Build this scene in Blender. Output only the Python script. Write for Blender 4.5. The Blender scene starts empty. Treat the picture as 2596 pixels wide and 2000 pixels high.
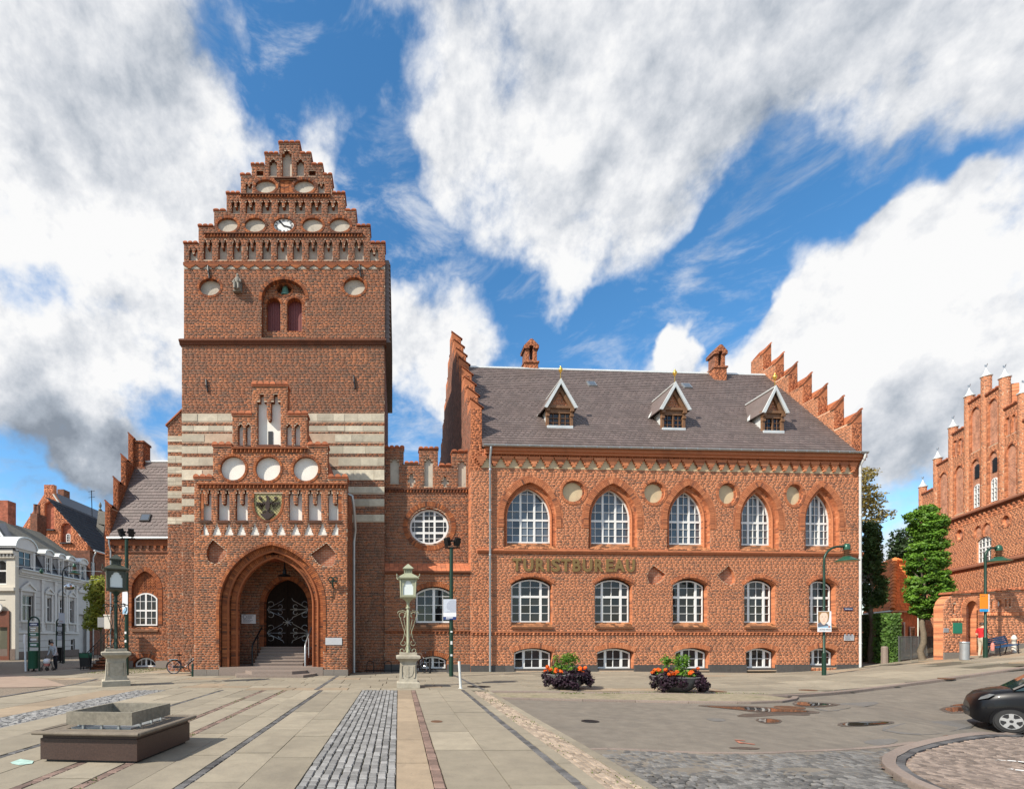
import bpy, math, random
import numpy as np
from mathutils import Vector, Matrix, geometry
random.seed(7); RNG = np.random.default_rng(7)
R = math.radians
sc = bpy.context.scene
COL = sc.collection
# ---------------------------------------------------------------- camera, sky, sun, exposure
FL, CX, HY, CZ = 1253.0, 1010.0, 1614.0, 1.9        # focal length in photo pixels, principal point, eye height
cam = bpy.data.cameras.new('camera'); camo = bpy.data.objects.new('camera', cam); COL.objects.link(camo)
camo.location = (0, 0, CZ); camo.rotation_euler = (R(90), 0, 0)
cam.sensor_fit = 'HORIZONTAL'; cam.sensor_width = 36.0; cam.lens = 36.0*FL/2596.0
cam.shift_x = (1298-CX)/2596.0; cam.shift_y = (HY-1000)/2596.0
cam.clip_start = 0.05; cam.clip_end = 6000
sc.camera = camo
sc.render.resolution_x, sc.render.resolution_y = 1024, 788
SUN = Vector((-1.02, -0.58, 1.0)).normalized()      # towards the sun
SUN_EL = math.asin(SUN.z); SUN_ROT = math.atan2(SUN.x, SUN.y)
sun = bpy.data.lights.new('sun', 'SUN'); suno = bpy.data.objects.new('sun', sun); COL.objects.link(suno)
sun.energy = 5.0; sun.angle = R(0.53); sun.color = (1.0, 0.93, 0.82)
suno.rotation_euler = SUN.to_track_quat('Z', 'Y').to_euler(); suno.location = (-30, -20, 40)
sc.view_settings.view_transform = 'Standard'; sc.view_settings.look = 'None'
sc.view_settings.exposure = 0.46; sc.view_settings.gamma = 1.0; sc.view_settings.use_curve_mapping = False
sc.render.engine = 'CYCLES'
sc.cycles.max_bounces = 6; sc.cycles.diffuse_bounces = 3; sc.cycles.glossy_bounces = 3
sc.cycles.transparent_max_bounces = 6
class NT:
 """small node-tree helper"""
 def __init__(s, nt): s.nt = nt; nt.nodes.clear()
 def n(s, t, **kw):
  nd = s.nt.nodes.new('ShaderNode'+t)
  for k, v in kw.items(): setattr(nd, k, v)
  return nd
 def l(s, a, b): s.nt.links.new(a, b)
 def sock(s, x, inp):
  if isinstance(x, (int, float)): inp.default_value = x
  elif isinstance(x, (tuple, list)):
   inp.default_value = tuple(x)+((1.0,) if len(x) == 3 and inp.type == 'RGBA' else ())
  else: s.l(x, inp)
 def math(s, op, a, b=0.0, c=0.0, clamp=False):
  nd = s.n('Math', operation=op, use_clamp=clamp)
  s.sock(a, nd.inputs[0]); s.sock(b, nd.inputs[1]); s.sock(c, nd.inputs[2]); return nd.outputs[0]
 def vmath(s, op, a, b=(0, 0, 0)):
  nd = s.n('VectorMath', operation=op); s.sock(a, nd.inputs[0]); s.sock(b, nd.inputs[1])
  return nd.outputs['Value' if op in ('DOT_PRODUCT', 'LENGTH', 'DISTANCE') else 'Vector']
 def scale(s, a, k):
  nd = s.n('VectorMath', operation='SCALE'); s.sock(a, nd.inputs[0]); s.sock(k, nd.inputs['Scale']); return nd.outputs[0]
 def noise(s, vec, scale, detail=4.0, rough=0.55, dist=0.0):
  nd = s.n('TexNoise'); s.l(vec, nd.inputs['Vector'])
  nd.inputs['Scale'].default_value = scale; nd.inputs['Detail'].default_value = detail
  nd.inputs['Roughness'].default_value = rough; nd.inputs['Distortion'].default_value = dist
  return nd.outputs
 def ramp(s, fac, stops, interp='LINEAR'):
  nd = s.n('ValToRGB'); nd.color_ramp.interpolation = interp; e = nd.color_ramp.elements
  while len(e) < len(stops): e.new(0.5)
  for i, (p, c) in enumerate(stops):
   e[i].position = p; e[i].color = (c if isinstance(c, (tuple, list)) else (c, c, c))[:3]+(1,) if not isinstance(c, (int, float)) else (c, c, c, 1)
  s.sock(fac, nd.inputs[0]); return nd.outputs[0]
 def mix(s, fac, a, b, mode='MIX'):
  nd = s.n('Mix', data_type='RGBA', blend_type=mode); nd.clamp_factor = True
  s.sock(fac, nd.inputs[0]); s.sock(a, nd.inputs[6]); s.sock(b, nd.inputs[7]); return nd.outputs[2]
 def maprange(s, v, a, b, c=0.0, d=1.0, smooth=True):
  nd = s.n('MapRange', interpolation_type='SMOOTHSTEP' if smooth else 'LINEAR', clamp=True)
  s.sock(v, nd.inputs[0])
  for i, x in enumerate((a, b, c, d)): nd.inputs[1+i].default_value = x
  return nd.outputs[0]
def dir_px(px, py):
 return Vector(((px-CX)/FL, 1.0, -(py-HY)/FL)).normalized()
w = bpy.data.worlds.new('World'); sc.world = w; w.use_nodes = True
T = NT(w.node_tree); w.cycles.sampling_method = 'MANUAL'; w.cycles.sample_map_resolution = 256
sky = T.n('TexSky', sky_type='NISHITA'); sky.sun_disc = False; sky.sun_elevation = SUN_EL; sky.sun_rotation = SUN_ROT; sky.air_density = 1.0; sky.dust_density = 0.5; sky.ozone_density = 3.0
hs = T.n('HueSaturation'); hs.inputs['Hue'].default_value = 0.494; hs.inputs['Saturation'].default_value = 1.24; hs.inputs['Value'].default_value = 2.75; T.l(sky.outputs[0], hs.inputs['Color'])
V = T.n('TexCoord').outputs['Generated']
V = T.vmath('NORMALIZE', V)
# where the clouds part and where they gather: (photo px, py, radius in degrees, weight)
def blobs(lst, D):
 acc = None
 for px, py, rad, wgt in lst:
  c = dir_px(px, py); d = T.vmath('DOT_PRODUCT', D, tuple(c))
  m = T.maprange(d, math.cos(R(rad)), math.cos(R(rad*0.15)), 0.0, wgt)
  acc = m if acc is None else T.math('ADD', acc, m)
 return acc
warp1 = T.vmath('SUBTRACT', T.noise(V, 3.2, 3, 0.55)[1], (0.5, 0.5, 0.5)); warp2 = T.vmath('SUBTRACT', T.noise(V, 11.0, 4, 0.6)[1], (0.5, 0.5, 0.5))
D = T.vmath('NORMALIZE', T.vmath('ADD', V, T.vmath('ADD', T.scale(warp1, 0.17), T.scale(warp2, 0.085))))
GAPS = [(660, 150, 4.5, .38), (745, 255, 4.5, .48), (880, 210, 4.2, .36), (1040, 180, 4.0, .42), (700, 40, 4.0, .15),
  (965, 420, 5.0, .5), (990, 580, 5.5, .6), (1130, 710, 5.0, .45), (1300, 810, 5.5, .6), (1440, 870, 5.5, .6), (1560, 810, 5.0, .6), (1740, 760, 5.5, .6), (1830, 660, 5.0, .55),
  (1880, 540, 5.5, .44), (1930, 430, 5.0, .36), (2060, 380, 5.5, .46), (2230, 400, 5.5, .56), (2390, 440, 5.0, .6), (2540, 470, 5.0, .6), (1850, 800, 4, .5), (1640, 920, 5.5, .5),
  (60, 700, 3.2, .42), (40, 1130, 4.5, .6), (110, 1240, 4.5, .6), (1050, 1040, 5.5, .6), (1090, 1140, 5.0, .5), (2560, 690, 4.5, .5), (2260, 1290, 4.5, .45)]
MASS = [(150, 620, 14, .44), (250, 220, 14, .26), (430, 480, 11, .42), (850, 390, 4.5, .42), (1320, 330, 14, .46), (1520, 600, 8, .36), (1080, 850, 7, .5), (1180, 820, 4, .3), (2080, 110, 9, .36),
  (1640, 890, 3.0, 1.05), (1690, 850, 2.6, 1.05), (1750, 925, 3.2, .9), (1960, 850, 5.0, .95), (2080, 800, 5.5, .95), (2250, 700, 6, .95), (2330, 560, 4.0, 1.1), (2390, 630, 5.5, .85), (2480, 800, 8, .7), (2250, 1000, 9, .6), (2380, 110, 12, .5), (2560, 190, 8, .4), (1700, 150, 12, .32), (180, 1000, 9, .5), (300, 1160, 5.5, .55), (2300, 1370, 3.5, .5)]
GREY = [(60, 30, 12, .30), (350, 60, 9, .2), (80, 1000, 6, .55), (220, 1130, 7.5, .7), (330, 1230, 5, .5), (110, 1200, 4, .3), (1750, 130, 14, .16), (2300, 90, 14, .24), (1500, 280, 11, .12), (1700, 420, 9, .16), (2560, 220, 9, .16), (2420, 1110, 7.5, .42), (2220, 1150, 5, .34), (1080, 900, 6, .2), (2250, 760, 8, -.12), (1665, 880, 3.2, -.2), (2390, 620, 6, -.15), (1250, 60, 7, .12), (1020, 60, 6, .15)]
gaps = blobs(GAPS, D); mass = blobs(MASS, D); grey = blobs(GREY, D)
def fbm(vec):
 a = T.noise(vec, 4.8, 7, 0.60, 0.1)[0]; b = T.noise(vec, 17.0, 6, 0.62, 0.0)[0]
 return T.math('ADD', T.math('MULTIPLY', a, 0.72), T.math('MULTIPLY', b, 0.28))
f0 = fbm(V); f1 = fbm(T.vmath('ADD', V, tuple(SUN*0.030+Vector((0, 0, 0.028)))))
dens = T.math('ADD', T.math('SUBTRACT', T.math('ADD', 0.47, mass), gaps), T.math('MULTIPLY', T.math('SUBTRACT', f0, 0.5), 3.0))
mask = T.maprange(dens, 0.16, 0.92)
mp = T.n('Mapping'); T.l(V, mp.inputs[0]); mp.inputs['Rotation'].default_value = (0.1, 0.35, 0.0); mp.inputs['Scale'].default_value = (1.0, 1.0, 2.6)
thin = T.maprange(T.noise(mp.outputs[0], 5.5, 6, 0.66, 0.5)[0], 0.46, 0.74, 0.0, 0.62)      # high thin veils
mask = T.math('MAXIMUM', mask, thin)
thick = T.maprange(dens, 0.45, 1.25)
lit = T.math('MULTIPLY', T.math('SUBTRACT', f0, f1), 2.7)                     # sides turned to the sun
shade = T.math('ADD', T.math('SUBTRACT', 0.93, T.math('MULTIPLY', grey, 0.75)), lit)
shade = T.math('SUBTRACT', shade, T.math('MULTIPLY', T.math('SUBTRACT', T.noise(V, 2.4, 5, 0.6)[0], 0.47), 0.28))
shade = T.math('ADD', shade, T.math('MULTIPLY', thick, 0.05))
ccol = T.ramp(shade, [(0.0, (0.27, 0.31, 0.37)), (0.35, (0.45, 0.50, 0.57)), (0.65, (0.70, 0.73, 0.78)), (0.9, (0.92, 0.93, 0.95)), (1.0, (1.0, 1.0, 1.0))])
sep = T.n('SeparateXYZ'); T.l(V, sep.inputs[0])
above = T.maprange(sep.outputs[2], -0.02, 0.06)
ccol = T.scale(ccol, 12.6)
col = T.mix(T.math('MULTIPLY', mask, above), hs.outputs[0], ccol)
bg = T.n('Background'); bg.inputs[1].default_value = 0.056; T.l(col, bg.inputs[0]); o = T.n('OutputWorld'); T.l(bg.outputs[0], o.inputs[0])
# ---------------------------------------------------------------- materials
MATS = {}
def finish(T, col, rough=0.8, metal=0.0, bump=None, bstr=0.3, bdist=0.01, spec=0.5, extra=None):
 b = T.n('BsdfPrincipled'); o = T.n('OutputMaterial')
 T.sock(col, b.inputs['Base Color']); T.sock(rough, b.inputs['Roughness']); T.sock(metal, b.inputs['Metallic'])
 b.inputs['Specular IOR Level'].default_value = spec
 if bump is not None:
  bn = T.n('Bump'); bn.inputs['Strength'].default_value = bstr; bn.inputs['Distance'].default_value = bdist
  T.l(bump, bn.inputs['Height']); T.l(bn.outputs[0], b.inputs['Normal'])
 if extra: extra(b)
 T.l(b.outputs[0], o.inputs[0]); return b
def newmat(name):
 m = bpy.data.materials.new(name); m.use_nodes = True; MATS[name] = m
 return NT(m.node_tree)
def coord(T, kind='Object'):
 # world-anchored coordinates so that joined and single pieces share one pattern
 if kind == 'World': return T.n('NewGeometry').outputs['Position']
 return T.n('TexCoord').outputs[kind]
def attr(T, name='tone'):
 return T.n('Attribute', attribute_name=name, attribute_type='GEOMETRY').outputs['Fac']
def simple(name, c, rough=0.7, metal=0.0, var=0.15, scale=6.0, bump=0.0, spec=0.5, tone=0.0, dirt=0.0, dcol=(0.05, 0.045, 0.035), specks=0.0, scol=(0.04, 0.035, 0.03)):
 """colour with noise variation, optional per-piece tone and dirt"""
 T = newmat(name); P = coord(T, 'World')
 n1 = T.noise(P, scale, 5, 0.6)[0]; n2 = T.noise(P, scale*7.3, 3, 0.6)[0]
 m = T.math('ADD', T.math('MULTIPLY', n1, 0.7), T.math('MULTIPLY', n2, 0.3))
 f = T.maprange(m, 0.3, 0.7, 1-var, 1+var, smooth=False)
 if tone: f = T.math('MULTIPLY', f, T.maprange(attr(T), 0, 1, 1-tone, 1+tone, smooth=False))
 c4 = tuple(c)+(1,)
 col = T.scale(T.mix(0.0, c4, c4), f)
 if dirt:
  d = T.maprange(T.noise(P, 1.7, 6, 0.65, 0.6)[0], 0.48, 0.72, 0, dirt)
  col = T.mix(d, col, tuple(dcol)+(1,))
 if specks:
  k = T.maprange(T.noise(P, 24.0, 2, 0.5)[0], 0.66, 0.72, 0, specks); k2 = T.maprange(T.noise(P, 0.45, 5, 0.7, 1.0)[0], 0.45, 0.75, 0, specks*0.8)
  col = T.mix(T.math('MAXIMUM', k, k2), col, tuple(scol)+(1,))
 finish(T, col, rough, metal, n2 if bump else None, bump, 0.01, spec)
def brickmat(name, stops, soot=0.35, orange=0.3):
 T = newmat(name); P = coord(T, 'World'); t = attr(T)
 col = T.ramp(t, stops)
 n = T.noise(P, 9.0, 5, 0.65)[0]; nf = T.noise(P, 60.0, 3, 0.6)[0]
 col = T.scale(col, T.maprange(n, 0.3, 0.7, 0.86, 1.14, smooth=False))
 mp = T.n('Mapping'); T.l(P, mp.inputs[0]); mp.inputs['Scale'].default_value = (1.0, 1.0, 0.32)
 big = T.noise(mp.outputs[0], 0.8, 6, 0.65, 0.5)[0]
 col = T.mix(T.maprange(big, 0.50, 0.68, 0, soot), col, (0.045, 0.028, 0.022, 1))
 col = T.mix(T.maprange(T.noise(P, 0.8, 4, 0.6)[1], 0.55, 0.75, 0, orange), col, (0.47, 0.165, 0.055, 1))
 finish(T, col, 0.88, 0, nf, 0.2, 0.004, 0.2)
BR = [(0.0, (0.07, 0.042, 0.031)), (0.2, (0.125, 0.055, 0.035)), (0.45, (0.205, 0.070, 0.033)), (0.7, (0.32, 0.105, 0.042)), (1.0, (0.45, 0.165, 0.065))]
brickmat('brick', BR, 0.42, 0.25)
brickmat('brick_hall', [(0.0, (0.12, 0.060, 0.042)), (0.2, (0.215, 0.085, 0.05)), (0.45, (0.375, 0.134, 0.064)), (0.7, (0.48, 0.175, 0.08)), (1.0, (0.57, 0.24, 0.12))], 0.2, 0.18)
brickmat('brick_museum', [(0.0, (0.12, 0.06, 0.045)), (0.2, (0.30, 0.12, 0.068)), (0.45, (0.48, 0.18, 0.088)), (0.7, (0.60, 0.24, 0.115)), (1.0, (0.68, 0.32, 0.17))], 0.04, 0.1)
def brickproc(name, c1, c2, mortar, sx=1.0):
 """brick pattern for faces too small or far to show single bricks"""
 T = newmat(name); g = T.n('TexCoord').outputs['Object']
 sep = T.n('SeparateXYZ'); T.l(g, sep.inputs[0]); cmb = T.n('CombineXYZ')
 T.l(T.math('ADD', sep.outputs[0], sep.outputs[1]), cmb.inputs[0]); T.l(sep.outputs[2], cmb.inputs[1])
 b = T.n('TexBrick'); T.l(cmb.outputs[0], b.inputs['Vector'])
 b.inputs['Color1'].default_value = c1+(1,); b.inputs['Color2'].default_value = c2+(1,); b.inputs['Mortar'].default_value = mortar+(1,)
 b.inputs['Scale'].default_value = 1.0; b.inputs['Brick Width'].default_value = 0.25; b.inputs['Row Height'].default_value = 0.085; b.inputs['Mortar Size'].default_value = 0.008
 col = T.scale(b.outputs[0], T.maprange(T.noise(coord(T, 'World'), 3.0, 5, 0.6)[0], 0.3, 0.7, 0.7, 1.25))
 finish(T, col, 0.9, 0, b.outputs['Fac'], -0.3, 0.01, 0.2)
brickproc('brick_far', (0.22, 0.068, 0.036), (0.12, 0.046, 0.028), (0.26, 0.19, 0.14))
brickproc('brick_shield', (0.40, 0.14, 0.07), (0.30, 0.10, 0.05), (0.45, 0.35, 0.26))
brickproc('brick_red', (0.42, 0.11, 0.055), (0.30, 0.085, 0.045), (0.36, 0.2, 0.15))
simple('mortar', (0.44, 0.335, 0.24), 0.95, var=0.25, scale=2.5, dirt=0.35, dcol=(0.20, 0.13, 0.09))
simple('mortar_pale', (0.47, 0.345, 0.235), 0.95, var=0.15, scale=2.5, dirt=0.2, dcol=(0.25, 0.17, 0.12))
simple('plaster', (0.47, 0.42, 0.34), 0.9, var=0.12, scale=2.2, bump=0.2, dirt=0.5, dcol=(0.20, 0.175, 0.14))
simple('plaster_white', (0.74, 0.71, 0.64), 0.9, var=0.07, scale=2.2, bump=0.15, dirt=0.12, dcol=(0.4, 0.36, 0.3))
simple('plaster_sand', (0.56, 0.45, 0.28), 0.9, var=0.1, scale=2.2, bump=0.15, dirt=0.25, dcol=(0.3, 0.24, 0.16))
simple('limestone', (0.48, 0.43, 0.33), 0.92, var=0.2, scale=3.5, bump=0.6, tone=0.22, dirt=0.3, dcol=(0.24, 0.21, 0.16))
simple('granite', (0.19, 0.165, 0.14), 0.8, var=0.18, scale=25, bump=0.2, tone=0.12)
simple('granite_pink', (0.215, 0.168, 0.138), 0.8, var=0.2, scale=25, bump=0.2, tone=0.12)
simple('plinth_stone', (0.075, 0.068, 0.062), 0.75, var=0.25, scale=8, bump=0.2, tone=0.25)
simple('terracotta', (0.42, 0.13, 0.055), 0.85, var=0.25, scale=5, bump=0.2, tone=0.35, dirt=0.45, dcol=(0.06, 0.05, 0.035))
simple('sill_tile', (0.27, 0.115, 0.05), 0.5, var=0.3, scale=4, tone=0.75)
simple('white_paint', (0.74, 0.74, 0.71), 0.45, var=0.03, scale=3)
simple('slate', (0.128, 0.096, 0.086), 0.6, var=0.16, scale=1.3, tone=0.16, bump=0.15, dirt=0.25, dcol=(0.075, 0.066, 0.05), specks=0.25, scol=(0.19, 0.165, 0.15))
simple('zinc', (0.40, 0.43, 0.44), 0.42, 0.75, var=0.12, scale=2)
simple('zinc_pale', (0.62, 0.64, 0.62), 0.5, 0.3, var=0.1, scale=2, dirt=0.15)
simple('iron', (0.02, 0.02, 0.021), 0.5, 0.6, var=0.2, scale=10)
simple('oak_dark', (0.016, 0.010, 0.007), 0.85, var=0.35, scale=5, bump=0.3, spec=0.12)
simple('hinge_iron', (0.30, 0.30, 0.29), 0.45, 0.7, var=0.2, scale=10)
simple('shutter_red', (0.155, 0.035, 0.03), 0.6, var=0.15, scale=4)
simple('dormer_wood', (0.17, 0.085, 0.04), 0.7, var=0.3, scale=8, bump=0.2)
simple('gold', (0.80, 0.50, 0.10), 0.3, 0.9, var=0.05)
simple('bronze_green', (0.12, 0.26, 0.20), 0.6, 0.3, var=0.25, scale=14)
simple('statue_stone', (0.20, 0.185, 0.155), 0.9, var=0.35, scale=12, bump=0.4)
simple('letter_brown', (0.20, 0.13, 0.045), 0.55, 0.2, var=0.1)
simple('black', (0.012, 0.012, 0.013), 0.5, var=0.1)
simple('asphalt', (0.165, 0.142, 0.112), 0.9, var=0.24, scale=3.0, bump=0.6, dirt=0.45, dcol=(0.115, 0.10, 0.083), specks=0.45, scol=(0.085, 0.075, 0.062))
simple('slab', (0.258, 0.222, 0.162), 0.88, var=0.15, scale=3.0, bump=0.3, tone=0.2, dirt=0.35, dcol=(0.165, 0.142, 0.11), specks=0.4, scol=(0.11, 0.095, 0.072))
simple('slab_warm', (0.295, 0.225, 0.15), 0.88, var=0.14, scale=3.0, bump=0.3, tone=0.18, dirt=0.3, dcol=(0.18, 0.145, 0.105), specks=0.4, scol=(0.12, 0.10, 0.075))
simple('sett_grey', (0.215, 0.21, 0.20), 0.8, var=0.25, scale=9, bump=0.4, tone=0.35)
simple('sett_dark', (0.085, 0.082, 0.08), 0.75, var=0.3, scale=9, bump=0.4, tone=0.45)
simple('sett_red', (0.175, 0.115, 0.09), 0.8, var=0.25, scale=9, bump=0.4, tone=0.35)
simple('sett_beige', (0.30, 0.235, 0.175), 0.85, var=0.25, scale=9, bump=0.4, tone=0.3)
simple('sett_road', (0.125, 0.12, 0.112), 0.75, var=0.25, scale=9, bump=0.4, tone=0.45)
simple('sett_island', (0.20, 0.155, 0.125), 0.8, var=0.25, scale=9, bump=0.4, tone=0.4)
simple('joint_soil', (0.095, 0.08, 0.055), 0.95, var=0.4, scale=3, dirt=0.5, dcol=(0.07, 0.085, 0.02))
simple('ground', (0.22, 0.18, 0.14), 0.95, var=0.25, scale=1.0, bump=0.4)
def glassmat(name, c, rough=0.03, spec=0.6, wob=0.25):
 T = newmat(name); P = coord(T, 'World')
 n = T.noise(P, 1.1, 2, 0.5)[0]; c4 = tuple(c)+(1,)
 finish(T, T.scale(T.mix(0.0, c4, c4), T.maprange(attr(T), 0, 1, 0.35, 1.7, smooth=False)), rough, 0.0, n, wob, 0.03, spec)
glassmat('glass', (0.012, 0.012, 0.014))
glassmat('glass_sky', (0.085, 0.10, 0.115), 0.06, 0.8)
# ---------------------------------------------------------------- mesh and object helpers
class Fr:
 """local frame: pt(a, b, c) = o + a*U + b*V + c*N"""
 def __init__(s, o, U, V, N=None):
  s.o = Vector(o); s.U = Vector(U).normalized(); s.V = Vector(V).normalized()
  s.N = Vector(N).normalized() if N is not None else s.U.cross(s.V)
  s.k = 0.0; s.ref = 1400.0
 def pt(s, a, b, c=0.0):
  return s.o + s.U*a + s.V*b + s.N*c
 def uv(s, px, py):
  """the point of this plane seen at a pixel of the photograph"""
  px = px - s.k*(py-s.ref)
  d = Vector(((px-CX)/FL, 1.0, -(py-HY)/FL)); e = Vector((0, 0, CZ))
  t = (s.o-e).dot(s.N)/d.dot(s.N); p = e+d*t-s.o
  return (p.dot(s.U), p.dot(s.V))
 def off(s, c):
  f = Fr(s.o+s.N*c, s.U, s.V, s.N); f.k = s.k; f.ref = s.ref; return f
def fac(x, y, dx=1.0, dy=0.0, k=0.0, ref=1400.0):
 """vertical facade through (x, y) running along (dx, dy); its height coordinate is world z"""
 f = Fr((x, y, 0), (dx, dy, 0), (0, 0, 1)); f.k = k; f.ref = ref; return f
ZM = {1: (440, 340, 3.2367), 2: (400, 820, 3.005), 3: (400, 1280, 3.507), 4: (0, 1080, 2.475), 5: (940, 1080, 2.475),
      6: (1120, 820, 3.507), 7: (1640, 820, 3.507), 8: (1200, 1180, 2.902), 9: (1700, 1180, 2.902), 10: (2160, 860, 1.870),
      11: (0, 1640, 2.510), 12: (800, 1640, 2.427), 13: (1700, 1640, 2.4375), 'a': (2380, 1400, 3.366), 'b': (240, 1320, 3.825),
      'c': (980, 1400, 4.673), 'd': (0, 1240, 6.473), 'e': (0, 1480, 6.473), 'f': (2180, 1180, 3.2375), 'g': (2320, 900, 2.805)}
def Z(k, x, y):
 """photo pixel from a reading on an enlarged crop of it"""
 a, b, s = ZM[k]; return (a+x/s, b+y/s)
def W(px, py, d):
 return Vector(((px-CX)*d/FL, d, CZ-(py-HY)*d/FL))
class MB:
 def __init__(s): s.v = []; s.f = []; s.t = []; s.m = []
 def add(s, verts, faces, tone=0.5, mi=0):
  b = len(s.v); s.v.extend([tuple(p) for p in verts])
  for f in faces:
   s.f.append(tuple(i+b for i in f)); s.t.append(tone); s.m.append(mi)
  return s
 def hexa(s, p, tone=0.5, mi=0):
  """eight corners: 0-3 lower ring, 4-7 upper ring, both counter-clockwise from above"""
  return s.add(p, [(3, 2, 1, 0), (4, 5, 6, 7), (0, 1, 5, 4), (1, 2, 6, 5), (2, 3, 7, 6), (3, 0, 4, 7)], tone, mi)
 def box(s, fr, a0, a1, b0, b1, c0, c1, tone=0.5, mi=0):
  P = fr.pt
  return s.hexa([P(a0, b0, c1), P(a1, b0, c1), P(a1, b0, c0), P(a0, b0, c0), P(a0, b1, c1), P(a1, b1, c1), P(a1, b1, c0), P(a0, b1, c0)], tone, mi)
 def cube(s, x0, x1, y0, y1, z0, z1, tone=0.5, mi=0):
  return s.hexa([(x0, y0, z0), (x1, y0, z0), (x1, y1, z0), (x0, y1, z0), (x0, y0, z1), (x1, y0, z1), (x1, y1, z1), (x0, y1, z1)], tone, mi)
 def rbox(s, c, sx, sy, sz, rz=0.0, tone=0.5, mi=0, taper=1.0):
  """box standing on c, turned about z, its top scaled by taper"""
  cs, sn = math.cos(rz), math.sin(rz); v = []
  for z, k in ((0, 1.0), (sz, taper)):
   for x, y in ((-1, -1), (1, -1), (1, 1), (-1, 1)):
    X, Y = x*sx/2*k, y*sy/2*k; v.append((c[0]+X*cs-Y*sn, c[1]+X*sn+Y*cs, c[2]+z))
  return s.hexa(v, tone, mi)
 def prism(s, fr, poly, c0, c1, tone=0.5, mi=0, caps=True):
  n = len(poly)
  if area2(poly) < 0: poly = poly[::-1]
  v = [fr.pt(a, b, c1) for a, b in poly]+[fr.pt(a, b, c0) for a, b in poly]
  f = [(i, (i+n), (i+1) % n+n, (i+1) % n) for i in range(n)]
  if caps: f += [tuple(range(n)), tuple(range(2*n-1, n-1, -1))]
  return s.add(v, f, tone, mi)
 def extrude_u(s, fr, prof, a0, a1, tone=0.5, mi=0):
  """profile of (c, b) points carried along the frame's first axis"""
  n = len(prof)
  v = [fr.pt(a0, b, c) for c, b in prof]+[fr.pt(a1, b, c) for c, b in prof]
  f = [(i, i+n, (i+1) % n+n, (i+1) % n) for i in range(n)]+[tuple(range(n)), tuple(range(2*n-1, n-1, -1))]
  return s.add(v, f, tone, mi)
 def tube(s, pts, r, n=8, tone=0.5, mi=0, caps=True):
  pts = [Vector(p) for p in pts]; rs = r if isinstance(r, (list, tuple)) else [r]*len(pts)
  v = []; prev = None
  for i, p in enumerate(pts):
   t = (pts[min(i+1, len(pts)-1)]-pts[max(i-1, 0)])
   t = t.normalized() if t.length > 1e-9 else Vector((0, 0, 1))
   if prev is None: a = t.orthogonal().normalized()
   else:
    a = prev-t*prev.dot(t); a = a.normalized() if a.length > 1e-6 else t.orthogonal().normalized()
   prev = a; b = t.cross(a)
   for j in range(n):
    th = 2*math.pi*j/n; v.append(p+(a*math.cos(th)+b*math.sin(th))*rs[i])
  f = []
  for i in range(len(pts)-1):
   for j in range(n):
    f.append((i*n+j, i*n+(j+1) % n, (i+1)*n+(j+1) % n, (i+1)*n+j))
  if caps: f += [tuple(range(n-1, -1, -1)), tuple(range((len(pts)-1)*n, len(pts)*n))]
  return s.add(v, f, tone, mi)
 def lathe(s, c, prof, n=16, tone=0.5, mi=0, sx=1.0, sy=1.0, rot=0.0):
  """profile of (radius, height) about the vertical through c"""
  v = []
  for r, h in prof:
   for j in range(n):
    th = 2*math.pi*j/n+rot; v.append((c[0]+r*sx*math.cos(th), c[1]+r*sy*math.sin(th), c[2]+h))
  f = []; m = len(prof)
  for i in range(m-1):
   for j in range(n): f.append((i*n+j, i*n+(j+1) % n, (i+1)*n+(j+1) % n, (i+1)*n+j))
  f += [tuple(range(n-1, -1, -1)), tuple(range((m-1)*n, m*n))]
  return s.add(v, f, tone, mi)
 def quads(s, V, tone, mi=0):
  """V: array (n, 4, 3) of quads, tone: array n"""
  b = len(s.v); n = len(V)
  s.v.extend(map(tuple, V.reshape(-1, 3).tolist()))
  s.f.extend([(b+4*i, b+4*i+1, b+4*i+2, b+4*i+3) for i in range(n)]); s.t.extend([float(x) for x in tone]); s.m.extend([mi]*n)
  return s
def area2(p): return sum(p[i][0]*p[(i+1) % len(p)][1]-p[(i+1) % len(p)][0]*p[i][1] for i in range(len(p)))/2
ORG = {}                                   # world origin of every object that parents others
def mesh_of(name, mb, org=(0, 0, 0), smooth=False):
 me = bpy.data.meshes.new(name); o = org
 me.from_pydata([(x-o[0], y-o[1], z-o[2]) for x, y, z in mb.v], [], mb.f)
 if mb.t:
  a = me.attributes.new('tone', 'FLOAT', 'FACE'); a.data.foreach_set('value', np.array(mb.t, dtype=np.float32))
 if any(mb.m): me.polygons.foreach_set('material_index', np.array(mb.m, dtype=np.int32))
 if smooth: me.polygons.foreach_set('use_smooth', [True]*len(mb.f))
 return me
def setmat(me, mat):
 for m in (mat if isinstance(mat, (list, tuple)) else [mat]): me.materials.append(MATS[m] if isinstance(m, str) else m)
def tag(o, label=None, cat=None, group=None, kind=None):
 if label: o['label'] = label
 if cat: o['category'] = cat
 if group: o['group'] = group
 if kind: o['kind'] = kind
 return o
def thing(name, loc, label, cat, group=None):
 o = bpy.data.objects.new(name, None); COL.objects.link(o); o.location = loc; o.empty_display_size = 0.2
 ORG[o.name] = Vector(loc); tag(o, label, cat, group); return o
def obj(name, mb, mat, parent=None, smooth=False, kind=None, label=None, cat=None, group=None, loc=None):
 """link one mesh; vertices are given in world coordinates, loc is where its origin goes"""
 if parent is not None: org = ORG[parent.name]; l = (0, 0, 0)
 else: org = Vector(loc) if loc is not None else Vector((0, 0, 0)); l = org
 me = mesh_of(name, mb, org, smooth); setmat(me, mat)
 o = bpy.data.objects.new(name, me); COL.objects.link(o); o.parent = parent
 o.location = l; ORG[o.name] = org
 tag(o, label, cat, group, kind); return o
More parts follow.
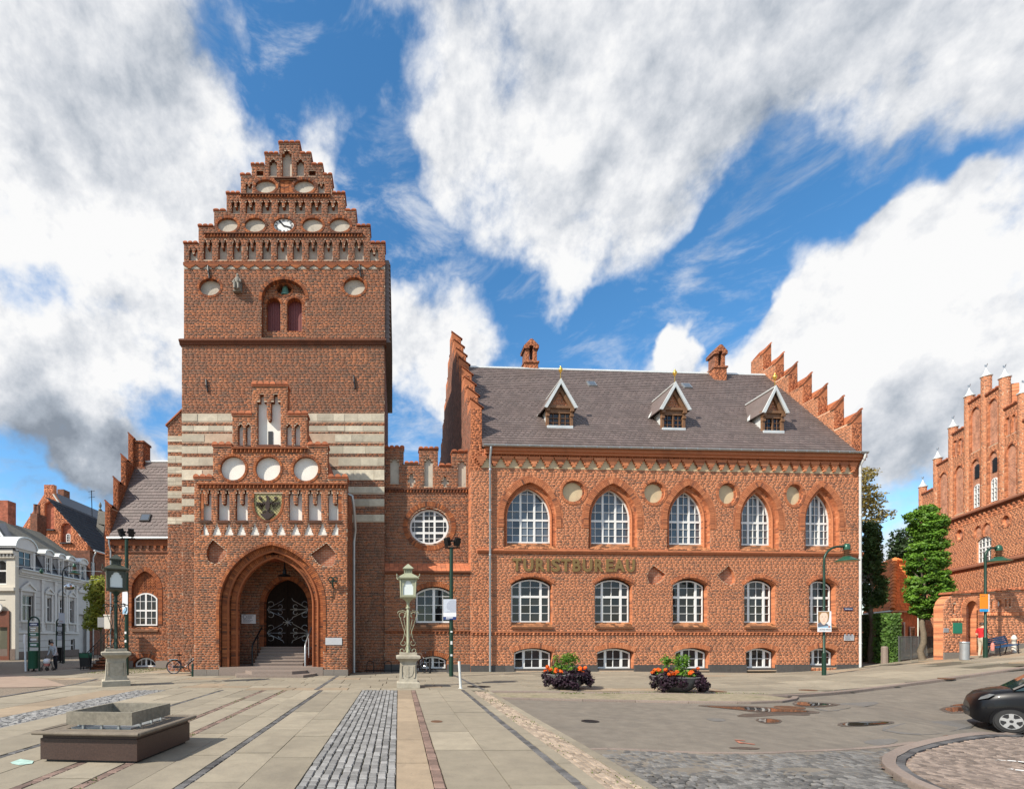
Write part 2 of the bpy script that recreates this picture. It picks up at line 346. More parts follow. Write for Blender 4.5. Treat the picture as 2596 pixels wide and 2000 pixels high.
def autosmooth(o, deg=40):
 me = o.data; me.polygons.foreach_set('use_smooth', [True]*len(me.polygons))
 try: me.set_sharp_from_angle(angle=R(deg))
 except Exception: pass
 return o
def copy_tree(o, parent=None):
 c = o.copy(); COL.objects.link(c); c.parent = parent; ORG[c.name] = ORG.get(o.name, Vector())
 for ch in list(o.children): copy_tree(ch, c)
 return c
# ---- outlines in (u, v)
def rect(u0, u1, v0, v1): return [(u0, v0), (u1, v0), (u1, v1), (u0, v1)]
def ellipse(cu, cv, ru, rv, n=28): return [(cu+ru*math.cos(2*math.pi*i/n), cv+rv*math.sin(2*math.pi*i/n)) for i in range(n)]
def archtop(u0, u1, vs, va, n=9):
 """points of a pointed (or, when flat, segmental) arch from the right springing to the left"""
 a = (u1-u0)/2; c = (u0+u1)/2; h = va-vs; pts = []
 if h >= a*0.85:
  r = (a*a+h*h)/(2*a); e = math.asin(min(1, h/r)) if r >= a else math.pi/2
  if r < a: r = a
  for i in range(n+1):
   th = e*i/n; pts.append((c+a-r+r*math.cos(th), vs+h*math.sin(th)/math.sin(e)))
  pts += [(2*c-x, y) for x, y in pts[-2::-1]]
 else:
  r = (a*a+h*h)/(2*h); e = math.asin(min(1, a/r));
  for i in range(2*n+1):
   th = e-2*e*i/(2*n); pts.append((c+r*math.sin(th), vs+h-r+r*math.cos(th)))
 return pts
def arch(u0, u1, v0, vs, va, n=9): return [(u0, v0), (u1, v0)]+archtop(u0, u1, vs, va, n)
def lancet(u0, u1, v0, v1, k=0.9):
 """blind niche with a little stepped point"""
 c = (u0+u1)/2; w = (u1-u0)/2; h = w*k
 return [(u0, v0), (u1, v0), (u1, v1-h), (c+w*0.55, v1-h), (c+w*0.55, v1-h*0.45), (c+w*0.2, v1-h*0.45), (c, v1), (c-w*0.2, v1-h*0.45), (c-w*0.55, v1-h*0.45), (c-w*0.55, v1-h), (u0, v1-h)]
def twin(u0, u1, v0, v1, vp, p=0.16):
 """blind niche of two slots parted by a brick pendant that hangs to vp"""
 w = u1-u0; c = (u0+u1)/2; d = w*p; s = (w/2-d); h = min(s*0.8, (v1-vp)*0.3)
 def peak(a, b): m = (a+b)/2; q = (b-a)*0.2; return [(b, v1-h), (m+q, v1-h), (m+q, v1), (m-q, v1), (m-q, v1-h), (a, v1-h)]
 R_ = peak(c+d, u1); L_ = peak(u0, c-d)
 return [(u0, v0), (u1, v0)]+R_+[(c+d, vp+d*0.8), (c+d*0.5, vp), (c-d*0.5, vp), (c-d, vp+d*0.8)]+L_
def steppyr(c, w, v0, v1, n=3):
 """little stepped pyramid"""
 r = []; h = (v1-v0)/n
 for i in range(n):
  x = w*(1-i/n); r += [(c+x, v0+i*h), (c+x, v0+(i+1)*h)]
 return r+[(2*c-x, y) for x, y in r[::-1]]
def clean(p):
 q = []
 for a in p:
  if not q or math.hypot(a[0]-q[-1][0], a[1]-q[-1][1]) > 1e-4: q.append(a)
 if math.hypot(q[0][0]-q[-1][0], q[0][1]-q[-1][1]) < 1e-4: q.pop()
 return q
def clip(poly, cu0, cu1, cv0, cv1):
 """convex polygon clipped to a rectangle"""
 def cut(p, f, g):
  o = []
  for i in range(len(p)):
   a, b = p[i-1], p[i]; fa, fb = f(a), f(b)
   if fa >= 0 and fb >= 0: o.append(b)
   elif fa >= 0 > fb: t = fa/(fa-fb); o.append((a[0]+(b[0]-a[0])*t, a[1]+(b[1]-a[1])*t))
   elif fb >= 0 > fa: t = fa/(fa-fb); o += [(a[0]+(b[0]-a[0])*t, a[1]+(b[1]-a[1])*t), b]
  return o
 for f in (lambda q: q[0]-cu0, lambda q: cu1-q[0], lambda q: q[1]-cv0, lambda q: cv1-q[1]):
  poly = cut(poly, f, None)
  if len(poly) < 3: return []
 return clean(poly)
def inset(poly, d):
 """convex polygon shrunk by d"""
 if area2(poly) < 0: poly = poly[::-1]
 n = len(poly); out = []
 for i in range(n):
  p0, p1, p2 = poly[i-1], poly[i], poly[(i+1) % n]
  def nrm(a, b): l = math.hypot(b[0]-a[0], b[1]-a[1]); return (-(b[1]-a[1])/l, (b[0]-a[0])/l)
  a, b = nrm(p0, p1), nrm(p1, p2); k = 1+a[0]*b[0]+a[1]*b[1]; k = max(k, 0.3)
  out.append((p1[0]+(a[0]+b[0])*d/k, p1[1]+(a[1]+b[1])*d/k))
 return out
def plate(mb, fr, outer, holes, c0, c1, tone=0.5, back=False, rim=True, mi=0):
 """sheet with holes; c1 front, c0 back of the rims"""
 outer = clean(outer); outer = outer if area2(outer) > 0 else outer[::-1]
 hs = [clean(h) for h in holes]; hs = [h[::-1] if area2(h) > 0 else h for h in hs if len(h) > 2]
 loops = [outer]+hs; flat = [p for l in loops for p in l]
 tris = geometry.tessellate_polygon([[Vector((a, b, 0)) for a, b in l] for l in loops])
 ft = []
 for t in tris:
  a, b, c = (flat[i] for i in t)
  ar = (b[0]-a[0])*(c[1]-a[1])-(c[0]-a[0])*(b[1]-a[1])
  if abs(ar) > 1e-10: ft.append(t if ar > 0 else (t[0], t[2], t[1]))
 mb.add([fr.pt(a, b, c1) for a, b in flat], ft, tone, mi)
 if back: mb.add([fr.pt(a, b, c0) for a, b in flat], [t[::-1] for t in ft], tone, mi)
 if rim:
  for l in loops:
   n = len(l); mb.add([fr.pt(a, b, c1) for a, b in l]+[fr.pt(a, b, c0) for a, b in l], [(i, i+n, (i+1) % n+n, (i+1) % n) for i in range(n)], tone, mi)
def reveal(mb, fr, poly, c0, c1, dark=0.2, seg=0.085, outward=False):
 """the brick sides of an opening (or of the wall's own outline), one small face per brick"""
 poly = clean(poly)
 if (area2(poly) > 0) != outward: poly = poly[::-1]
 for i in range(len(poly)):
  a, b = poly[i-1], poly[i]; L = math.hypot(b[0]-a[0], b[1]-a[1]); n = max(1, int(L/seg))
  for j in range(n):
   p = [a[0]+(b[0]-a[0])*j/n, a[1]+(b[1]-a[1])*j/n]; q = [a[0]+(b[0]-a[0])*(j+1)/n, a[1]+(b[1]-a[1])*(j+1)/n]
   mb.add([fr.pt(p[0], p[1], c1), fr.pt(p[0], p[1], c0), fr.pt(q[0], q[1], c0), fr.pt(q[0], q[1], c1)], [(0, 1, 2, 3)], btone(dark))
# ---- bricks
def btone(dark=0.2, mid=0.62, sd=0.14):
 if random.random() < dark*0.75: return max(0.0, min(1.0, random.gauss(0.27, 0.08)))
 return max(0.05, min(1.0, random.gauss(mid, sd)))
def spans(edges, v):
 xs = []
 for (a, b, c, d) in edges:
  if (b > v) != (d > v): xs.append(a+(v-b)*(c-a)/(d-b))
 xs.sort(); return [(xs[i], xs[i+1]) for i in range(0, len(xs)-1, 2)]
def isect(A, B):
 o = []
 for a in A:
  for b in B:
   l, h = max(a[0], b[0]), min(a[1], b[1])
   if h-l > 0.03: o.append((l, h))
 return o
def lay(outer, holes, ch=0.085, jt=0.018, bl=0.255, dark=0.2, mid=0.62, sd=0.055, patch=0.0, v_off=0.0):
 edges = []
 for l in [outer]+list(holes):
  l = clean(l)
  for i in range(len(l)): edges.append((*l[i-1], *l[i]))
 v0 = min(p[1] for p in outer); v1 = max(p[1] for p in outer); out = []
 k = math.floor((v0-v_off)/ch); per = 2*bl+bl/2
 while v_off+k*ch < v1:
  a, b = max(v_off+k*ch, v0), min(v_off+(k+1)*ch-jt, v1)
  if b-a > 0.02:
   S = isect(isect(spans(edges, a+0.004), spans(edges, b-0.004)), spans(edges, (a+b)/2))
   offs = random.random()*per; rowt = random.gauss(0, 0.07)
   for (l, h) in S:
    m = math.floor((l-offs)/per); x = offs+m*per
    while x < h:
     for w in (bl, bl, bl/2):
      p, q = max(x, l), min(x+w-jt*0.3, h)
      if q-p > 0.035:
       mm = mid+rowt+patch*(math.sin(p*0.9+k*0.05)+math.sin(k*0.13+p*0.31+1.3))
       dk = dark*(1.5 if w < bl*0.8 else 0.85)
       out.append((p, q, a, b, btone(dk, mm, sd)))
      x += w
  k += 1
 return out
def brick_mesh(fr, rects, c1, c0, name, org, mat):
 r = np.array(rects, dtype=np.float64); n = len(r)
 o = np.array(fr.o); U = np.array(fr.U); V = np.array(fr.V); N = np.array(fr.N)
 cc = c1+RNG.uniform(-0.0012, 0.0012, n)
 def P(a, b, c): return o+np.outer(a, U)+np.outer(b, V)+np.outer(c, N)
 back = np.full(n, c0)
 vs = np.stack([P(r[:, 0], r[:, 2], cc), P(r[:, 1], r[:, 2], cc), P(r[:, 1], r[:, 3], cc), P(r[:, 0], r[:, 3], cc),
                   P(r[:, 0], r[:, 2], back), P(r[:, 1], r[:, 2], back), P(r[:, 1], r[:, 3], back), P(r[:, 0], r[:, 3], back)], 1)-np.array(org)
 fi = np.array([[0, 1, 2, 3], [0, 4, 5, 1], [1, 5, 6, 2], [2, 6, 7, 3], [3, 7, 4, 0]])
 faces = (np.arange(n)[:, None, None]*8+fi[None]).reshape(-1)
 me = bpy.data.meshes.new(name); me.vertices.add(8*n); me.vertices.foreach_set('co', vs.reshape(-1).astype(np.float32))
 me.loops.add(20*n); me.loops.foreach_set('vertex_index', faces.astype(np.int32))
 me.polygons.add(5*n); me.polygons.foreach_set('loop_start', np.arange(0, 20*n, 4, dtype=np.int32))
 a = me.attributes.new('tone', 'FLOAT', 'FACE'); a.data.foreach_set('value', np.repeat(r[:, 4], 5).astype(np.float32))
 me.update(calc_edges=True); me.validate(); setmat(me, mat); return me
def bricks(fr, rects, parent, mat='brick', c1=0.004, c0=-0.004, singles=0, name='brick', rest='brickwork'):
 """the nearest bricks as single objects that share meshes, the others joined"""
 org = ORG[parent.name]
 if singles:
  eye = Vector((0, 0, CZ))
  def size(r): return (r[1]-r[0])*(r[3]-r[2])/max(1.0, (fr.pt((r[0]+r[1])/2, r[2])-eye).length)**2
  idx = sorted(range(len(rects)), key=lambda i: -size(rects[i]))[:singles]; chosen = set(idx); cache = {}
  for i in idx:
   p, q, a, b, t = rects[i]; key = (round(q-p, 2), round(b-a, 2), int(t*9))
   if key not in cache:
    f0 = Fr((0, 0, 0), fr.U, fr.V, fr.N)
    cache[key] = brick_mesh(f0, [(0, key[0], 0, key[1], (key[2]+0.5)/9)], c1, c0, name, (0, 0, 0), mat)
   o = bpy.data.objects.new(name, cache[key]); COL.objects.link(o); o.parent = parent; o.location = fr.pt(p, a)-org
  rects = [r for i, r in enumerate(rects) if i not in chosen]
 if rects:
  me = brick_mesh(fr, rects, c1, c0, rest, org, mat)
  o = bpy.data.objects.new(rest, me); COL.objects.link(o); o.parent = parent; o['kind'] = 'stuff'
def wall(fr, outer, holes, parent, thick=0.5, name='wall', mat='brick', mort='mortar', singles=0, nobrick=(), dark=0.2, mid=0.62, sd=0.055, patch=0.0, ch=0.085, bl=0.255):
 """wall slab with openings (outline, depth) and its bricks; nobrick outlines are left to other pieces"""
 mb = MB(); plate(mb, fr, outer, [h for h, d in holes], -thick, 0.0, rim=False)
 o = obj(name, mb, mort, parent)
 rv = MB(); reveal(rv, fr, outer, -thick, 0.0, dark, outward=True)
 for h, d in holes:
  if d > 0: reveal(rv, fr, h, -d, 0.003, dark)
 obj('brick_reveal', rv, mat, o, kind='stuff')
 bricks(fr, lay(outer, [h for h, d in holes]+list(nobrick), ch=ch, bl=bl, dark=dark, mid=mid, sd=sd, patch=patch), o, mat, singles=singles)
 return o
def ring(mb, fr, path, w, c0, c1, seg=0.085, jt=0.014, dark=0.15, mid=0.62, closed=False, side=1):
 """bricks set on edge along a path, reaching w to its outer side"""
 P = [Vector((a, b)) for a, b in path]
 if closed: P.append(P[0])
 acc = [0.0]
 for i in range(1, len(P)): acc.append(acc[-1]+(P[i]-P[i-1]).length)
 L = acc[-1]; n = max(2, int(L/seg)); j = 0
 def at(s):
  i = 1
  while i < len(P)-1 and acc[i] < s: i += 1
  t = (s-acc[i-1])/max(1e-9, acc[i]-acc[i-1]); q = P[i-1].lerp(P[i], t)
  h = 0.06; a = max(0.0, s-h); b = min(L, s+h)
  if closed: a, b = (s-h) % L, (s+h) % L
  return q, a, b
 def raw(s):
  i = 1
  while i < len(P)-1 and acc[i] < s: i += 1
  return P[i-1].lerp(P[i], (s-acc[i-1])/max(1e-9, acc[i]-acc[i-1]))
 pts = []
 for i in range(n+1):
  q, a, b = at(L*i/n); d = raw(b)-raw(a); d = d.normalized() if d.length > 1e-9 else Vector((1, 0))
  nn = Vector((d.y, -d.x))*side; pts.append((q, q+nn*w, d))
 for i in range(n):
  (a, A, d0), (b, B, d1) = pts[i], pts[i+1]; g = jt/2
  q = [a+d0*g, b-d1*g, B-(B-A).normalized()*g if (B-A).length > 1e-6 else B, A+(B-A).normalized()*g if (B-A).length > 1e-6 else A]
  mb.prism(fr, [(p.x, p.y) for p in q], c0, c1, btone(dark, mid))
def dogtooth(mb, fr, u0, u1, v0, v1, c, pitch=0.17, dark=0.1, mid=0.66):
 """course of bricks laid corner outwards"""
 n = max(1, int((u1-u0)/pitch)); p = (u1-u0)/n
 for i in range(n):
  a = u0+i*p; mb.add([fr.pt(a, v0, 0), fr.pt(a+p*0.5, v0, c), fr.pt(a+p, v0, 0), fr.pt(a, v1, 0), fr.pt(a+p*0.5, v1, c), fr.pt(a+p, v1, 0)], [(0, 1, 4, 3), (1, 2, 5, 4), (0, 2, 1), (3, 4, 5)], btone(dark, mid))
def coping(mb, fr, u0, u1, v, c0, c1, th=0.10, roll=0.26, tilt=0.0):
 """tile cap over a step: a slab and a row of rounded tiles across it"""
 n = max(2, round((u1-u0)/roll)); p = (u1-u0+0.10)/n; U0 = u0-0.05
 mb.box(fr, U0+0.01, u1+0.04, v, v+th*0.55, c0-0.03, c1+0.035, 0.35)
 for i in range(n):
  a = U0+i*p; t = random.uniform(0.15, 0.85); seg = 6
  prof = [(a+p*0.04+p*0.92*(0.5-0.5*math.cos(math.pi*k/seg)), v+th*0.4+th*0.75*math.sin(math.pi*k/seg)) for k in range(seg+1)]
  mb.prism(fr, prof, c0-0.06, c1+0.07, t)
def win(fr, outline, ucuts, vcuts, parent, depth, name='window', fw=0.07, bar=0.028, thick=0.06, glass='glass', mat='white_paint', mull=0.09, single_panes=True):
 """window: one frame pierced by its panes, each pane a piece of its own.
 ucuts / vcuts: (position as a share of width or height, heavy?) of the bars"""
 ol = clean(outline); us = [p[0] for p in ol]; vs = [p[1] for p in ol]; u0, u1, v0, v1 = min(us), max(us), min(vs), max(vs)
 inn = inset(ol, fw)
 def cells(lo, hi, cuts):
  e = [(lo, 0.0)]+[(lo+(hi-lo)*c, (mull if h else bar)/2) for c, h in cuts]+[(hi, 0.0)]
  return [(e[i][0]+e[i][1], e[i+1][0]-e[i+1][1]) for i in range(len(e)-1)]
 holes = []
 for a, b in cells(u0, u1, ucuts):
  for c, d in cells(v0, v1, vcuts):
   q = clip(inn, a, b, c, d)
   if len(q) > 2 and abs(area2(q)) > 0.006: holes.append(q)
 f = MB(); plate(f, fr, ol, holes, -depth-thick, -depth)
 fo = obj(name, f, mat, parent)
 gl = MB()
 for h in holes:
  g = MB() if single_panes else gl
  big = [(p[0], p[1]) for p in h]
  ta, tb = random.gauss(0, 0.010), random.gauss(0, 0.010); g.add([fr.pt(a, b, -depth-thick*0.7+ta*(a-big[0][0])+tb*(b-big[0][1])) for a, b in (big if area2(big) > 0 else big[::-1])], [tuple(range(len(big)))], random.random())
  if single_panes: obj('pane', g, glass, fo)
 if not single_panes: obj('pane', gl, glass, fo)
 return fo
# ---------------------------------------------------------------- lettering and figures evaluated before the scene fills up
_TX = {}
def _prep_text(items):
 obs = []
 for key, body, size, bold in items:
  cu = bpy.data.curves.new('t', 'FONT'); cu.body = body; cu.size = size; cu.offset = bold; cu.extrude = 0.0; cu.resolution_u = 3; o = bpy.data.objects.new('t', cu); COL.objects.link(o); obs.append((key, o))
 dg = bpy.context.evaluated_depsgraph_get()
 for key, o in obs:
  me = bpy.data.meshes.new_from_object(o.evaluated_get(dg)); v = [tuple(x.co[:2]) for x in me.vertices]; f = [tuple(p.vertices) for p in me.polygons]
  x0, x1 = min(a[0] for a in v), max(a[0] for a in v); y0, y1 = min(a[1] for a in v), max(a[1] for a in v)
  _TX[key] = ([((a-x0)/(x1-x0), (b-y0)/(y1-y0)) for a, b in v], f, (x1-x0)/(y1-y0)); bpy.data.meshes.remove(me)
 for key, o in obs: c = o.data; bpy.data.objects.remove(o); bpy.data.curves.remove(c)
LET = list('TURISBEA')
_prep_text([(l, l, 1.0, 0.035) for l in LET]+[('ASTRID KRAG', 'ASTRID KRAG', 1.0, 0.01), ('street', 'Stændertorvet', 1.0, 0.02), ('vote', 'Stem på os', 1.0, 0.01), ('old', 'Gammelt Rådhus', 1.0, 0.0), ('tic', 'TURIST', 1.0, 0.02), ('wel', 'Velkommen', 1.0, 0.02), ('rosk', 'Roskilde', 1.0, 0.02), ('2R', '2.R', 1.0, 0.02)])
def text(mb, key, fr, u0, u1, v0, v1, c, th=0.003, mi=0, tone=0.5):
 """lettering stretched into a box on a frame"""
 P, f, asp = _TX[key]
 n = len(P); a = [fr.pt(u0+(u1-u0)*x, v0+(v1-v0)*y, c+th) for x, y in P]
 mb.add(a, f, tone, mi)
 if th > 0.004:                                   # raised letters get sides
  from collections import Counter
  E = Counter()
  for t in f:
   for i in range(len(t)): E[(t[i], t[(i+1) % len(t)])] += 1
  for (i, j) in list(E):
   if (j, i) not in E: mb.add([a[i], a[j], fr.pt(u0+(u1-u0)*P[j][0], v0+(v1-v0)*P[j][1], c), fr.pt(u0+(u1-u0)*P[i][0], v0+(v1-v0)*P[i][1], c)], [(0, 3, 2, 1)], tone, mi)
def skin_figure(V, E, rad):
 """one smooth body grown over a skeleton: V name -> (x, y, z), E pairs of names, rad name -> (rx, ry)"""
 names = list(V); me = bpy.data.meshes.new('body'); me.from_pydata([V[n] for n in names], [(names.index(a), names.index(b)) for a, b in E], [])
 o = bpy.data.objects.new('body', me); COL.objects.link(o); sk = o.modifiers.new('s', 'SKIN'); sk.use_smooth_shade = True
 for i, n in enumerate(names): me.skin_vertices[0].data[i].radius = rad[n] if isinstance(rad[n], tuple) else (rad[n], rad[n])
 me.skin_vertices[0].data[names.index('pelvis')].use_root = True
 ss = o.modifiers.new('d', 'SUBSURF'); ss.levels = 2; ss.render_levels = 2
 dg = bpy.context.evaluated_depsgraph_get(); ev = bpy.data.meshes.new_from_object(o.evaluated_get(dg)); v = [tuple(x.co) for x in ev.vertices]; f = [tuple(p.vertices) for p in ev.polygons]
 bpy.data.meshes.remove(ev); bpy.data.objects.remove(o); bpy.data.meshes.remove(me); return v, f
def skeleton(lean=0.0, arm='bent', stride=0.0):
 """adult facing +x, feet at the origin"""
 L = lambda z: lean*max(0, z-0.9)
 V = {'pelvis': (0, 0, .95), 'waist': (L(1.1), 0, 1.1), 'chest': (L(1.3), 0, 1.30), 'upch': (L(1.42), 0, 1.42), 'neck': (L(1.5)+.01, 0, 1.50), 'jaw': (L(1.57)+.03, 0, 1.57), 'head': (L(1.64)+.03, 0, 1.64), 'crown': (L(1.7)+.015, 0, 1.715)}
 E = [('pelvis', 'waist'), ('waist', 'chest'), ('chest', 'upch'), ('upch', 'neck'), ('neck', 'jaw'), ('jaw', 'head'), ('head', 'crown')]
 r = {'pelvis': (.135, .16), 'waist': (.115, .145), 'chest': (.125, .165), 'upch': (.10, .13), 'neck': .055, 'jaw': (.075, .065), 'head': (.098, .08), 'crown': (.07, .06)}
 for s, n in ((1, 'l'), (-1, 'r')):
  st = stride*s
  V.update({'hip'+n: (0, .09*s, .88), 'knee'+n: (.03+st*.5, .10*s, .49), 'calf'+n: (0.0+st*.8, .10*s, .32), 'ank'+n: (-.03+st, .10*s, .09), 'ball'+n: (.10+st, .115*s, .045), 'toe'+n: (.17+st, .12*s, .04), 'sh'+n: (L(1.42), .185*s, 1.42)})
  if arm == 'bent': V.update({'elb'+n: (L(1.2)-.02, .245*s, 1.15), 'wri'+n: (.20+L(1.1), .19*s, 1.08), 'han'+n: (.27+L(1.1), .17*s, 1.09)})
  else: V.update({'elb'+n: (L(1.2)+.10, .255*s, 1.12), 'wri'+n: (.30+L(1.0), .24*s, .93), 'han'+n: (.37+L(1.0), .235*s, .91)})
  E += [('pelvis', 'hip'+n), ('hip'+n, 'knee'+n), ('knee'+n, 'calf'+n), ('calf'+n, 'ank'+n), ('ank'+n, 'ball'+n), ('ball'+n, 'toe'+n), ('upch', 'sh'+n), ('sh'+n, 'elb'+n), ('elb'+n, 'wri'+n), ('wri'+n, 'han'+n)]
  r.update({'hip'+n: .095, 'knee'+n: .062, 'calf'+n: .06, 'ank'+n: .045, 'ball'+n: (.045, .04), 'toe'+n: .03, 'sh'+n: .075, 'elb'+n: .05, 'wri'+n: .033, 'han'+n: (.03, .04)})
 return V, E, r
FIG1 = skin_figure(*skeleton(0.02, 'bent')); FIG2 = skin_figure(*skeleton(0.38, 'push', 0.07))
SK1, SK2 = skeleton(0.02, 'bent')[0], skeleton(0.38, 'push', 0.07)[0]
# ---------------------------------------------------------------- lie of the land
_cp = [(-30, 4), (-30, 15), (-30, 30), (-18, 4), (-18, 15), (-18, 27), (-8, 4), (-8, 12), (-8, 20), (-8, 29), (0, 4), (0, 10), (0, 18), (0, 28), (4, 5), (4, 12), (4, 20), (4, 28), (9, 18), (9, 27), (14, 27.2), (9, 7), (13, 19.5)]
_cp = [(x, y, 0.0) for x, y in _cp]
def _g(px, py, D): p = W(px, py, D); _cp.append((p.x, p.y, p.z))
_g(2185, 1690, 27.9); _g(2090, 1700, 27.4); _g(2242, 1681, 26.5); _g(2339, 1671, 28.0); _g(2392, 1669, 25.5); _g(2596, 1637, 25.5); _g(2490, 1668, 24.5)
_g(1987, 1763, 16.2); _g(2110, 1755, 17.0); _g(2315, 1730, 18.6); _g(2596, 1693, 19.0); _g(2525, 1857, 12.0); _g(2240, 1925, 7.6); _g(2596, 2000, 7.2); _g(2000, 1860, 9.8); _g(2250, 1790, 12.8)
_cp = np.array(_cp)
def _tps(r2): return np.where(r2 > 1e-9, 0.5*r2*np.log(np.maximum(r2, 1e-9)), 0.0)
_n = len(_cp); _K = _tps(((_cp[:, None, :2]-_cp[None, :, :2])**2).sum(-1))+np.eye(_n)*2.0
_A = np.zeros((_n+3, _n+3)); _A[:_n, :_n] = _K; _A[:_n, _n] = 1; _A[:_n, _n+1:] = _cp[:, :2]; _A[_n, :_n] = 1; _A[_n+1:, :_n] = _cp[:, :2].T
_w = np.linalg.solve(_A, np.concatenate([_cp[:, 2], [0, 0, 0]]))
def gza(x, y):
 x = np.clip(np.asarray(x, float), -30, 36); y = np.clip(np.asarray(y, float), 3, 33)
 r2 = (x[..., None]-_cp[:, 0])**2+(y[..., None]-_cp[:, 1])**2
 return np.clip(_tps(r2)@_w[:_n]+_w[_n]+_w[_n+1]*x+_w[_n+2]*y, -0.6, 1.9)
def gz(x, y): return float(gza(np.array([x]), np.array([y]))[0])
def G(px, py):
 """where the ground is seen at a photo pixel"""
 d = Vector(((px-CX)/FL, 1.0, -(py-HY)/FL)); t = 1.9/max(0.02, -d.z)
 t = min(t, 60)
 for _ in range(25):
  p = d*t; z = gz(p.x, p.y); nt = (z-CZ)/min(-0.01, d.z); t = t*0.4+min(nt, 60)*0.6
 return Vector((d.x*t, t, gz(d.x*t, t)))
# ================================================================ the brick tower
FT = fac(0, 27.0)
def q(fr, zk, x, y): return fr.uv(*Z(zk, x, y))
def R4(fr, zk, x0, x1, y0, y1):
 """u0, u1, v0 (low), v1 (high) of a box read on a crop"""
 a = q(fr, zk, x0, y1); b = q(fr, zk, x1, y0); return a[0], b[0], a[1], b[1]
def EL(fr, zk, x, y, rx, ry, n=28):
 c = q(fr, zk, x, y); e = q(fr, zk, x+rx, y-ry); return ellipse(c[0], c[1], e[0]-c[0], e[1]-c[1], n)
def panel(poly, fr, depth, parent, mat, name='niche_panel'):
 m = MB(); m.prism(fr, poly, -depth-0.03, -depth); return obj(name, m, mat, parent)
tower = thing('brick_tower', (-6.3, 27.0, 0), 'tall brick clock tower with stepped gable and pale limestone bands', 'tower')
steps = [(865, 1035, 78), (750, 1128, 168), (640, 1222, 258), (552, 1298, 342), (435, 1405, 492), (332, 1496, 635), (205, 1612, 760), (85, 1738, 900)]
SV = FT.uv(*Z(2, 900, 118))[1]                        # foot of the upper stage
ul, ur = FT.uv(466.3, 800)[0], FT.uv(976, 800)[0]
left, right = [], []
for a, b, y in steps:
 pa, pb = q(FT, 1, a, y), q(FT, 1, b, y)
 left.append((pa[0], pa[1])); right.append((pb[0], pb[1]))
out = [(ul, SV), (ur, SV)]
for i in range(len(right)-1, -1, -1):
 out.append((right[i][0] if i < 7 else ur, right[i][1]))
 if i: out.append((right[i-1][0], right[i][1]))
for i in range(len(left)):
 out.append((left[i][0] if i < 7 else ul, left[i][1]))
 if i < len(left)-1: out.append((left[i][0], left[i+1][1]))
out = clean(out)
holes = []; panels = []; rings = MB()
def hole(poly, d, mat='plaster', name='niche_panel'): holes.append((poly, d)); panels.append((poly, d, mat, name))
hole(lancet(*R4(FT, 1, 890, 970, 125, 350)), 0.22)
hole(lancet(*R4(FT, 1, 787, 848, 200, 345)), 0.2); hole(lancet(*R4(FT, 1, 1010, 1070, 200, 345)), 0.2)
for x0 in (683, 1113): hole(rect(*R4(FT, 1, x0, x0+54, 302, 345)), 0.2, 'brick_far')
for x in (755, 1070): hole(EL(FT, 1, x, 430, 85, 55), 0.13, name='roundel')
hole(rect(*R4(FT, 1, 868, 984, 378, 496)), 0.06, 'brick', 'herringbone_panel')
for x0 in (592, 1186): hole(twin(*R4(FT, 1, x0, x0+54, 400, 495), q(FT, 1, 0, 430)[1]), 0.16)
for x0, x1 in ((475, 545), (592, 672), (722, 805), (855, 948), (998, 1080), (1130, 1215), (1265, 1350)):
 hole(twin(*R4(FT, 1, x0, x1, 543, 655), q(FT, 1, 0, 600)[1], 0.13), 0.24)
for x in (442, 667, 1140, 1363): hole(EL(FT, 1, x, 747, 84, 58), 0.12, name='roundel')
CLK = q(FT, 1, 903, 745); holes.append((EL(FT, 1, 903, 745, 84, 57), 0.10))
for x0, x1 in ((247, 318), (367, 438), (487, 558), (607, 678), (728, 800), (848, 932), (980, 1055), (1107, 1180), (1232, 1305), (1358, 1432), (1485, 1560)):
 hole(twin(*R4(FT, 1, x0, x1, 868, 1032), q(FT, 1, 0, 938)[1], 0.13), 0.24)
for x0 in (130, 1612): hole(twin(*R4(FT, 1, x0, x0+68, 938, 1040), q(FT, 1, 0, 985)[1], 0.14), 0.16)
for x, y, rx, ry in ((297, 1255, 87, 70), (1483, 1250, 89, 74)): hole(EL(FT, 1, x, y, rx, ry), 0.2, name='roundel')
bu0, bu1, bv0, bva = R4(FT, 1, 722, 1084, 1192, 1668); bvs = q(FT, 1, 0, 1350)[1]
belfry = arch(bu0, bu1, bv0, bvs, bva); holes.append((belfry, 0.30))
tw = wall(FT, out, holes, tower, 0.7, singles=0, dark=0.48, mid=0.51, patch=0.06)
for p, d, m, n in panels:
 if m == 'brick':      # herringbone
  mb = MB(); u0, u1 = min(a[0] for a in p), max(a[0] for a in p); v0, v1 = min(a[1] for a in p), max(a[1] for a in p)
  mb.prism(FT, p, -d-0.03, -d, 0.1)
  w = (u1-u0)/3
  for i in range(3):
   for j in range(9):
    s = 1 if i % 2 else -1; vv = v0+(v1-v0)*(j/9.0); k = w*0.55*s
    mb.prism(FT, [(u0+i*w+0.01, vv+max(0, -k)*0.5), (u0+(i+1)*w-0.01, vv+max(0, k)*0.5), (u0+(i+1)*w-0.01, vv+max(0, k)*0.5+0.075), (u0+i*w+0.01, vv+max(0, -k)*0.5+0.075)], -d, -d+0.02, btone(0.1, 0.75))
  obj(n, mb, 'brick', tower)
 else: panel(p, FT, d, tower, m, n)
for x, y, rx, ry in [(755, 430, 85, 55), (1070, 430, 85, 55)]+[(x, 747, 84, 58) for x in (442, 667, 903, 1140, 1363)]+[(297, 1255, 87, 70), (1483, 1250, 89, 74)]:
 rings = MB(); ring(rings, FT, EL(FT, 1, x, y, rx, ry), 0.13, -0.05, 0.022, 0.10, closed=True, dark=0.5); obj('brick_ring', rings, 'brick', tower)
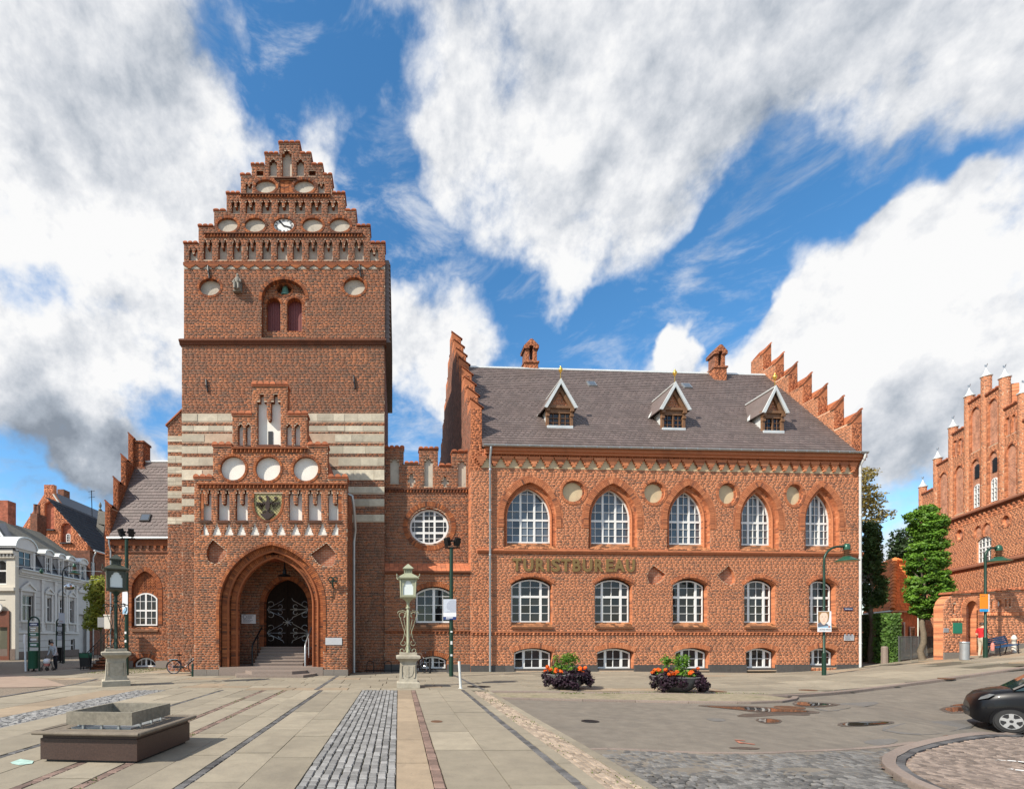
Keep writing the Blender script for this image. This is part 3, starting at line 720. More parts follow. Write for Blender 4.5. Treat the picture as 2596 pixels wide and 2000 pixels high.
rings = MB(); ring(rings, FT, [(bu1, bvs-0.1)]+archtop(bu0, bu1, bvs, bva)+[(bu0, bvs-0.1)], 0.16, -0.05, 0.024, dark=0.35)
obj('brick_ring', rings, 'brick', tower)
cp = MB()
for i, (a, b, y) in enumerate(steps):
 v = left[i][1]
 spans_ = [(left[i][0], right[i][0])] if i == 0 else [(left[i][0] if i < 7 else ul, left[i-1][0]-0.06), (right[i-1][0]+0.06, right[i][0] if i < 7 else ur)]
 for s0, s1 in spans_:
  c = MB(); coping(c, FT, s0, s1, v, -0.75, 0.0); obj('coping', c, 'terracotta', tower)
dt = MB()
dogtooth(dt, FT, *[q(FT, 1, x, 515)[0] for x in (542, 1290)], q(FT, 1, 0, 522)[1], q(FT, 1, 0, 508)[1], 0.1)
dogtooth(dt, FT, *[q(FT, 1, x, 840)[0] for x in (250, 1555)], q(FT, 1, 0, 846)[1], q(FT, 1, 0, 830)[1], 0.1)
obj('dogtooth_course', dt, 'brick', tower, kind='stuff')
for x0, x1, y in ((542, 1290, 506), (250, 1555, 826)):
 c = MB(); c.box(FT, q(FT, 1, x0, y)[0], q(FT, 1, x1, y)[0], q(FT, 1, 0, y)[1], q(FT, 1, 0, y-7)[1], 0.0, 0.11, 0.15); obj('ledge', c, 'brick', tower)
c = MB(); c.box(FT, *R4(FT, 1, 828, 1010, 366, 373), 0, 0.09, 0.1); obj('ledge', c, 'brick', tower)
# corbel frieze under the gable
cf = MB(); v0, v1 = q(FT, 1, 0, 1108)[1], q(FT, 1, 0, 1058)[1]; n = 17; p = (ur-ul)/n
cf.box(FT, ul-0.02, ur+0.02, v0+(v1-v0)*0.55, v1, 0.0, 0.07, 0.45)
pl = MB(); pl.box(FT, ul, ur, v0, v0+(v1-v0)*0.55, 0.005, 0.016); obj('frieze_ground', pl, 'plaster', tower)
for i in range(n):
 for k, w in enumerate((0.86, 0.55, 0.26)):
  cf.box(FT, ul+(i+0.5-w/2)*p, ul+(i+0.5+w/2)*p, v0+(v1-v0)*(0.40-0.18*k), v0+(v1-v0)*(0.55-0.18*k+0.03), 0.0, 0.068-0.004*k, btone(0.3))
obj('corbel_frieze', cf, 'brick', tower)
# belfry: tracery wall behind the arch, shutters, bell
FB = FT.off(-0.30); bh = []
sh = []
for x0, x1 in ((762, 877), (932, 1053)):
 u0, u1, v0, v1 = R4(FB, 1, x0, x1, 1345, 1618); a = arch(u0, u1, v0, q(FB, 1, 0, 1400)[1], v1); bh.append((a, 0.32)); sh.append((a, u0, u1, v0, v1))
bc = EL(FB, 1, 908, 1275, 62, 46, 20); bh.append((bc, 0.4))
tr = wall(FB, inset(belfry, -0.02), bh, tower, 0.3, name='tracery_wall', dark=0.2, mid=0.64)
for a, u0, u1, v0, v1 in sh: rr = MB(); ring(rr, FB, archtop(u0, u1, q(FB, 1, 0, 1400)[1], v1), 0.12, -0.05, 0.02, dark=0.15); obj('brick_ring', rr, 'brick', tower)
rr = MB(); ring(rr, FB, bc, 0.11, -0.05, 0.02, closed=True, dark=0.2); obj('brick_ring', rr, 'brick', tower)
for a, u0, u1, v0, v1 in sh:
 s = MB(); n = 6
 for i in range(n):
  g = clip(a, u0+(u1-u0)*i/n+0.006, u0+(u1-u0)*(i+1)/n-0.006, v0, v1)
  if len(g) > 2: s.prism(FB, g, -0.37, -0.30-0.004*(i % 2))
 obj('belfry_shutter', s, 'shutter_red', tower)
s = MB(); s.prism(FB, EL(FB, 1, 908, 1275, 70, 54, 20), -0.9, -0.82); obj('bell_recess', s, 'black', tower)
bp = FB.pt(*q(FB, 1, 910, 1312), -0.25); bell = MB(); kb = 0.30
bell.lathe(bp, [(r*kb, h*kb*1.9) for r, h in ((1.0, 0), (0.96, 0.08), (0.78, 0.25), (0.62, 0.55), (0.55, 0.8), (0.4, 0.95), (0.1, 1.02), (0.02, 1.1))], 16)
bell.tube([bp+Vector((-0.6, 0, 0.62)), bp+Vector((0.6, 0, 0.62))], 0.06)
autosmooth(obj('bell', bell, 'bronze_green', tower), 50)
sl = MB(); sl.add([FT.pt(bu0, bv0-0.02, 0.03), FT.pt(bu1, bv0-0.02, 0.03), FT.pt(bu1, bv0+0.16, -0.31), FT.pt(bu0, bv0+0.16, -0.31)], [(0, 1, 2, 3)], 0.3); obj('sill', sl, 'sill_tile', tower)
# clock
clk = MB(); face_poly = EL(FT, 1, 903, 745, 82, 56, 36); clk.prism(FT, face_poly, -0.10, -0.07); clock = obj('clock_dial', clk, 'white_paint', tower)
cu, cv = CLK; ru, rv = max(a[0] for a in face_poly)-cu, max(a[1] for a in face_poly)-cv
num = ['I', 'II', 'III', 'IV', 'V', 'VI', 'VII', 'VIII', 'IX', 'X', 'XI', 'XII']
for i, t in enumerate(num):
 nm = MB(); th = math.pi/2-2*math.pi*(i+1)/12; n = len(t)
 for j, chh in enumerate(t):
  off = (j-(n-1)/2)*0.05
  def pp(s, r): r = r; return (cu+ru*(r*math.cos(th))+s*math.sin(th), cv+rv*(r*math.sin(th))-s*math.cos(th))
  strokes = {'I': [(0, 0)], 'V': [(-0.022, 0), (0.022, 0)], 'X': [(-0.022, 0.022), (0.022, -0.022)]}[chh]
  for s0, s1 in strokes:
   a, b = pp(off+s0, 0.90), pp(off+s1, 0.68); dx, dy = b[0]-a[0], b[1]-a[1]; l = math.hypot(dx, dy); nx, ny = -dy/l*0.011, dx/l*0.011
   nm.prism(FT, [(a[0]+nx, a[1]+ny), (a[0]-nx, a[1]-ny), (b[0]-nx, b[1]-ny), (b[0]+nx, b[1]+ny)], -0.07, -0.062)
 obj('numeral', nm, 'black', clock)
for tip, wd in (((858, 700), 0.045), ((975, 766), 0.035)):
 h = MB(); t = q(FT, 1, *tip); dx, dy = t[0]-cu, t[1]-cv; l = math.hypot(dx, dy); nx, ny = -dy/l*wd, dx/l*wd
 h.prism(FT, [(cu-dx*0.2+nx*0.6, cv-dy*0.2+ny*0.6), (cu-dx*0.2-nx*0.6, cv-dy*0.2-ny*0.6), (cu+dx*0.7-nx, cv+dy*0.7-ny), t, (cu+dx*0.7+nx, cv+dy*0.7+ny)], -0.055 if wd > 0.04 else -0.045, -0.05 if wd > 0.04 else -0.04)
 obj('clock_hand', h, 'iron', clock)
# seated statue on the wall
st = MB(); sp = FT.pt(*q(FT, 1, 532, 1310), 0.0)
st.cube(sp.x-0.33, sp.x+0.30, sp.y-0.32, sp.y+0.02, sp.z, sp.z+0.1)
st.lathe(sp+Vector((0, -0.2, 0.1)), [(0.30, 0), (0.28, 0.2), (0.30, 0.42), (0.24, 0.5), (0.20, 0.6), (0.23, 0.85), (0.19, 0.98), (0.07, 1.04), (0.065, 1.08), (0.10, 1.14), (0.105, 1.22), (0.07, 1.31), (0.02, 1.34)], 12, sy=0.75)
st.tube([sp+Vector((0.2, -0.22, 0.92)), sp+Vector((0.3, -0.38, 0.62)), sp+Vector((0.08, -0.46, 0.66))], [0.09, 0.08, 0.06])
st.tube([sp+Vector((-0.2, -0.22, 0.92)), sp+Vector((-0.31, -0.36, 0.62)), sp+Vector((-0.05, -0.46, 0.58))], [0.09, 0.08, 0.06])
st.tube([sp+Vector((-0.12, -0.25, 0.48)), sp+Vector((-0.14, -0.48, 0.44)), sp+Vector((-0.15, -0.46, 0.1))], [0.12, 0.11, 0.09]); st.tube([sp+Vector((0.12, -0.25, 0.48)), sp+Vector((0.15, -0.48, 0.44)), sp+Vector((0.16, -0.46, 0.1))], [0.12, 0.11, 0.09])
st.cube(sp.x-0.3, sp.x+0.3, sp.y-0.1, sp.y+0.0, sp.z+0.1, sp.z+0.75)
st.v = [tuple(sp+(Vector(p)-sp)*0.70) for p in st.v]
autosmooth(obj('statue', st, 'statue_stone', tower, label='weathered seated stone figure set on the wall'), 60)
for zk, x, y in ((1, 290, 1140), (1, 1530, 1130), (2, 375, 480), (2, 1497, 455)):
 a = MB(); p = FT.pt(*q(FT, zk, x, y), 0.05); a.tube([p+Vector((0.05, 0, -0.32)), p+Vector((0, -0.03, 0)), p+Vector((-0.03, 0, 0.36))], 0.045, 6); a.tube([p+Vector((0, 0.06, 0)), p+Vector((0, -0.08, 0))], 0.05, 6); obj('wall_anchor', a, 'iron', tower)
# string course and the lower stage with its limestone bands
ll, lr = FT.uv(461, 900)[0], FT.uv(974.5, 900)[0]; SB = FT.uv(*Z(2, 0, 168))[1]
c = MB(); c.extrude_u(FT, [(-0.3, SV+0.02), (0.02, SV+0.01), (0.20, SV-0.12), (0.20, SV-0.19), (0.10, SB+0.08), (0.06, SB), (-0.3, SB)], ll-0.1, lr+0.1, 0.25); obj('string_course', c, 'brick', tower)
bandsY = [(690, 745), (780, 820), (848, 900), (935, 990), (1025, 1082), (1117, 1192), (1245, 1290), (1337, 1390), (1455, 1507)]
pu0, pu1 = -7.7, -4.5
dz = 1.37; du0, du1, dvs, dva = -7.33, -4.93, 3.6, 5.05
door_arch = arch(du0, du1, dz, dvs, dva)
low = [(ll, 0.0), (lr, 0.0), (lr, SB), (ll, SB)]
bands = [(q(FT, 2, 0, b)[1], q(FT, 2, 0, a)[1]) for a, b in bandsY]
pol, por = FT.uv(492, 1300)[0]+0.35, FT.uv(880, 1300)[0]-0.35
tl = wall(FT, low, [(door_arch, 0.5)], tower, 0.7, singles=300, nobrick=[rect(ll, lr, a-0.01, b+0.012) for a, b in bands], dark=0.48, mid=0.51, patch=0.06, name='lower_wall')
for a, b in bands:
 u = ll
 while u < lr-0.02:
  w = min(random.uniform(0.45, 1.25), lr-u)
  if lr-u-w < 0.3: w = lr-u
  if not (pol < u and u+w < por and a < 13.0):
   two = (b-a) > 0.55 and random.random() < 0.8
   for (c0, c1) in (((a, (a+b)/2-0.006), ((a+b)/2+0.006, b)) if two else ((a, b),)):
    s = MB(); d = random.uniform(0.008, 0.03); s.box(FT, u+0.007, u+w-0.007, c0, c1, -0.05, d, random.random()); obj('stone', s, 'limestone', tower)
  u += w
# buttress on the left
FBt = fac(0, 27.5); b0, b1 = q(FBt, 2, 76, 1000)[0], ll+0.02
vt0, vt1 = q(FBt, 2, 0, 775)[1], q(FBt, 2, 0, 640)[1]
bpoly = [(b0, 0.0), (b1, 0.0), (b1, vt1), (b0, vt0)]
bb = [(q(FBt, 2, 0, y1)[1], q(FBt, 2, 0, y0)[1]) for y0, y1 in ((865, 900), (935, 980), (1010, 1060), (1095, 1140), (1175, 1232), (1285, 1327), (1373, 1418), (1483, 1527))]
wall(FBt, bpoly, [], tower, 2.5, name='buttress', nobrick=[rect(b0, b1, a-0.01, b+0.012) for a, b in bb], dark=0.42, mid=0.52)
for a, b in bb:
 u = b0
 for w in ((0.45, b1-b0-0.45) if random.random() < 0.5 else (0.8, b1-b0-0.8)):
  for c0, c1 in ((a, (a+b)/2-0.005), ((a+b)/2+0.005, b)):
   s = MB(); s.box(FBt, u+(0.0 if u == b0 else 0.006), u+w-0.006, c0, c1, -0.05, random.uniform(0.008, 0.025), random.random()); obj('stone', s, 'limestone', tower)
  u += w
c = MB(); c.prism(FBt, [(b0-0.1, vt0-0.06), (b0-0.1, vt0+0.02), (b1, vt1+0.12), (b1, vt1+0.02)], -2.5, 0.08, 0.3); obj('coping', c, 'terracotta', tower)
# flanks, back and roof of the tower
EV = q(FT, 1, 0, 1085)[1]
b = MB(); b.cube(ul+0.02, ur-0.02, 27.7, 36, 0.0, EV); b.cube(ll+0.02, lr-0.02, 27.7, 36.1, 0, SB)
b.add([(ul, 27.7, EV), (ur, 27.7, EV), (ur, 36, EV), (ul, 36, EV), ((ul+ur)/2, 27.7, EV+5.2), ((ul+ur)/2, 36, EV+5.2)], [(1, 2, 5, 4), (3, 0, 4, 5), (2, 3, 5), (0, 1, 4)])
obj('tower_body', b, 'brick_far', tower)
b = MB(); v = SV
FE = Fr((ur+0.0, 27.15, 0), (0, 1, 0), (0, 0, 1))
vv = SV-0.1
while vv < EV+0.2:
 b.add([FE.pt(0, vv, 0.30), FE.pt(8.6, vv, 0.30), FE.pt(8.6, vv+0.26, 0.20), FE.pt(0, vv+0.26, 0.20), FE.pt(0, vv, -0.1), FE.pt(0, vv+0.26, -0.1), FE.pt(8.6, vv, -0.1)], [(0, 1, 2, 3), (4, 0, 3, 5), (4, 6, 1, 0)], random.random()); vv += 0.25
obj('tile_hanging', b, 'slate', tower)
# ================================================================ entrance porch in front of the tower
FP = fac(0, 24.3, k=0.034, ref=1450)
porch = thing('entrance_porch', (-6.3, 24.3, 0), 'brick entrance porch with stepped gable, pointed doorway and eagle shield', 'porch')
pst = [(672, 940, 480), (528, 1098, 702), (388, 1262, 938), (262, 1425, 1184)]
pl_, pr_ = FP.uv(492.5, 1450)[0], FP.uv(880.5, 1450)[0]
L_, R_ = [], []
for i, (a, b, y) in enumerate(pst):
 A, B = q(FP, 2, a, y), q(FP, 2, b, y)
 L_.append((A[0] if i < 3 else pl_, A[1])); R_.append((B[0] if i < 3 else pr_, B[1]))
out = [(pl_, 0.0), (pr_, 0.0)]
for i in range(3, -1, -1):
 out.append(R_[i])
 if i: out.append((R_[i-1][0], R_[i][1]))
for i in range(4):
 out.append(L_[i])
 if i < 3: out.append((L_[i][0], L_[i+1][1]))
holes = []; panels = []
def hole(poly, d, mat='plaster_white', name='niche_panel'): holes.append((poly, d)); panels.append((poly, d, mat, name))
sills = []
def sill(x0, x1, y0, y1): sills.append(R4(FP, 2, x0-4, x1+4, y0, y1))
u0, u1, v0, v1 = R4(FP, 2, 725, 890, 540, 926); hole(twin(u0, u1, v0, v1, q(FP, 2, 800, 738)[1], 0.09), 0.24); sill(725, 890, 926, 942)
slit = rect(*R4(FP, 2, 799, 830, 808, 918))
for x0, x1 in ((580, 610), (640, 670), (948, 982), (1012, 1046)): hole(lancet(*R4(FP, 2, x0, x1, 762, 930)), 0.22); sill(x0, x1, 930, 944)
RC = [(545, 1102), (812, 1105), (1100, 1107)]
for x, y in RC: hole(EL(FP, 2, x, y, 92, 92, 32), 0.18, name='roundel')
for x0, x1 in ((310, 388), (442, 525), (580, 664), (985, 1078), (1133, 1224), (1285, 1380)):
 u0, u1, v0, v1 = R4(FP, 2, x0, x1, 1268, 1500); hole(twin(u0, u1, v0, v1, q(FP, 2, x0, 1378)[1], 0.15), 0.24); sill(x0, x1, 1500, 1518)
for x in (347, 440, 532, 627, 730, 832, 930, 1040, 1140, 1245, 1350):
 a = q(FP, 2, x, 1610); t = q(FP, 2, x, 1535); e = q(FP, 2, x+33, 1610); hole(steppyr(a[0], e[0]-a[0], a[1], t[1]+0.05, 4), 0.06, name='frieze_panel')
SHo = [q(FP, 2, *p) for p in ((715, 1295), (715, 1380), (728, 1430), (755, 1468), (790, 1492), (822, 1500), (855, 1490), (890, 1465), (915, 1428), (926, 1380), (926, 1295))][::-1]
if area2(SHo) < 0: SHo = SHo[::-1]
holes.append((SHo, 0.12))
for pts in (((480, 308), (612, 416), (585, 465), (550, 505), (505, 522), (445, 495), (430, 450), (430, 400), (447, 352)),
   ((1492, 338), (1540, 385), (1570, 425), (1577, 470), (1565, 515), (1545, 542), (1490, 545), (1430, 525), (1385, 475), (1355, 437))):
 P = [q(FP, 3, *p) for p in pts]; P = P if area2(P) > 0 else P[::-1]; hole(P, 0.26, 'brick_shield', 'blind_shield')
au0, au1 = FP.uv(556, 1450)[0], FP.uv(819, 1450)[0]; avs, ava = FP.uv(690, 1534)[1], FP.uv(690, 1381)[1]
iu0, iu1 = FP.uv(592, 1450)[0], FP.uv(790, 1450)[0]; iva = FP.uv(690, 1408)[1]; PF = 0.41
portal = arch(au0, au1, 0.0, avs, ava, 14); holes2 = holes+[([(a, b if b > 0.01 else 0.002) for a, b in portal], 0.0)]
mid_ = [((a[0]+b[0])/2, (a[1]+b[1])/2) for a, b in zip(archtop(au0, au1, avs, ava, 14), archtop(iu0, iu1, avs, iva, 14))]
pw = wall(FP, out, [(h, d) for h, d in holes]+[([(a, max(b, 0.30)) for a, b in portal], 0.30)], porch, 0.5, singles=300, dark=0.22, mid=0.66, sd=0.055, patch=0.03)
for p, d, m, n in panels: panel(p, FP, d, porch, m, n)
s = MB(); s.prism(FP, slit, -0.26, -0.21); obj('slit_window', s, 'black', porch)
s = MB()
for (u0, u1, v0, v1) in sills: s.box(FP, u0, u1, v0, v1, -0.1, 0.06, random.uniform(0, 0.3))
obj('niche_sills', s, 'brick', porch, kind='stuff')
for x, y in RC: rg = MB(); ring(rg, FP, EL(FP, 2, x, y, 92, 92, 32), 0.12, -0.06, 0.03, 0.10, closed=True, dark=0.1, mid=0.6); obj('brick_ring', rg, 'brick', porch)
rg = MB(); ring(rg, FP, SHo[:], 0.11, -0.05, 0.02, 0.22, dark=0.55); obj('brick_ring', rg, 'brick', porch)
rg = MB(); ring(rg, FP, [(au1, 1.2)]+archtop(au0, au1, avs, ava, 14)+[(au0, 1.2)], 0.14, -0.05, 0.035, 0.09, dark=0.1)
obj('brick_ring', rg, 'brick', porch)
# the stepped orders of the doorway
for (pa, pb, c0, c1) in ((archtop(au0, au1, avs, ava, 14), mid_, -0.95, -0.25), (mid_, archtop(iu0, iu1, avs, iva, 14), -0.95, -0.52)):
 m = MB(); w = pa[0][0]-pb[0][0]
 pth = [(pb[0][0], PF)]+pb+[(pb[-1][0], PF)]
 ring(m, FP, pth, w+0.02, c0, c1, 0.085, dark=0.12, mid=0.68); obj('doorway_order', m, 'brick', porch)
 t = MB(); t.tube([FP.pt(a, b, c1) for a, b in pth], 0.06, 8, 0.6); autosmooth(obj('roll_moulding', t, 'brick', porch))
cpm = []
for i in range(4):
 sp_ = [(L_[0][0], R_[0][0])] if i == 0 else [(L_[i][0], L_[i-1][0]-0.05), (R_[i-1][0]+0.05, R_[i][0])]
 for s0, s1 in sp_: c = MB(); coping(c, FP, s0, s1, L_[i][1], -0.55, 0.02, th=0.2, roll=0.3); obj('coping', c, 'terracotta', porch)
dt = MB()
for x0, x1, y in ((532, 1108, 970), (278, 1422, 1242)):
 a, b = q(FP, 2, x0, y)[0], q(FP, 2, x1, y)[0]; v = q(FP, 2, x0, y)[1]
 dogtooth(dt, FP, a, b, v-0.075, v+0.075, 0.11, 0.19); dt.box(FP, a, b, v+0.077, v+0.15, 0.0, 0.12, 0.5)
obj('dogtooth_course', dt, 'brick', porch, kind='stuff')
# east flank, west flank and the vault behind
for nm, X, s in (('flank_wall', pr_, 1), ('flank_wall', pl_, -1)):
 f = Fr((X, 24.3 if s > 0 else 27.0, 0), (0, s, 0), (0, 0, 1)); top = R_[3][1]-0.5
 wall(f, rect(0.02, 2.68, 0.0, top), [], porch, 0.45, name=nm, dark=0.24, mid=0.64)
b = MB(); b.cube(pl_+0.46, iu0-0.55, 25.26, 26.99, 0, 6.4); b.cube(iu1+0.55, pr_-0.46, 25.26, 26.99, 0, 6.4); b.cube(pl_+0.05, pr_-0.05, 24.82, 26.99, 6.0, R_[3][1]-0.3)
b.cube(L_[2][0]+0.05, R_[2][0]-0.05, 24.82, 26.99, R_[3][1]-0.31, R_[2][1]-0.5); b.cube(L_[1][0]+0.05, R_[1][0]-0.05, 24.82, 26.99, R_[2][1]-0.51, R_[1][1]-0.6)
obj('porch_body', b, 'brick_red', porch)
# granite base, threshold, steps
m = MB()
for a, b in ((pl_-0.03, pl_+0.62), (pl_+0.63, au0-0.02), (au1+0.02, pr_-0.66), (pr_-0.65, pr_+0.03)):
 s = MB(); s.box(FP, a, b, 0, 0.30, -0.3, 0.045, random.random()); obj('base_stone', s, 'granite', porch)
s = MB(); s.box(FP, au0, au1, 0, PF, -1.2, 0.05, 0.5); s.cube(iu0-0.5, iu1+0.5, 25.45, 27.0, 0.0, PF, 0.4); obj('threshold', s, 'granite_pink', porch)
ex = FP.uv(711, 1700)[0]
for (w0, w1, d, z0, z1) in ((3.85, 3.1, 1.35, 0.0, 0.13), (2.95, 1.9, 0.95, 0.13, 0.28)):
 s = MB(); s.prism(Fr((ex, 24.25, 0), (1, 0, 0), (0, -1, 0), (0, 0, 1)), [(-w0/2, 0), (w0/2, 0), (w0/2, 0.25*d), (w1/2, d), (-w1/2, d), (-w0/2, 0.25*d)][::-1], z0, z1, 0.5); obj('entrance_step', s, 'granite_pink', porch)
for i in range(6):
 s = MB(); s.cube(-7.4, -4.88, 25.25+0.29*i, 27.02, PF+0.16*i, PF+0.16*(i+1)-0.004, 0.3+0.4*random.random()); s.cube(-7.4, -4.88, 25.22+0.29*i, 25.25+0.29*i, PF+0.16*i+0.10, PF+0.16*(i+1)-0.004, 0.9); obj('inner_step', s, 'granite_pink', porch)
s = MB(); s.cube(-7.5, -4.8, 26.99, 27.52, 1.2, 1.37); obj('door_sill', s, 'granite_pink', porch)
for X in (-7.45, -4.75):
 s = MB(); s.tube([(X, 25.2, PF), (X, 25.2, PF+1.0), (X, 25.3, PF+1.12), (X, 26.95, PF+2.0)], 0.045, 8); s.tube([(X, 26.2, PF+0.4), (X, 26.2, PF+1.6)], 0.03, 6); autosmooth(obj('handrail', s, 'zinc' if X > -5 else 'iron', porch))
# the double door
FD = FT.off(-0.42); leaf = arch(du0, du1, dz, dvs, dva)
rg = MB(); ring(rg, FT, [(du1, dz)]+archtop(du0, du1, dvs, dva)+[(du0, dz)], 0.25, -0.06, 0.05, 0.09, dark=0.1, mid=0.66); obj('door_arch_ring', rg, 'brick', porch)
dm = (du0+du1)/2
for sd in (0, 1):
 a0, a1 = (du0, dm-0.006) if sd == 0 else (dm+0.006, du1); d0 = None
 for j in range(7):
  g = clip(leaf, a0+(a1-a0)*j/7+0.004, a0+(a1-a0)*(j+1)/7-0.004, dz, dva)
  if len(g) < 3: continue
  s = MB(); s.prism(FD, g, -0.08, random.uniform(-0.006, 0.006))
  if d0 is None: d0 = obj('door_leaf', s, 'oak_dark', porch)
  else: obj('plank', s, 'oak_dark', d0)
 for hv in (dz+0.75, dz+2.05):
  h = MB(); s_ = 1 if sd == 0 else -1; hx = du0+0.06 if sd == 0 else du1-0.06
  P = lambda x, y: FD.pt(hx+s_*x, hv+y, 0.02)
  def sw(pts): h.tube([P(*p) for p in pts], 0.018, 5)
  sw([(0, 0), (1.0, 0)]); sw([(0, 0.02), (0.45, 0.28), (0.85, 0.5), (0.92, 0.62)]); sw([(0, -0.02), (0.45, -0.24), (0.85, -0.42), (0.92, -0.55)])
  for y in (1, -1):
   sw([(0.05, 0.05*y)]+[(0.2+0.16*math.cos(t), 0.30*y+0.14*y*math.sin(t)) for t in np.linspace(-2.2, 2.6, 10)])
   sw([(0.62, 0.03*y)]+[(0.72+0.12*math.cos(t), 0.16*y+0.12*y*math.sin(t)) for t in np.linspace(-2.0, 3.0, 9)])
  obj('hinge_scroll', h, 'hinge_iron', d0)
h = MB()
for t in range(8): h.tube([FD.pt(dm, dz+1.35, 0.02), FD.pt(dm+0.28*math.cos(t*math.pi/4), dz+1.35+0.22*math.sin(t*math.pi/4), 0.02)], [0.03, 0.012], 5)
obj('lock_plate', h, 'hinge_iron', porch)
# eagle shield
gs = MB(); gs.prism(FP, SHo, -0.12, -0.05)
T = newmat('shield_gold'); P_ = coord(T, 'World'); sep = T.n('SeparateXYZ'); T.l(P_, sep.inputs[0])
a = T.math('SINE', T.math('MULTIPLY', T.math('ADD', sep.outputs[0], sep.outputs[2]), 38.0)); b_ = T.math('SINE', T.math('MULTIPLY', T.math('SUBTRACT', sep.outputs[0], sep.outputs[2]), 38.0))
ln = T.math('MAXIMUM', T.maprange(a, 0.8, 0.95), T.maprange(b_, 0.8, 0.95)); finish(T, T.mix(ln, (0.42, 0.36, 0.16, 1), (0.10, 0.08, 0.025, 1)), 0.45, 0.4)
shield = obj('eagle_shield', gs, 'shield_gold', porch, label='gilt shield with a dark eagle over the doorway')
simple('eagle_dark', (0.045, 0.026, 0.018), 0.4, 0.3, var=0.3, scale=9)
eg = MB(); hq = lambda x, y: FP.uv(620+x/15.3, 1230+y/15.3)
def ep(pts, c=0.03): P = [hq(*p) for p in pts]; eg.prism(FP, P, -0.05, c)
ep([(740, 420), (800, 400), (850, 440), (860, 560), (900, 700), (900, 860), (850, 1000), (790, 1000), (720, 860), (720, 700), (780, 560), (790, 480), (730, 480)], 0.06)
for sx in (1, -1):
 X = lambda x: 812+sx*(x-812)
 ep([(X(720), 660), (X(560), 620), (X(460), 540), (X(440), 470), (X(520), 430), (X(590), 490), (X(540), 545), (X(500), 520), (X(540), 600), (X(720), 720)], 0.05)
 for i in range(5): ep([(X(700-i*70), 700-i*12), (X(650-i*70), 690-i*14), (X(600-i*58), 880+i*10-i*i*12), (X(560-i*50), 960-i*45), (X(590-i*52), 850-i*20)], 0.035-0.004*i)
 ep([(X(740), 960), (X(620), 1010), (X(600), 1060), (X(700), 1040), (X(760), 1000)])
ep([(760, 1000), (860, 1000), (880, 1080), (1000, 1100), (1100, 1080), (1040, 1180), (900, 1300), (812, 1330), (720, 1300), (580, 1180), (520, 1080), (640, 1100), (740, 1080)], 0.045)
obj('eagle', eg, 'eagle_dark', shield)
# lamp hanging in the archway
lm = MB(); lp = Vector((FP.uv(706, 1450)[0], 25.6, 0)); lz = 1.9+(1614-1460)/(1253/25.6)
lm.lathe((lp.x, lp.y, lz), [(0.36, 0), (0.34, 0.02), (0.10, 0.12), (0.10, 0.32), (0.05, 0.38), (0.02, 0.8)], 14); autosmooth(obj('hanging_lamp', lm, 'iron', porch))
# ================================================================ the long hall to the right
x1_, x2_ = W(1193, 0, 26.8).x, W(2185, 0, 27.9).x
FH = fac(x1_, 26.8, x2_-x1_, 1.1, k=0.035, ref=1420); HLEN = math.hypot(x2_-x1_, 1.1)
hall = thing('town_hall', tuple(FH.pt(HLEN/2, 0, 0)), 'long red brick hall with slate roof, pointed windows and stepped gables', 'building')
EZ, SZ, TOPZ = 11.75, 6.56, 12.1
outer = [(0, 0), (HLEN, 0), (HLEN, TOPZ), (0, TOPZ)]
holes = []; wins = []
UW = []
for i, (zk, x0, x1, ya, yb, ar0, ar1, aapex) in enumerate(((8, 250, 570, 190, 562, 212, 600, 122), (8, 858, 1160, 202, 570, 836, 1196, 130), (8, 1433, 1701, 212, 578, 1415, 1730, 143), (9, 510, 750, 218, 578, 498, 785, 152), (9, 983, 1200, 218, 572, 975, 1232, 155))):
 a = q(FH, zk, ar0, 400)[0]; b = q(FH, zk, ar1, 400)[0]; va = 9.72; vs = q(FH, 8, 250, 378)[1]; vb = 6.78
 holes.append((arch(a, b, vb, vs, q(FH, zk, (x0+x1)/2, aapex)[1], 12), 0.24)); UW.append((a, b, vb, vs, q(FH, zk, (x0+x1)/2, aapex)[1]))
LW = []
for zk, x0, x1 in ((8, 290, 592), (8, 905, 1180), (8, 1478, 1732), (9, 553, 780), (9, 1030, 1225)):
 a, b = q(FH, zk, x0, 1000)[0], q(FH, zk, x1, 1000)[0]; vb, vs, va = q(FH, 8, 300, 1180)[1], q(FH, 8, 300, 872)[1], q(FH, 8, 450, 822)[1]
 holes.append((arch(a, b, vb, vs, va), 0.30)); LW.append((a, b, vb, vs, va))
BW = []
for zk, x0, x1, in ((8, 325, 610), (8, 936, 1205), (8, 1512, 1760), (9, 580, 803), (9, 1050, 1245)):
 a, b = q(FH, zk, x0, 1400)[0], q(FH, zk, x1, 1400)[0]; vb = 0.06 if zk == 8 or x0 < 900 else 0.2
 holes.append((arch(a, b, vb, 1.06, 1.30), 0.34)); BW.append((a, b, vb, 1.06, 1.30))
RD = []
for zk, x, y, r in ((8, 718, 143, 84), (8, 1313, 148, 77), (9, 402, 157, 68), (9, 893, 163, 62)):
 c = q(FH, zk, x, y); e = q(FH, zk, x+r, y); RD.append((c[0], e[0]-c[0])); holes.append((ellipse(c[0], 9.86, e[0]-c[0], 0.60, 30), 0.2))
SHD = []
for zk, pts in ((8, ((1328, 735), (1418, 800), (1400, 835), (1370, 858), (1335, 870), (1300, 868), (1288, 835), (1285, 800), (1300, 765))), (9, ((430, 735), (465, 780), (480, 820), (475, 862), (450, 876), (410, 865), (375, 838), (350, 806)))):
 P = [q(FH, zk, *p) for p in pts]; P = P if area2(P) > 0 else P[::-1]; SHD.append(P); holes.append((P, 0.2))
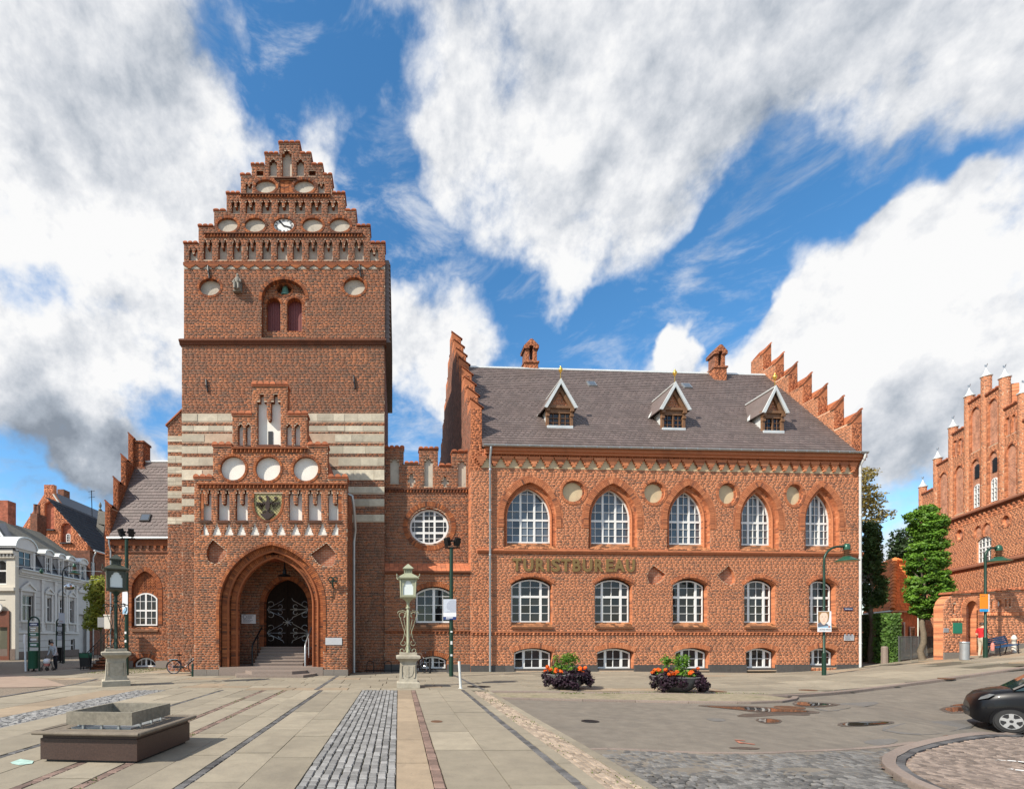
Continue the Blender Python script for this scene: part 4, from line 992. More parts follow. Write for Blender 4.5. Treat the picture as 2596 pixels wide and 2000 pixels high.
hw = wall(FH, outer, holes, hall, 0.6, mat='brick_hall', mort='mortar_pale', singles=300, dark=0.17, mid=0.58, sd=0.055)
for p in SHD: panel(p, FH, 0.2, hall, 'brick_shield', 'blind_shield')
for (c, r) in RD: panel(ellipse(c, 9.86, r, 0.60, 30), FH, 0.2, hall, 'plaster_sand', 'roundel')
rg = MB()
for (c, r) in RD:
 ring(rg, FH, ellipse(c, 9.86, r, 0.60, 30), 0.13, -0.06, 0.03, 0.10, closed=True, dark=0.25, mid=0.55); ring(rg, FH, ellipse(c, 9.86, r*0.88, 0.53, 30), 0.06, -0.18, -0.10, 0.10, closed=True, dark=0.5)
for a, b, vb, vs, va in UW: ring(rg, FH, [(b, vs-0.55)]+archtop(a, b, vs, va, 12)+[(a, vs-0.55)], 0.26, -0.05, 0.03, 0.09, dark=0.1, mid=0.56);
for a, b, vb, vs, va in UW: ring(rg, FH, [(b+0.27, vs-0.55)]+archtop(a-0.27, b+0.27, vs, va+0.30, 12)+[(a-0.27, vs-0.55)], 0.10, -0.05, 0.012, 0.24, dark=0.1, mid=0.58)
for a, b, vb, vs, va in LW: ring(rg, FH, archtop(a, b, vs, va), 0.25, -0.05, 0.03, 0.09, dark=0.12, mid=0.55); ring(rg, FH, archtop(a-0.05, b+0.05, vs+0.02, va+0.04), 0.07, 0.0, 0.075, 0.09, dark=0.5)
for a, b, vb, vs, va in BW: ring(rg, FH, archtop(a-0.06, b+0.06, vs, va), 0.25, -0.05, 0.028, 0.09, dark=0.06, mid=0.66)
obj('arch_rings', rg, 'brick_hall', hall, kind='stuff')
def sillslope(fr, a, b, v0, v1, c0, c1, parent, rows=3, mat='sill_tile', name='sloping_sill'):
 """sill of sloping glazed bricks, from (c0, v1) inside to (c1, v0) outside"""
 s = MB(); n = max(3, int((b-a)/0.26))
 s.add([fr.pt(a, v0-0.03, c1-0.01), fr.pt(b, v0-0.03, c1-0.01), fr.pt(b, v1-0.02, c0), fr.pt(a, v1-0.02, c0)], [(0, 1, 2, 3)], 0.9)
 for r in range(rows):
  f0, f1 = r/rows, (r+1)/rows-0.03
  for i in range(-1, n):
   x0, x1 = a+(b-a)*(i+(r % 2)*0.5)/n+0.008, a+(b-a)*(i+1+(r % 2)*0.5)/n-0.008
   x0, x1 = max(a, x0), min(b, x1)
   if x1-x0 < 0.03: continue
   V = [(v0+(v1-v0)*f, c1+(c0-c1)*f) for f in (f0, f1)]
   s.add([fr.pt(x0, V[0][0], V[0][1]), fr.pt(x1, V[0][0], V[0][1]), fr.pt(x1, V[1][0], V[1][1]), fr.pt(x0, V[1][0], V[1][1])], [(0, 1, 2, 3)], 0.15 if random.random() < 0.35 else random.uniform(0.4, 1))
 s.box(fr, a, b, v0-0.09, v0-0.012, -0.02, c1, 0.25); return obj(name, s, mat, parent)
for (a, b, vb, vs, va) in UW:
 m = MB(); i0 = 0.20; pin = archtop(a+i0, b-i0, vs, va-0.24, 12); ring(m, FH, [(b-i0, vb)]+pin+[(a+i0, vb)], i0+0.02, -0.52, -0.22, 0.085, dark=0.05, mid=0.70); obj('window_order', m, 'brick_hall', hall)
 t = MB(); t.tube([FH.pt(x, y, -0.22) for x, y in [(b-i0, vb)]+pin+[(a+i0, vb)]], 0.05, 8, 0.62); autosmooth(obj('roll_moulding', t, 'brick_hall', hall))
 ol = arch(a+i0, b-i0, vb+0.32, vs, va-0.24, 12); H = va-0.24-vb-0.32; tr = (vs-0.06-vb-0.32)/H
 win(FH, ol, [(0.165, 0), (0.345, 1), (0.5, 0), (0.655, 1), (0.835, 0)], [(tr*0.34, 0), (tr*0.67, 0), (tr, 1), (tr+(1-tr)*0.28, 0), (tr+(1-tr)*0.56, 0), (tr+(1-tr)*0.83, 0)], hall, 0.46, fw=0.075, bar=0.026, mull=0.11, glass='glass_sky')
 sillslope(FH, a, b, vb-0.10, vb+0.34, -0.5, 0.10, hall, 4)
for (a, b, vb, vs, va) in LW:
 ol = arch(a+0.07, b-0.07, vb+0.22, vs-0.06, va-0.10)
 win(FH, ol, [(0.23, 1), (0.5, 0), (0.77, 1)], [(0.21, 0), (0.40, 0), (0.60, 1), (0.82, 0)], hall, 0.28, fw=0.065, bar=0.026, mull=0.125)
 sillslope(FH, a, b, vb-0.04, vb+0.24, -0.3, 0.12, hall, 3)
for (a, b, vb, vs, va) in BW:
 ol = arch(a+0.06, b-0.06, vb+0.10, vs-0.06, va-0.06)
 win(FH, ol, [(0.27, 1), (0.5, 0), (0.74, 1)], [(0.48, 0)], hall, 0.30, fw=0.08, bar=0.03, mull=0.14)
 s = MB(); s.box(FH, a, b, vb, vb+0.10, -0.4, 0.0, 0.4); obj('sill', s, 'plinth_stone', hall)
# stone plinth, in blocks
u = 0.0
while u < HLEN-0.01:
 w = min(random.uniform(1.3, 2.2), HLEN-u); a, b = u+0.006, u+w-0.006
 segs = [(a, b)]
 for (x0, x1, vb, _, _) in BW:
  segs = [s for c, d in segs for s in ((c, min(d, x0)), (max(c, x1), d)) if s[1]-s[0] > 0.05]
 for c, d in segs:
  s = MB(); s.box(FH, c, d, -0.1, 0.36, -0.1, 0.05, random.random()); obj('plinth_block', s, 'plinth_stone', hall)
 u += w
# string courses
c = MB(); c.extrude_u(FH, [(-0.05, SZ+0.16), (0.06, SZ+0.14), (0.13, SZ+0.05), (0.13, SZ), (0.09, SZ-0.06), (0.05, SZ-0.12), (-0.05, SZ-0.12)], 0.35, HLEN-0.02, 0.45); obj('string_course', c, 'brick_hall', hall)
dt = MB(); dv = q(FH, 8, 400, 1236)[1]; dogtooth(dt, FH, 0.0, HLEN, dv-0.06, dv+0.06, 0.085, 0.21, mid=0.45); dt.box(FH, 0, HLEN, dv+0.061, dv+0.115, 0, 0.075, 0.6); obj('dogtooth_course', dt, 'brick_hall', hall, kind='stuff')
dt = MB(); dogtooth(dt, FH, 0.75, HLEN-0.1, TOPZ-0.42, TOPZ-0.33, 0.17, 0.14); dt.box(FH, 0.75, HLEN-0.02, TOPZ-0.33, TOPZ, 0.0, 0.24, 0.62); dt.box(FH, 0.75, HLEN-0.02, TOPZ-0.2, TOPZ, 0.24, 0.33, 0.55); obj('eaves_course', dt, 'brick_hall', hall, kind='stuff')
# stepped corbel frieze
fx = [Z(6, x, 0)[0] for x in (437, 555, 670, 787, 905, 1023, 1140, 1257, 1370, 1483, 1597, 1712, 1820)]+[Z(7, x, 0)[0] for x in (105, 215, 325, 432, 540, 635, 728, 820, 915, 1015, 1105, 1195, 1290, 1378, 1465, 1550, 1640, 1722, 1805)]
fu = [FH.uv(x, 1420)[0] for x in fx]; fu = [u-0.20 for u in fu]
f0, f1 = q(FH, 6, 600, 1285)[1], q(FH, 6, 600, 1190)[1]; fh = f1-f0
pl = MB(); pl.box(FH, fu[0]-0.35, fu[-1]+0.35, f0, f1, 0.004, 0.016); obj('frieze_ground', pl, 'plaster_sand', hall)
cf = MB(); cf.box(FH, 0.75, HLEN-0.3, f1-0.02, TOPZ-0.42, 0.0, 0.16, 0.6)
for i in range(len(fu)+1):
 c = (fu[i-1]+fu[i])/2 if 0 < i < len(fu) else (fu[0]-(fu[1]-fu[0])/2 if i == 0 else fu[-1]+(fu[-1]-fu[-2])/2); p = (fu[min(i, len(fu)-1)]-fu[min(i, len(fu)-1)-1]) if i else fu[1]-fu[0]
 for k, w in enumerate((0.88, 0.66, 0.42, 0.22)): cf.box(FH, c-w*p/2, c+w*p/2, f1-fh*(0.22*(k+1)), f1-fh*0.22*k-0.02+0.015, 0.0, 0.158-0.003*k, btone(0.08, 0.62))
obj('corbel_frieze', cf, 'brick_hall', hall)
# gutter and downpipes
g = MB(); gz0 = TOPZ+0.02; n = 8
prof = [(0.33+0.10*math.cos(t)+0.10, gz0+0.05+0.10*math.sin(t)) for t in np.linspace(math.pi, 2*math.pi, n)]; prof = prof+[(prof[-1][0]-0.012, prof[-1][1]), ]+[(p[0]*0.98+0.008, p[1]+0.014) for p in prof[::-1][1:]]
v = [FH.pt(0.6, b, c) for c, b in prof]+[FH.pt(HLEN-0.1, b, c) for c, b in prof]; m = len(prof); g.add(v, [(i, i+m, (i+1) % m+m, (i+1) % m) for i in range(m)])
uu = 1.2
while uu < HLEN: g.box(FH, uu-0.012, uu+0.012, gz0-0.04, gz0+0.06, 0.42, 0.54); uu += 0.62
obj('gutter', g, 'zinc', hall)
for (px, zt, mt) in ((1240, gz0-0.05, 'zinc'), (2174, gz0-0.05, 'zinc_pale')):
 u = FH.uv(px, 1420)[0]; d = MB(); d.tube([FH.pt(u, zt, 0.43), FH.pt(u, zt-0.15, 0.43), FH.pt(u+0.02, zt-0.55, 0.14), FH.pt(u+0.02, 0.03, 0.14)], 0.065, 10)
 for z in (1.5, 3.9, 6.3, 8.7, 10.9): d.lathe(FH.pt(u+0.02, z, 0.14), [(0.078, 0), (0.078, 0.08)], 10)
 autosmooth(obj('downpipe', d, mt, hall))
# roof: slates on the front slope
PITCH = math.atan2(7.55, 6.4); RD_ = 6.4; SL = math.hypot(7.55, 6.4)
ro = FH.pt(0, TOPZ+0.06, 0.38); back = -FH.N
FR = Fr(ro, FH.U, back*math.cos(PITCH)+Vector((0, 0, math.sin(PITCH)))); SL = 10.2
RA, RB = 0.62, HLEN-0.62
rb = MB(); rb.prism(FR, rect(RA, RB, 0.0, SL), -0.15, 0.0);
pk = FR.pt(0, SL); bk = [FH.pt(a, TOPZ, -13.0) for a in (RA, RB)]
rb.add([FR.pt(RA, SL), FR.pt(RB, SL), bk[1], bk[0]], [(0, 1, 2, 3)]); roof = obj('roof', rb, 'slate', hall)
def slates(fr, a0, a1, L, parent, rh=0.255, w=0.30, singles=0, pattern=(0, 0, 0, 0, 1, 1, 1), skip=None):
 """rows of slates, some rows with rounded tails"""
 rows = int(L/rh); items = []
 for r in range(rows):
  b = r*rh; rnd = pattern[r % len(pattern)]; off = (r % 2)*w/2; x = a0-off
  while x < a1:
   p, q_ = max(a0, x+0.004), min(a1, x+w-0.004)
   if q_-p > 0.05 and not (skip and skip((p+q_)/2, b)): items.append((p, b, q_-p, rnd if q_-p > w*0.9 else 0))
   x += w
 eye = Vector((0, 0, CZ)); items.sort(key=lambda t: (fr.pt(t[0], t[1])-eye).length); cache = {}; rest = MB(); org = ORG[parent.name]
 def shape(wd, rnd):
  if rnd: tail = [(wd/2+wd/2*math.cos(t), wd*0.42+wd*0.42*math.sin(t)) for t in np.linspace(math.pi, 2*math.pi, 8)]
  else: tail = [(0, 0), (wd, 0)]
  return tail+[(wd, rh+0.03), (0, rh+0.03)]
 def build(mb, f, p, b, wd, rnd, tone):
  P = shape(wd, rnd); n = len(P)
  top = [f.pt(p+x, b+y, 0.030-0.024*y/rh) for x, y in P]; bot = [f.pt(p+x, b+y, 0.010-0.024*y/rh) for x, y in P]
  mb.add(top+bot, [tuple(range(n))]+[(i, i+n, i+n+1, i+1) for i in range(n-3)], tone)
 for i, (p, b, wd, rnd) in enumerate(items):
  t = random.random()
  if i < singles:
   key = (round(wd, 2), rnd, int(t*6))
   if key not in cache:
    mb = MB(); build(mb, Fr((0, 0, 0), fr.U, fr.V, fr.N), 0, 0, key[0], rnd, (key[2]+0.5)/6); me = mesh_of('slate', mb); setmat(me, 'slate'); cache[key] = me
   o = bpy.data.objects.new('slate', cache[key]); COL.objects.link(o); o.parent = parent; o.location = fr.pt(p, b)-org
  else: build(rest, fr, p, b, wd, rnd, t)
 o = obj('slate_field', rest, 'slate', parent, kind='stuff')
slates(FR, RA, RB, SL, roof, singles=300)
rc = MB(); rc.tube([FR.pt(RA, SL+0.02, -0.03), FR.pt(RB, SL+0.02, -0.03)], 0.10, 8); rc.prism(FR, rect(RA, RB, SL-0.16, SL+0.05), 0.02, 0.05); obj('ridge_capping', rc, 'zinc_pale', hall)
# stepped gables
def gable(parent, u_in, u_out, nst, z_first, run, z_top, mat='brick_hall', mort='mortar_pale', wfirst=None, fr=None, depth0=0.0, tilt=0.45, back=True, singles=0, z_base=TOPZ):
 """steps from the eaves back to the ridge between u_in and u_out on facade frame fr"""
 s_in = 1 if u_in < u_out else -1
 lo, hi = min(u_in, u_out), max(u_in, u_out); tr = run/(nst-0.5)
 side = Fr(fr.pt(u_in, 0, depth0), -fr.N if s_in < 0 else fr.N, (0, 0, 1))    # face that looks at the roof
 if s_in < 0: conv = lambda d: d
 else: conv = lambda d: -d
 prof = []; zz = [z_first+(z_top-z_first)*i/(nst-1) for i in range(nst)]
 segs = [(i*tr, (i+1)*tr) for i in range(nst)]
 outl = [(0, z_base-1.2)];
 for i in range(nst): outl += [(segs[i][0], zz[i]), (segs[i][1], zz[i])]
 tot = segs[-1][1]
 if back:
  for i in range(nst-2, -1, -1):
   d0 = tot+(nst-2-i)*tr; outl += [(d0, zz[i]), (d0+tr, zz[i])]
  tot = tot+(nst-1)*tr
 outl.append((tot, z_base-1.2)); pol = clean([(conv(d), z) for d, z in outl])
 if area2(pol) < 0: pol = pol[::-1]
 wo = wall(side, pol, [], parent, (hi-lo)-0.012, name='gable_wall', mat=mat, mort=mort, dark=0.2, mid=0.56)
 # outer face
 oth = Fr(fr.pt(u_out, 0, depth0), -side.U, (0, 0, 1)); pol2 = clean([(-a, b) for a, b in pol]);
 if area2(pol2) < 0: pol2 = pol2[::-1]
 m = MB(); plate(m, oth, pol2, [], 0, 0.0, rim=False); obj('gable_outer_face', m, 'brick_far', parent)
 # the little front of every step and its sloping tile cap
 for i in range(nst):
  f = fr.off(depth0-segs[i][0]); zb = (z_base-1.2) if i == 0 else zz[i-1]
  bricks(f, lay(rect(lo, hi, zb, zz[i]), [], dark=0.22, mid=0.56), wo, mat, rest='step_front')
 allseg = [(segs[i], zz[i]) for i in range(nst)]
 if back:
  allseg += [((segs[-1][1]+k*tr, segs[-1][1]+(k+1)*tr), zz[nst-2-k]) for k in range(nst-1)]
 for (d0, d1), z in allseg:
  c = MB(); h = tilt*(hi-lo)
  ui, uo = u_in-s_in*0.10, u_out+s_in*0.02
  A = lambda u, d, zz_: fr.pt(u, zz_, depth0-d)
  zi, zo = z, z+h
  v = [A(u_in, d0, zi), A(u_out, d0, zi), A(u_out, d0, zo), A(u_in, d1, zi), A(u_out, d1, zi), A(u_out, d1, zo)]
  w_ = MB(); w_.add(v, [(0, 1, 2), (3, 5, 4), (1, 4, 5, 2)] if s_in > 0 else [(0, 2, 1), (3, 4, 5), (1, 2, 5, 4)], 0.55); obj('step_top', w_, mat, parent)
  n = max(2, round((d1-d0)/0.24)); e = d0-0.06; p = (d1-d0+0.06)/n
  for k in range(n):
   pts = [(e+p*(0.5-0.5*math.cos(math.pi*t/5)), 0.03+0.10*math.sin(math.pi*t/5)) for t in range(6)]
   vv = [A(ui, d, zi-0.045+b) for d, b in pts]+[A(uo, d, zo+b) for d, b in pts]
   f = [(t, t+1, t+7, t+6) for t in range(5)]+[tuple(range(6)), tuple(range(11, 5, -1))]+[(0, 6, 11, 5)]
   c.add(vv, f, random.random())
  obj('coping', c, 'terracotta', parent)
gable(hall, RA+0.0, 0.0, 8, 14.3, 6.9, 21.9, fr=FH, tilt=0.75)
gable(hall, RB+0.0, HLEN, 7, 14.0, 6.9, 21.5, fr=FH, tilt=1.15)
# chimneys astride the ridge
for (x0, x1, yb, yt, zk, rz) in ((735, 858, 415, 140, 6, 0), (600, 710, 455, 190, 7, 0)):
 D = FR.pt(0, SL).y+0.2; fr = fac(0, D); a, b = q(fr, zk, x0, yb)[0], q(fr, zk, x1, yb)[0]; zb, zt = q(fr, zk, x0, yb)[1]-0.6, q(fr, zk, x0, yt)[1]
 ch = MB(); w = b-a; cm = (a+b)/2; zs = zb+(zt-zb)*0.45
 f = fac(0, D); nm = []
 prt = MB(); prt.cube(a, b, D, D+w, zb, zs-0.12); prt.cube(a-0.06, b+0.06, D-0.06, D+w+0.06, zs-0.12, zs); prt.cube(a+0.07, b-0.07, D+0.07, D+w-0.07, zs, zt-1.35)
 prt.cube(a+0.07, a+0.38*w, D+0.07, D+w-0.07, zt-1.35, zt-0.45); prt.cube(b-0.38*w, b-0.07, D+0.07, D+w-0.07, zt-1.35, zt-0.45)
 prt.cube(a-0.04, a+0.36*w, D-0.04, D+w+0.04, zt-0.62, zt-0.45); prt.cube(b-0.36*w, b+0.04, D-0.04, D+w+0.04, zt-0.62, zt-0.45)
 prt.prism(f, [(a-0.06, zt-0.45), (b+0.06, zt-0.45), (cm+0.08, zt), (cm-0.08, zt)], -w-0.05, 0.05); chim = obj('chimney', prt, 'brick_far', hall)
 bricks(f, lay(rect(a, b, zb, zs-0.12), []), chim, 'brick_hall', rest='chimney_bricks'); bricks(f.off(-0.07), lay(rect(a+0.07, b-0.07, zs, zt-1.35), []), chim, 'brick_hall', rest='chimney_bricks')
 bricks(f.off(0.06), lay(rect(a-0.06, b+0.06, zs-0.12, zs), [], ch=0.06), chim, 'brick_hall', rest='chimney_bricks')
 for e0, e1 in ((a+0.07, a+0.38*w), (b-0.38*w, b-0.07)): bricks(f.off(-0.07), lay(rect(e0, e1, zt-1.35, zt-0.62), []), chim, 'brick_hall', rest='chimney_bricks')
 bricks(f.off(0.05), lay([(a-0.06, zt-0.45), (b+0.06, zt-0.45), (cm+0.08, zt), (cm-0.08, zt)], []), chim, 'brick_hall', rest='chimney_bricks')
 for e0, e1 in ((a-0.04, a+0.36*w), (b-0.36*w, b+0.04)): bricks(f.off(0.04), lay(rect(e0, e1, zt-0.62, zt-0.45), []), chim, 'brick_hall', rest='chimney_bricks')
 fs = Fr((a, D+w, 0), (0, -1, 0), (0, 0, 1)); bricks(fs, lay(rect(0, w, zb, zs-0.12), []), chim, 'brick_hall', rest='chimney_bricks')
# dormers
def roof_at(px, py):
 a, b = FR.uv(px, py); return a, b
for (xc, yb, hw_px, ypk, yev, eav) in ((1418.3, 1082.5, 31, 969.5, 1036, 42), (1706.3, 1088, 27.8, 977, 1041, 40), (1958.5, 1095, 25, 986.8, 1049, 34.2)):
 a, bb = FR.uv(xc, yb); base = FR.pt(a, bb, 0.02); D = base.y
 f = Fr(base, FH.U, (0, 0, 1)); k = D/FL; hw_ = hw_px*k; zev = (yb-yev)*k; zpk = (yb-ypk)*k; ew = eav*k
 rl = lambda z: z/math.tan(PITCH)                       # how far back the roof lies at a height
 dr = MB(); dr.box(f, -hw_-0.05, hw_+0.05, -0.12, 0.03, -0.3, 0.10); dor = obj('dormer', dr, 'zinc_pale', hall)
 w_ = MB()
 for s in (-1, 1): w_.box(f, s*hw_-0.07, s*hw_+0.07, 0.03, zev+0.1, -0.12, 0.03)
 w_.box(f, -hw_-0.15, hw_+0.15, zev-0.02, zev+0.12, -0.12, 0.10); w_.box(f, -hw_-0.05, hw_+0.05, zev*0.74, zev, -0.12, 0.0)
 for s in (-1, 1):
  w_.box(f, s*hw_-0.09, s*hw_+0.09, zev*0.55, zev*0.66, -0.1, 0.09); w_.box(f, s*hw_-0.1, s*hw_+0.1, zev-0.2, zev-0.03, -0.1, 0.14)
  w_.prism(f, [(s*(ew-0.12), zev+0.0), (s*(ew-0.36), zev+0.0), (0, zpk-0.55), (0, zpk-0.22)], -0.1, 0.06)
 obj('dormer_timber', w_, 'dormer_wood', dor)
 wn = MB(); wn.box(f, -0.03, 0.03, 0.03, zev*0.74, -0.08, -0.02)
 for s in (-1, 1):
  m_ = s*hw_/2; wn.box(f, m_-0.012, m_+0.012, 0.06, zev*0.74, -0.075, -0.05)
  for h in (0.24, 0.48): wn.box(f, m_-hw_/2+0.03, m_+hw_/2-0.03, zev*h-0.012, zev*h+0.012, -0.075, -0.05)
  for e in (0.05, 0.93): wn.box(f, m_-hw_/2+0.05, m_-hw_/2+0.09, 0.03, zev*0.74, -0.08, -0.035)
 obj('casement', wn, 'dormer_wood', dor)
 gl = MB(); gl.box(f, -hw_, hw_, 0.0, zev, -0.14, -0.10); obj('pane', gl, 'glass', dor)
 tp = MB(); tri = [(-ew+0.3, zev+0.12), (ew-0.3, zev+0.12), (0, zpk-0.35)]; tp.prism(f, tri, -0.2, -0.06, 0.4); tym = obj('gable_infill', tp, 'mortar', dor); bricks(f.off(-0.06), lay(tri, [], bl=0.16, dark=0.3), tym, 'brick_hall', rest='infill_bricks')
 for s in (-1, 1): ck = MB(); ck.add([f.pt(s*hw_, 0, -0.05), f.pt(s*hw_, zev, -0.05), f.pt(s*hw_, zev, -rl(zev)-0.1), f.pt(s*hw_, 0.0, 0.0)], [(0, 1, 2) if s < 0 else (2, 1, 0)]); obj('cheek', ck, 'zinc_pale', dor)
 rf = MB()
 for s in (-1, 1):
  # roof slopes run back into the main roof and flare a little at the eaves
  e0, e1, pk0, pk1 = f.pt(s*ew, zev-0.05, 0.22), f.pt(s*(ew+0.12), zev-0.12, -rl(zev)-0.2), f.pt(0, zpk, 0.22), f.pt(0, zpk, -rl(zpk)-0.1)
  n_ = (pk0-e0).cross(e1-e0).normalized()*(-0.06 if s > 0 else 0.06)
  n_ = n_ if n_.z < 0 else -n_
  v = [e0, e1, pk1, pk0]; rf.add(v+[p+n_ for p in v], [(0, 1, 2, 3), (7, 6, 5, 4), (0, 4, 5, 1), (1, 5, 6, 2), (2, 6, 7, 3), (3, 7, 4, 0)], 0.5)
 obj('dormer_roof', rf, 'slate', dor)
 vg = MB()
 for s in (-1, 1):
  vg.prism(f, [(s*(ew+0.03), zev-0.05), (s*(ew-0.15), zev-0.08), (0, zpk-0.20), (0, zpk+0.08)], 0.18, 0.26)
  e1, e0 = f.pt(s*(ew+0.14), zev-0.16, -rl(zev)-0.25), f.pt(s*(ew+0.02), zev-0.06, 0.24)
 vg.tube([f.pt(0, zpk+0.05, 0.24), f.pt(0, zpk+0.05, -rl(zpk))], 0.05, 6)
 e1, e2 = f.pt(-(ew+0.1), zev-0.12, -rl(zev)-0.22), f.pt(-(ew*0.62), zev+(zpk-zev)*0.35, -rl(zev+(zpk-zev)*0.35)-0.1)
 e3, e4 = f.pt(-(ew+0.1), zev-0.12, -rl(zev)+0.25), f.pt(-(ew*0.62), zev+(zpk-zev)*0.35, -rl(zev+(zpk-zev)*0.35)+0.2)
 vg.add([e1, e2, e4, e3]+[p+Vector((0, -0.02, 0.03)) for p in (e1, e2, e4, e3)], [(4, 5, 6, 7), (0, 1, 5, 4), (2, 3, 7, 6), (3, 0, 4, 7), (1, 2, 6, 5), (3, 2, 1, 0)])
 obj('verge_flashing', vg, 'zinc_pale', dor)
 fn = MB(); tp_ = f.pt(0, zpk, 0.15); fn.tube([tp_, tp_+Vector((0, 0, 0.5))], 0.02, 6); fn.lathe(tp_+Vector((0, 0, 0.42)), [(0.02, 0), (0.06, 0.05), (0.06, 0.08), (0.11, 0.14), (0.12, 0.22), (0.08, 0.3), (0.03, 0.33), (0.04, 0.38), (0.01, 0.42)], 12)
 autosmooth(obj('finial_ball', fn, 'gold', dor), 60)
for zk, x, y in ((6, 1330, 545), (7, 350, 562)):
 a, b = q(FR, zk, x, y); s = MB(); s.box(FR, a-0.27, a+0.27, b-0.3, b+0.3, 0.0, 0.10); sk = obj('skylight', s, 'zinc', hall); s = MB(); s.box(FR, a-0.21, a+0.21, b-0.24, b+0.24, 0.10, 0.112); obj('pane', s, 'glass_sky', sk)
# rear and side walls of the hall
b = MB(); A = [FH.pt(0.05, 0, -0.62), FH.pt(HLEN-0.05, 0, -0.62), FH.pt(HLEN-0.05, 0, -12.9), FH.pt(0.05, 0, -12.9)]
b.hexa(A+[p+Vector((0, 0, TOPZ-0.1)) for p in A]); obj('hall_body', b, 'brick_far', hall)
# ================================================================ link between tower and hall
FL1 = fac(0, 26.86, k=0.034, ref=1500); FL2 = fac(0, 27.7, k=0.03, ref=1250)
link = thing('linking_wing', (1.4, 26.86, 0), 'narrow brick link with battlements and oval window between tower and hall', 'building')
la, lb = lr+0.01, x1_-0.01; LV = q(FL1, 5, 400, 915)[1]; LV2 = q(FL2, 5, 400, 862)[1]
u0, u1, v0, v1 = R4(FL1, 5, 285, 515, 1005, 1232); lw = arch(u0, u1, v0-0.18, q(FL1, 5, 285, 1045)[1], v1)
b0, b1 = q(FL1, 5, 318, 1480)[0], q(FL1, 5, 492, 1480)[0]; bw = arch(b0, b1, 0.14, 0.66, 0.88)
wall(FL1, rect(la, lb, 0, LV), [(lw, 0.28), (bw, 0.28)], link, 0.5, name='lower_wall', singles=300, dark=0.24, mid=0.58)
win(FL1, arch(u0+0.05, u1-0.05, v0, q(FL1, 5, 285, 1050)[1], v1-0.05), [(0.25, 0), (0.5, 1), (0.75, 0)], [(0.25, 0), (0.5, 0), (0.75, 0)], link, 0.24, fw=0.09, mull=0.14)
win(FL1, arch(b0+0.05, b1-0.05, 0.18, 0.62, 0.83), [(0.25, 0), (0.5, 1), (0.75, 0)], [(0.5, 0)], link, 0.24, fw=0.08, mull=0.12)
sillslope(FL1, u0, u1, v0-0.24, v0+0.0, -0.28, 0.08, link, 2)
rg = MB(); ring(rg, FL1, archtop(u0, u1, q(FL1, 5, 285, 1045)[1], v1), 0.24, -0.05, 0.03, 0.09, dark=0.15); ring(rg, FL1, archtop(b0, b1, 0.66, 0.88), 0.24, -0.05, 0.03, 0.09, dark=0.12); obj('arch_rings', rg, 'brick', link, kind='stuff')
dt = MB(); dv = q(FL1, 5, 500, 1294)[1]; dogtooth(dt, FL1, la+0.05, lb, dv-0.06, dv+0.06, 0.085, 0.21, mid=0.45); dt.box(FL1, la, lb, dv+0.061, dv+0.115, 0, 0.075, 0.5); obj('dogtooth_course', dt, 'brick', link, kind='stuff')
for a, b in ((la, b0), (b1, lb)): s = MB(); s.box(FL1, a, b, 0, 0.4, -0.05, 0.05, 0.4); obj('plinth_block', s, 'plinth_stone', link)
s = MB(); s.box(FL1, b0, b1, 0, 0.14, -0.3, 0.05, 0.5); obj('plinth_block', s, 'plinth_stone', link)
# the sloping tiled ledge where the wall steps back
ld = MB(); n = 18
for r in range(4):
 for i in range(n):
  x0, x1 = la+(lb-la)*i/n+0.005, la+(lb-la)*(i+1)/n-0.005; f0, f1 = r/4, (r+1)/4
  P = lambda x, f: FL1.pt(x, LV+0.05+(LV2-LV-0.02)*f, 0.12-0.98*f)
  ld.add([P(x0, f0), P(x1, f0), P(x1, f1), P(x0, f1)], [(0, 1, 2, 3)], random.uniform(0.4, 1))
obj('tiled_ledge', ld, 'terracotta', link)
c = MB(); c.extrude_u(FL1, [(-0.3, LV+0.06), (0.13, LV+0.045), (0.13, LV-0.03), (0.06, LV-0.10), (-0.3, LV-0.10)], la, lb, 0.3); obj('string_course', c, 'brick', link)
# upper wall with battlements
T_ = [(85, 198, 140), (203, 297, 238), (297, 415, 147), (415, 503, 252), (503, 632, 165)]
xs = [la]+[q(FL2, 5, x, 200)[0] for x in (200, 297, 415, 503)]+[lb+0.05]; zs = [q(FL2, 5, 300, t[2])[1] for t in T_]
ol = [(la, LV2-0.1), (lb+0.05, LV2-0.1)]
for i in range(4, -1, -1): ol += [(xs[i+1], zs[i]), (xs[i], zs[i])]
hs = []; pn = []
for x0, x1, y0, y1 in ((120, 170, 195, 360), (335, 383, 195, 378), (545, 593, 212, 380)): p = lancet(*R4(FL2, 5, x0, x1, y0, y1)); hs.append((p, 0.13)); pn.append(p)
for x0, x1, y0, y1 in ((230, 277, 298, 376), (441, 487, 316, 380)):
 a, b, c, d = R4(FL2, 5, x0, x1, y0, y1); m = (a+b)/2; h = d-c; w = (b-a)/2
 p = [(m-w*0.4, c), (m+w*0.4, c), (m+w*0.4, c+h*0.3), (m+w, c+h*0.3), (m+w, c+h*0.62), (m+w*0.5, c+h*0.62), (m+w*0.3, d), (m-w*0.3, d), (m-w*0.5, c+h*0.62), (m-w, c+h*0.62), (m-w, c+h*0.3), (m-w*0.4, c+h*0.3)]; hs.append((p, 0.13)); pn.append(p)
oc = q(FL2, 5, 374, 628); oe = q(FL2, 5, 374+122, 628-112); oru, orv = oe[0]-oc[0], oe[1]-oc[1]; hs.append((ellipse(oc[0], oc[1], oru, orv, 36), 0.3))
wall(FL2, ol, hs, link, 0.5, name='upper_wall', dark=0.3, mid=0.56)
for p in pn: panel(p, FL2, 0.13, link, 'plaster')
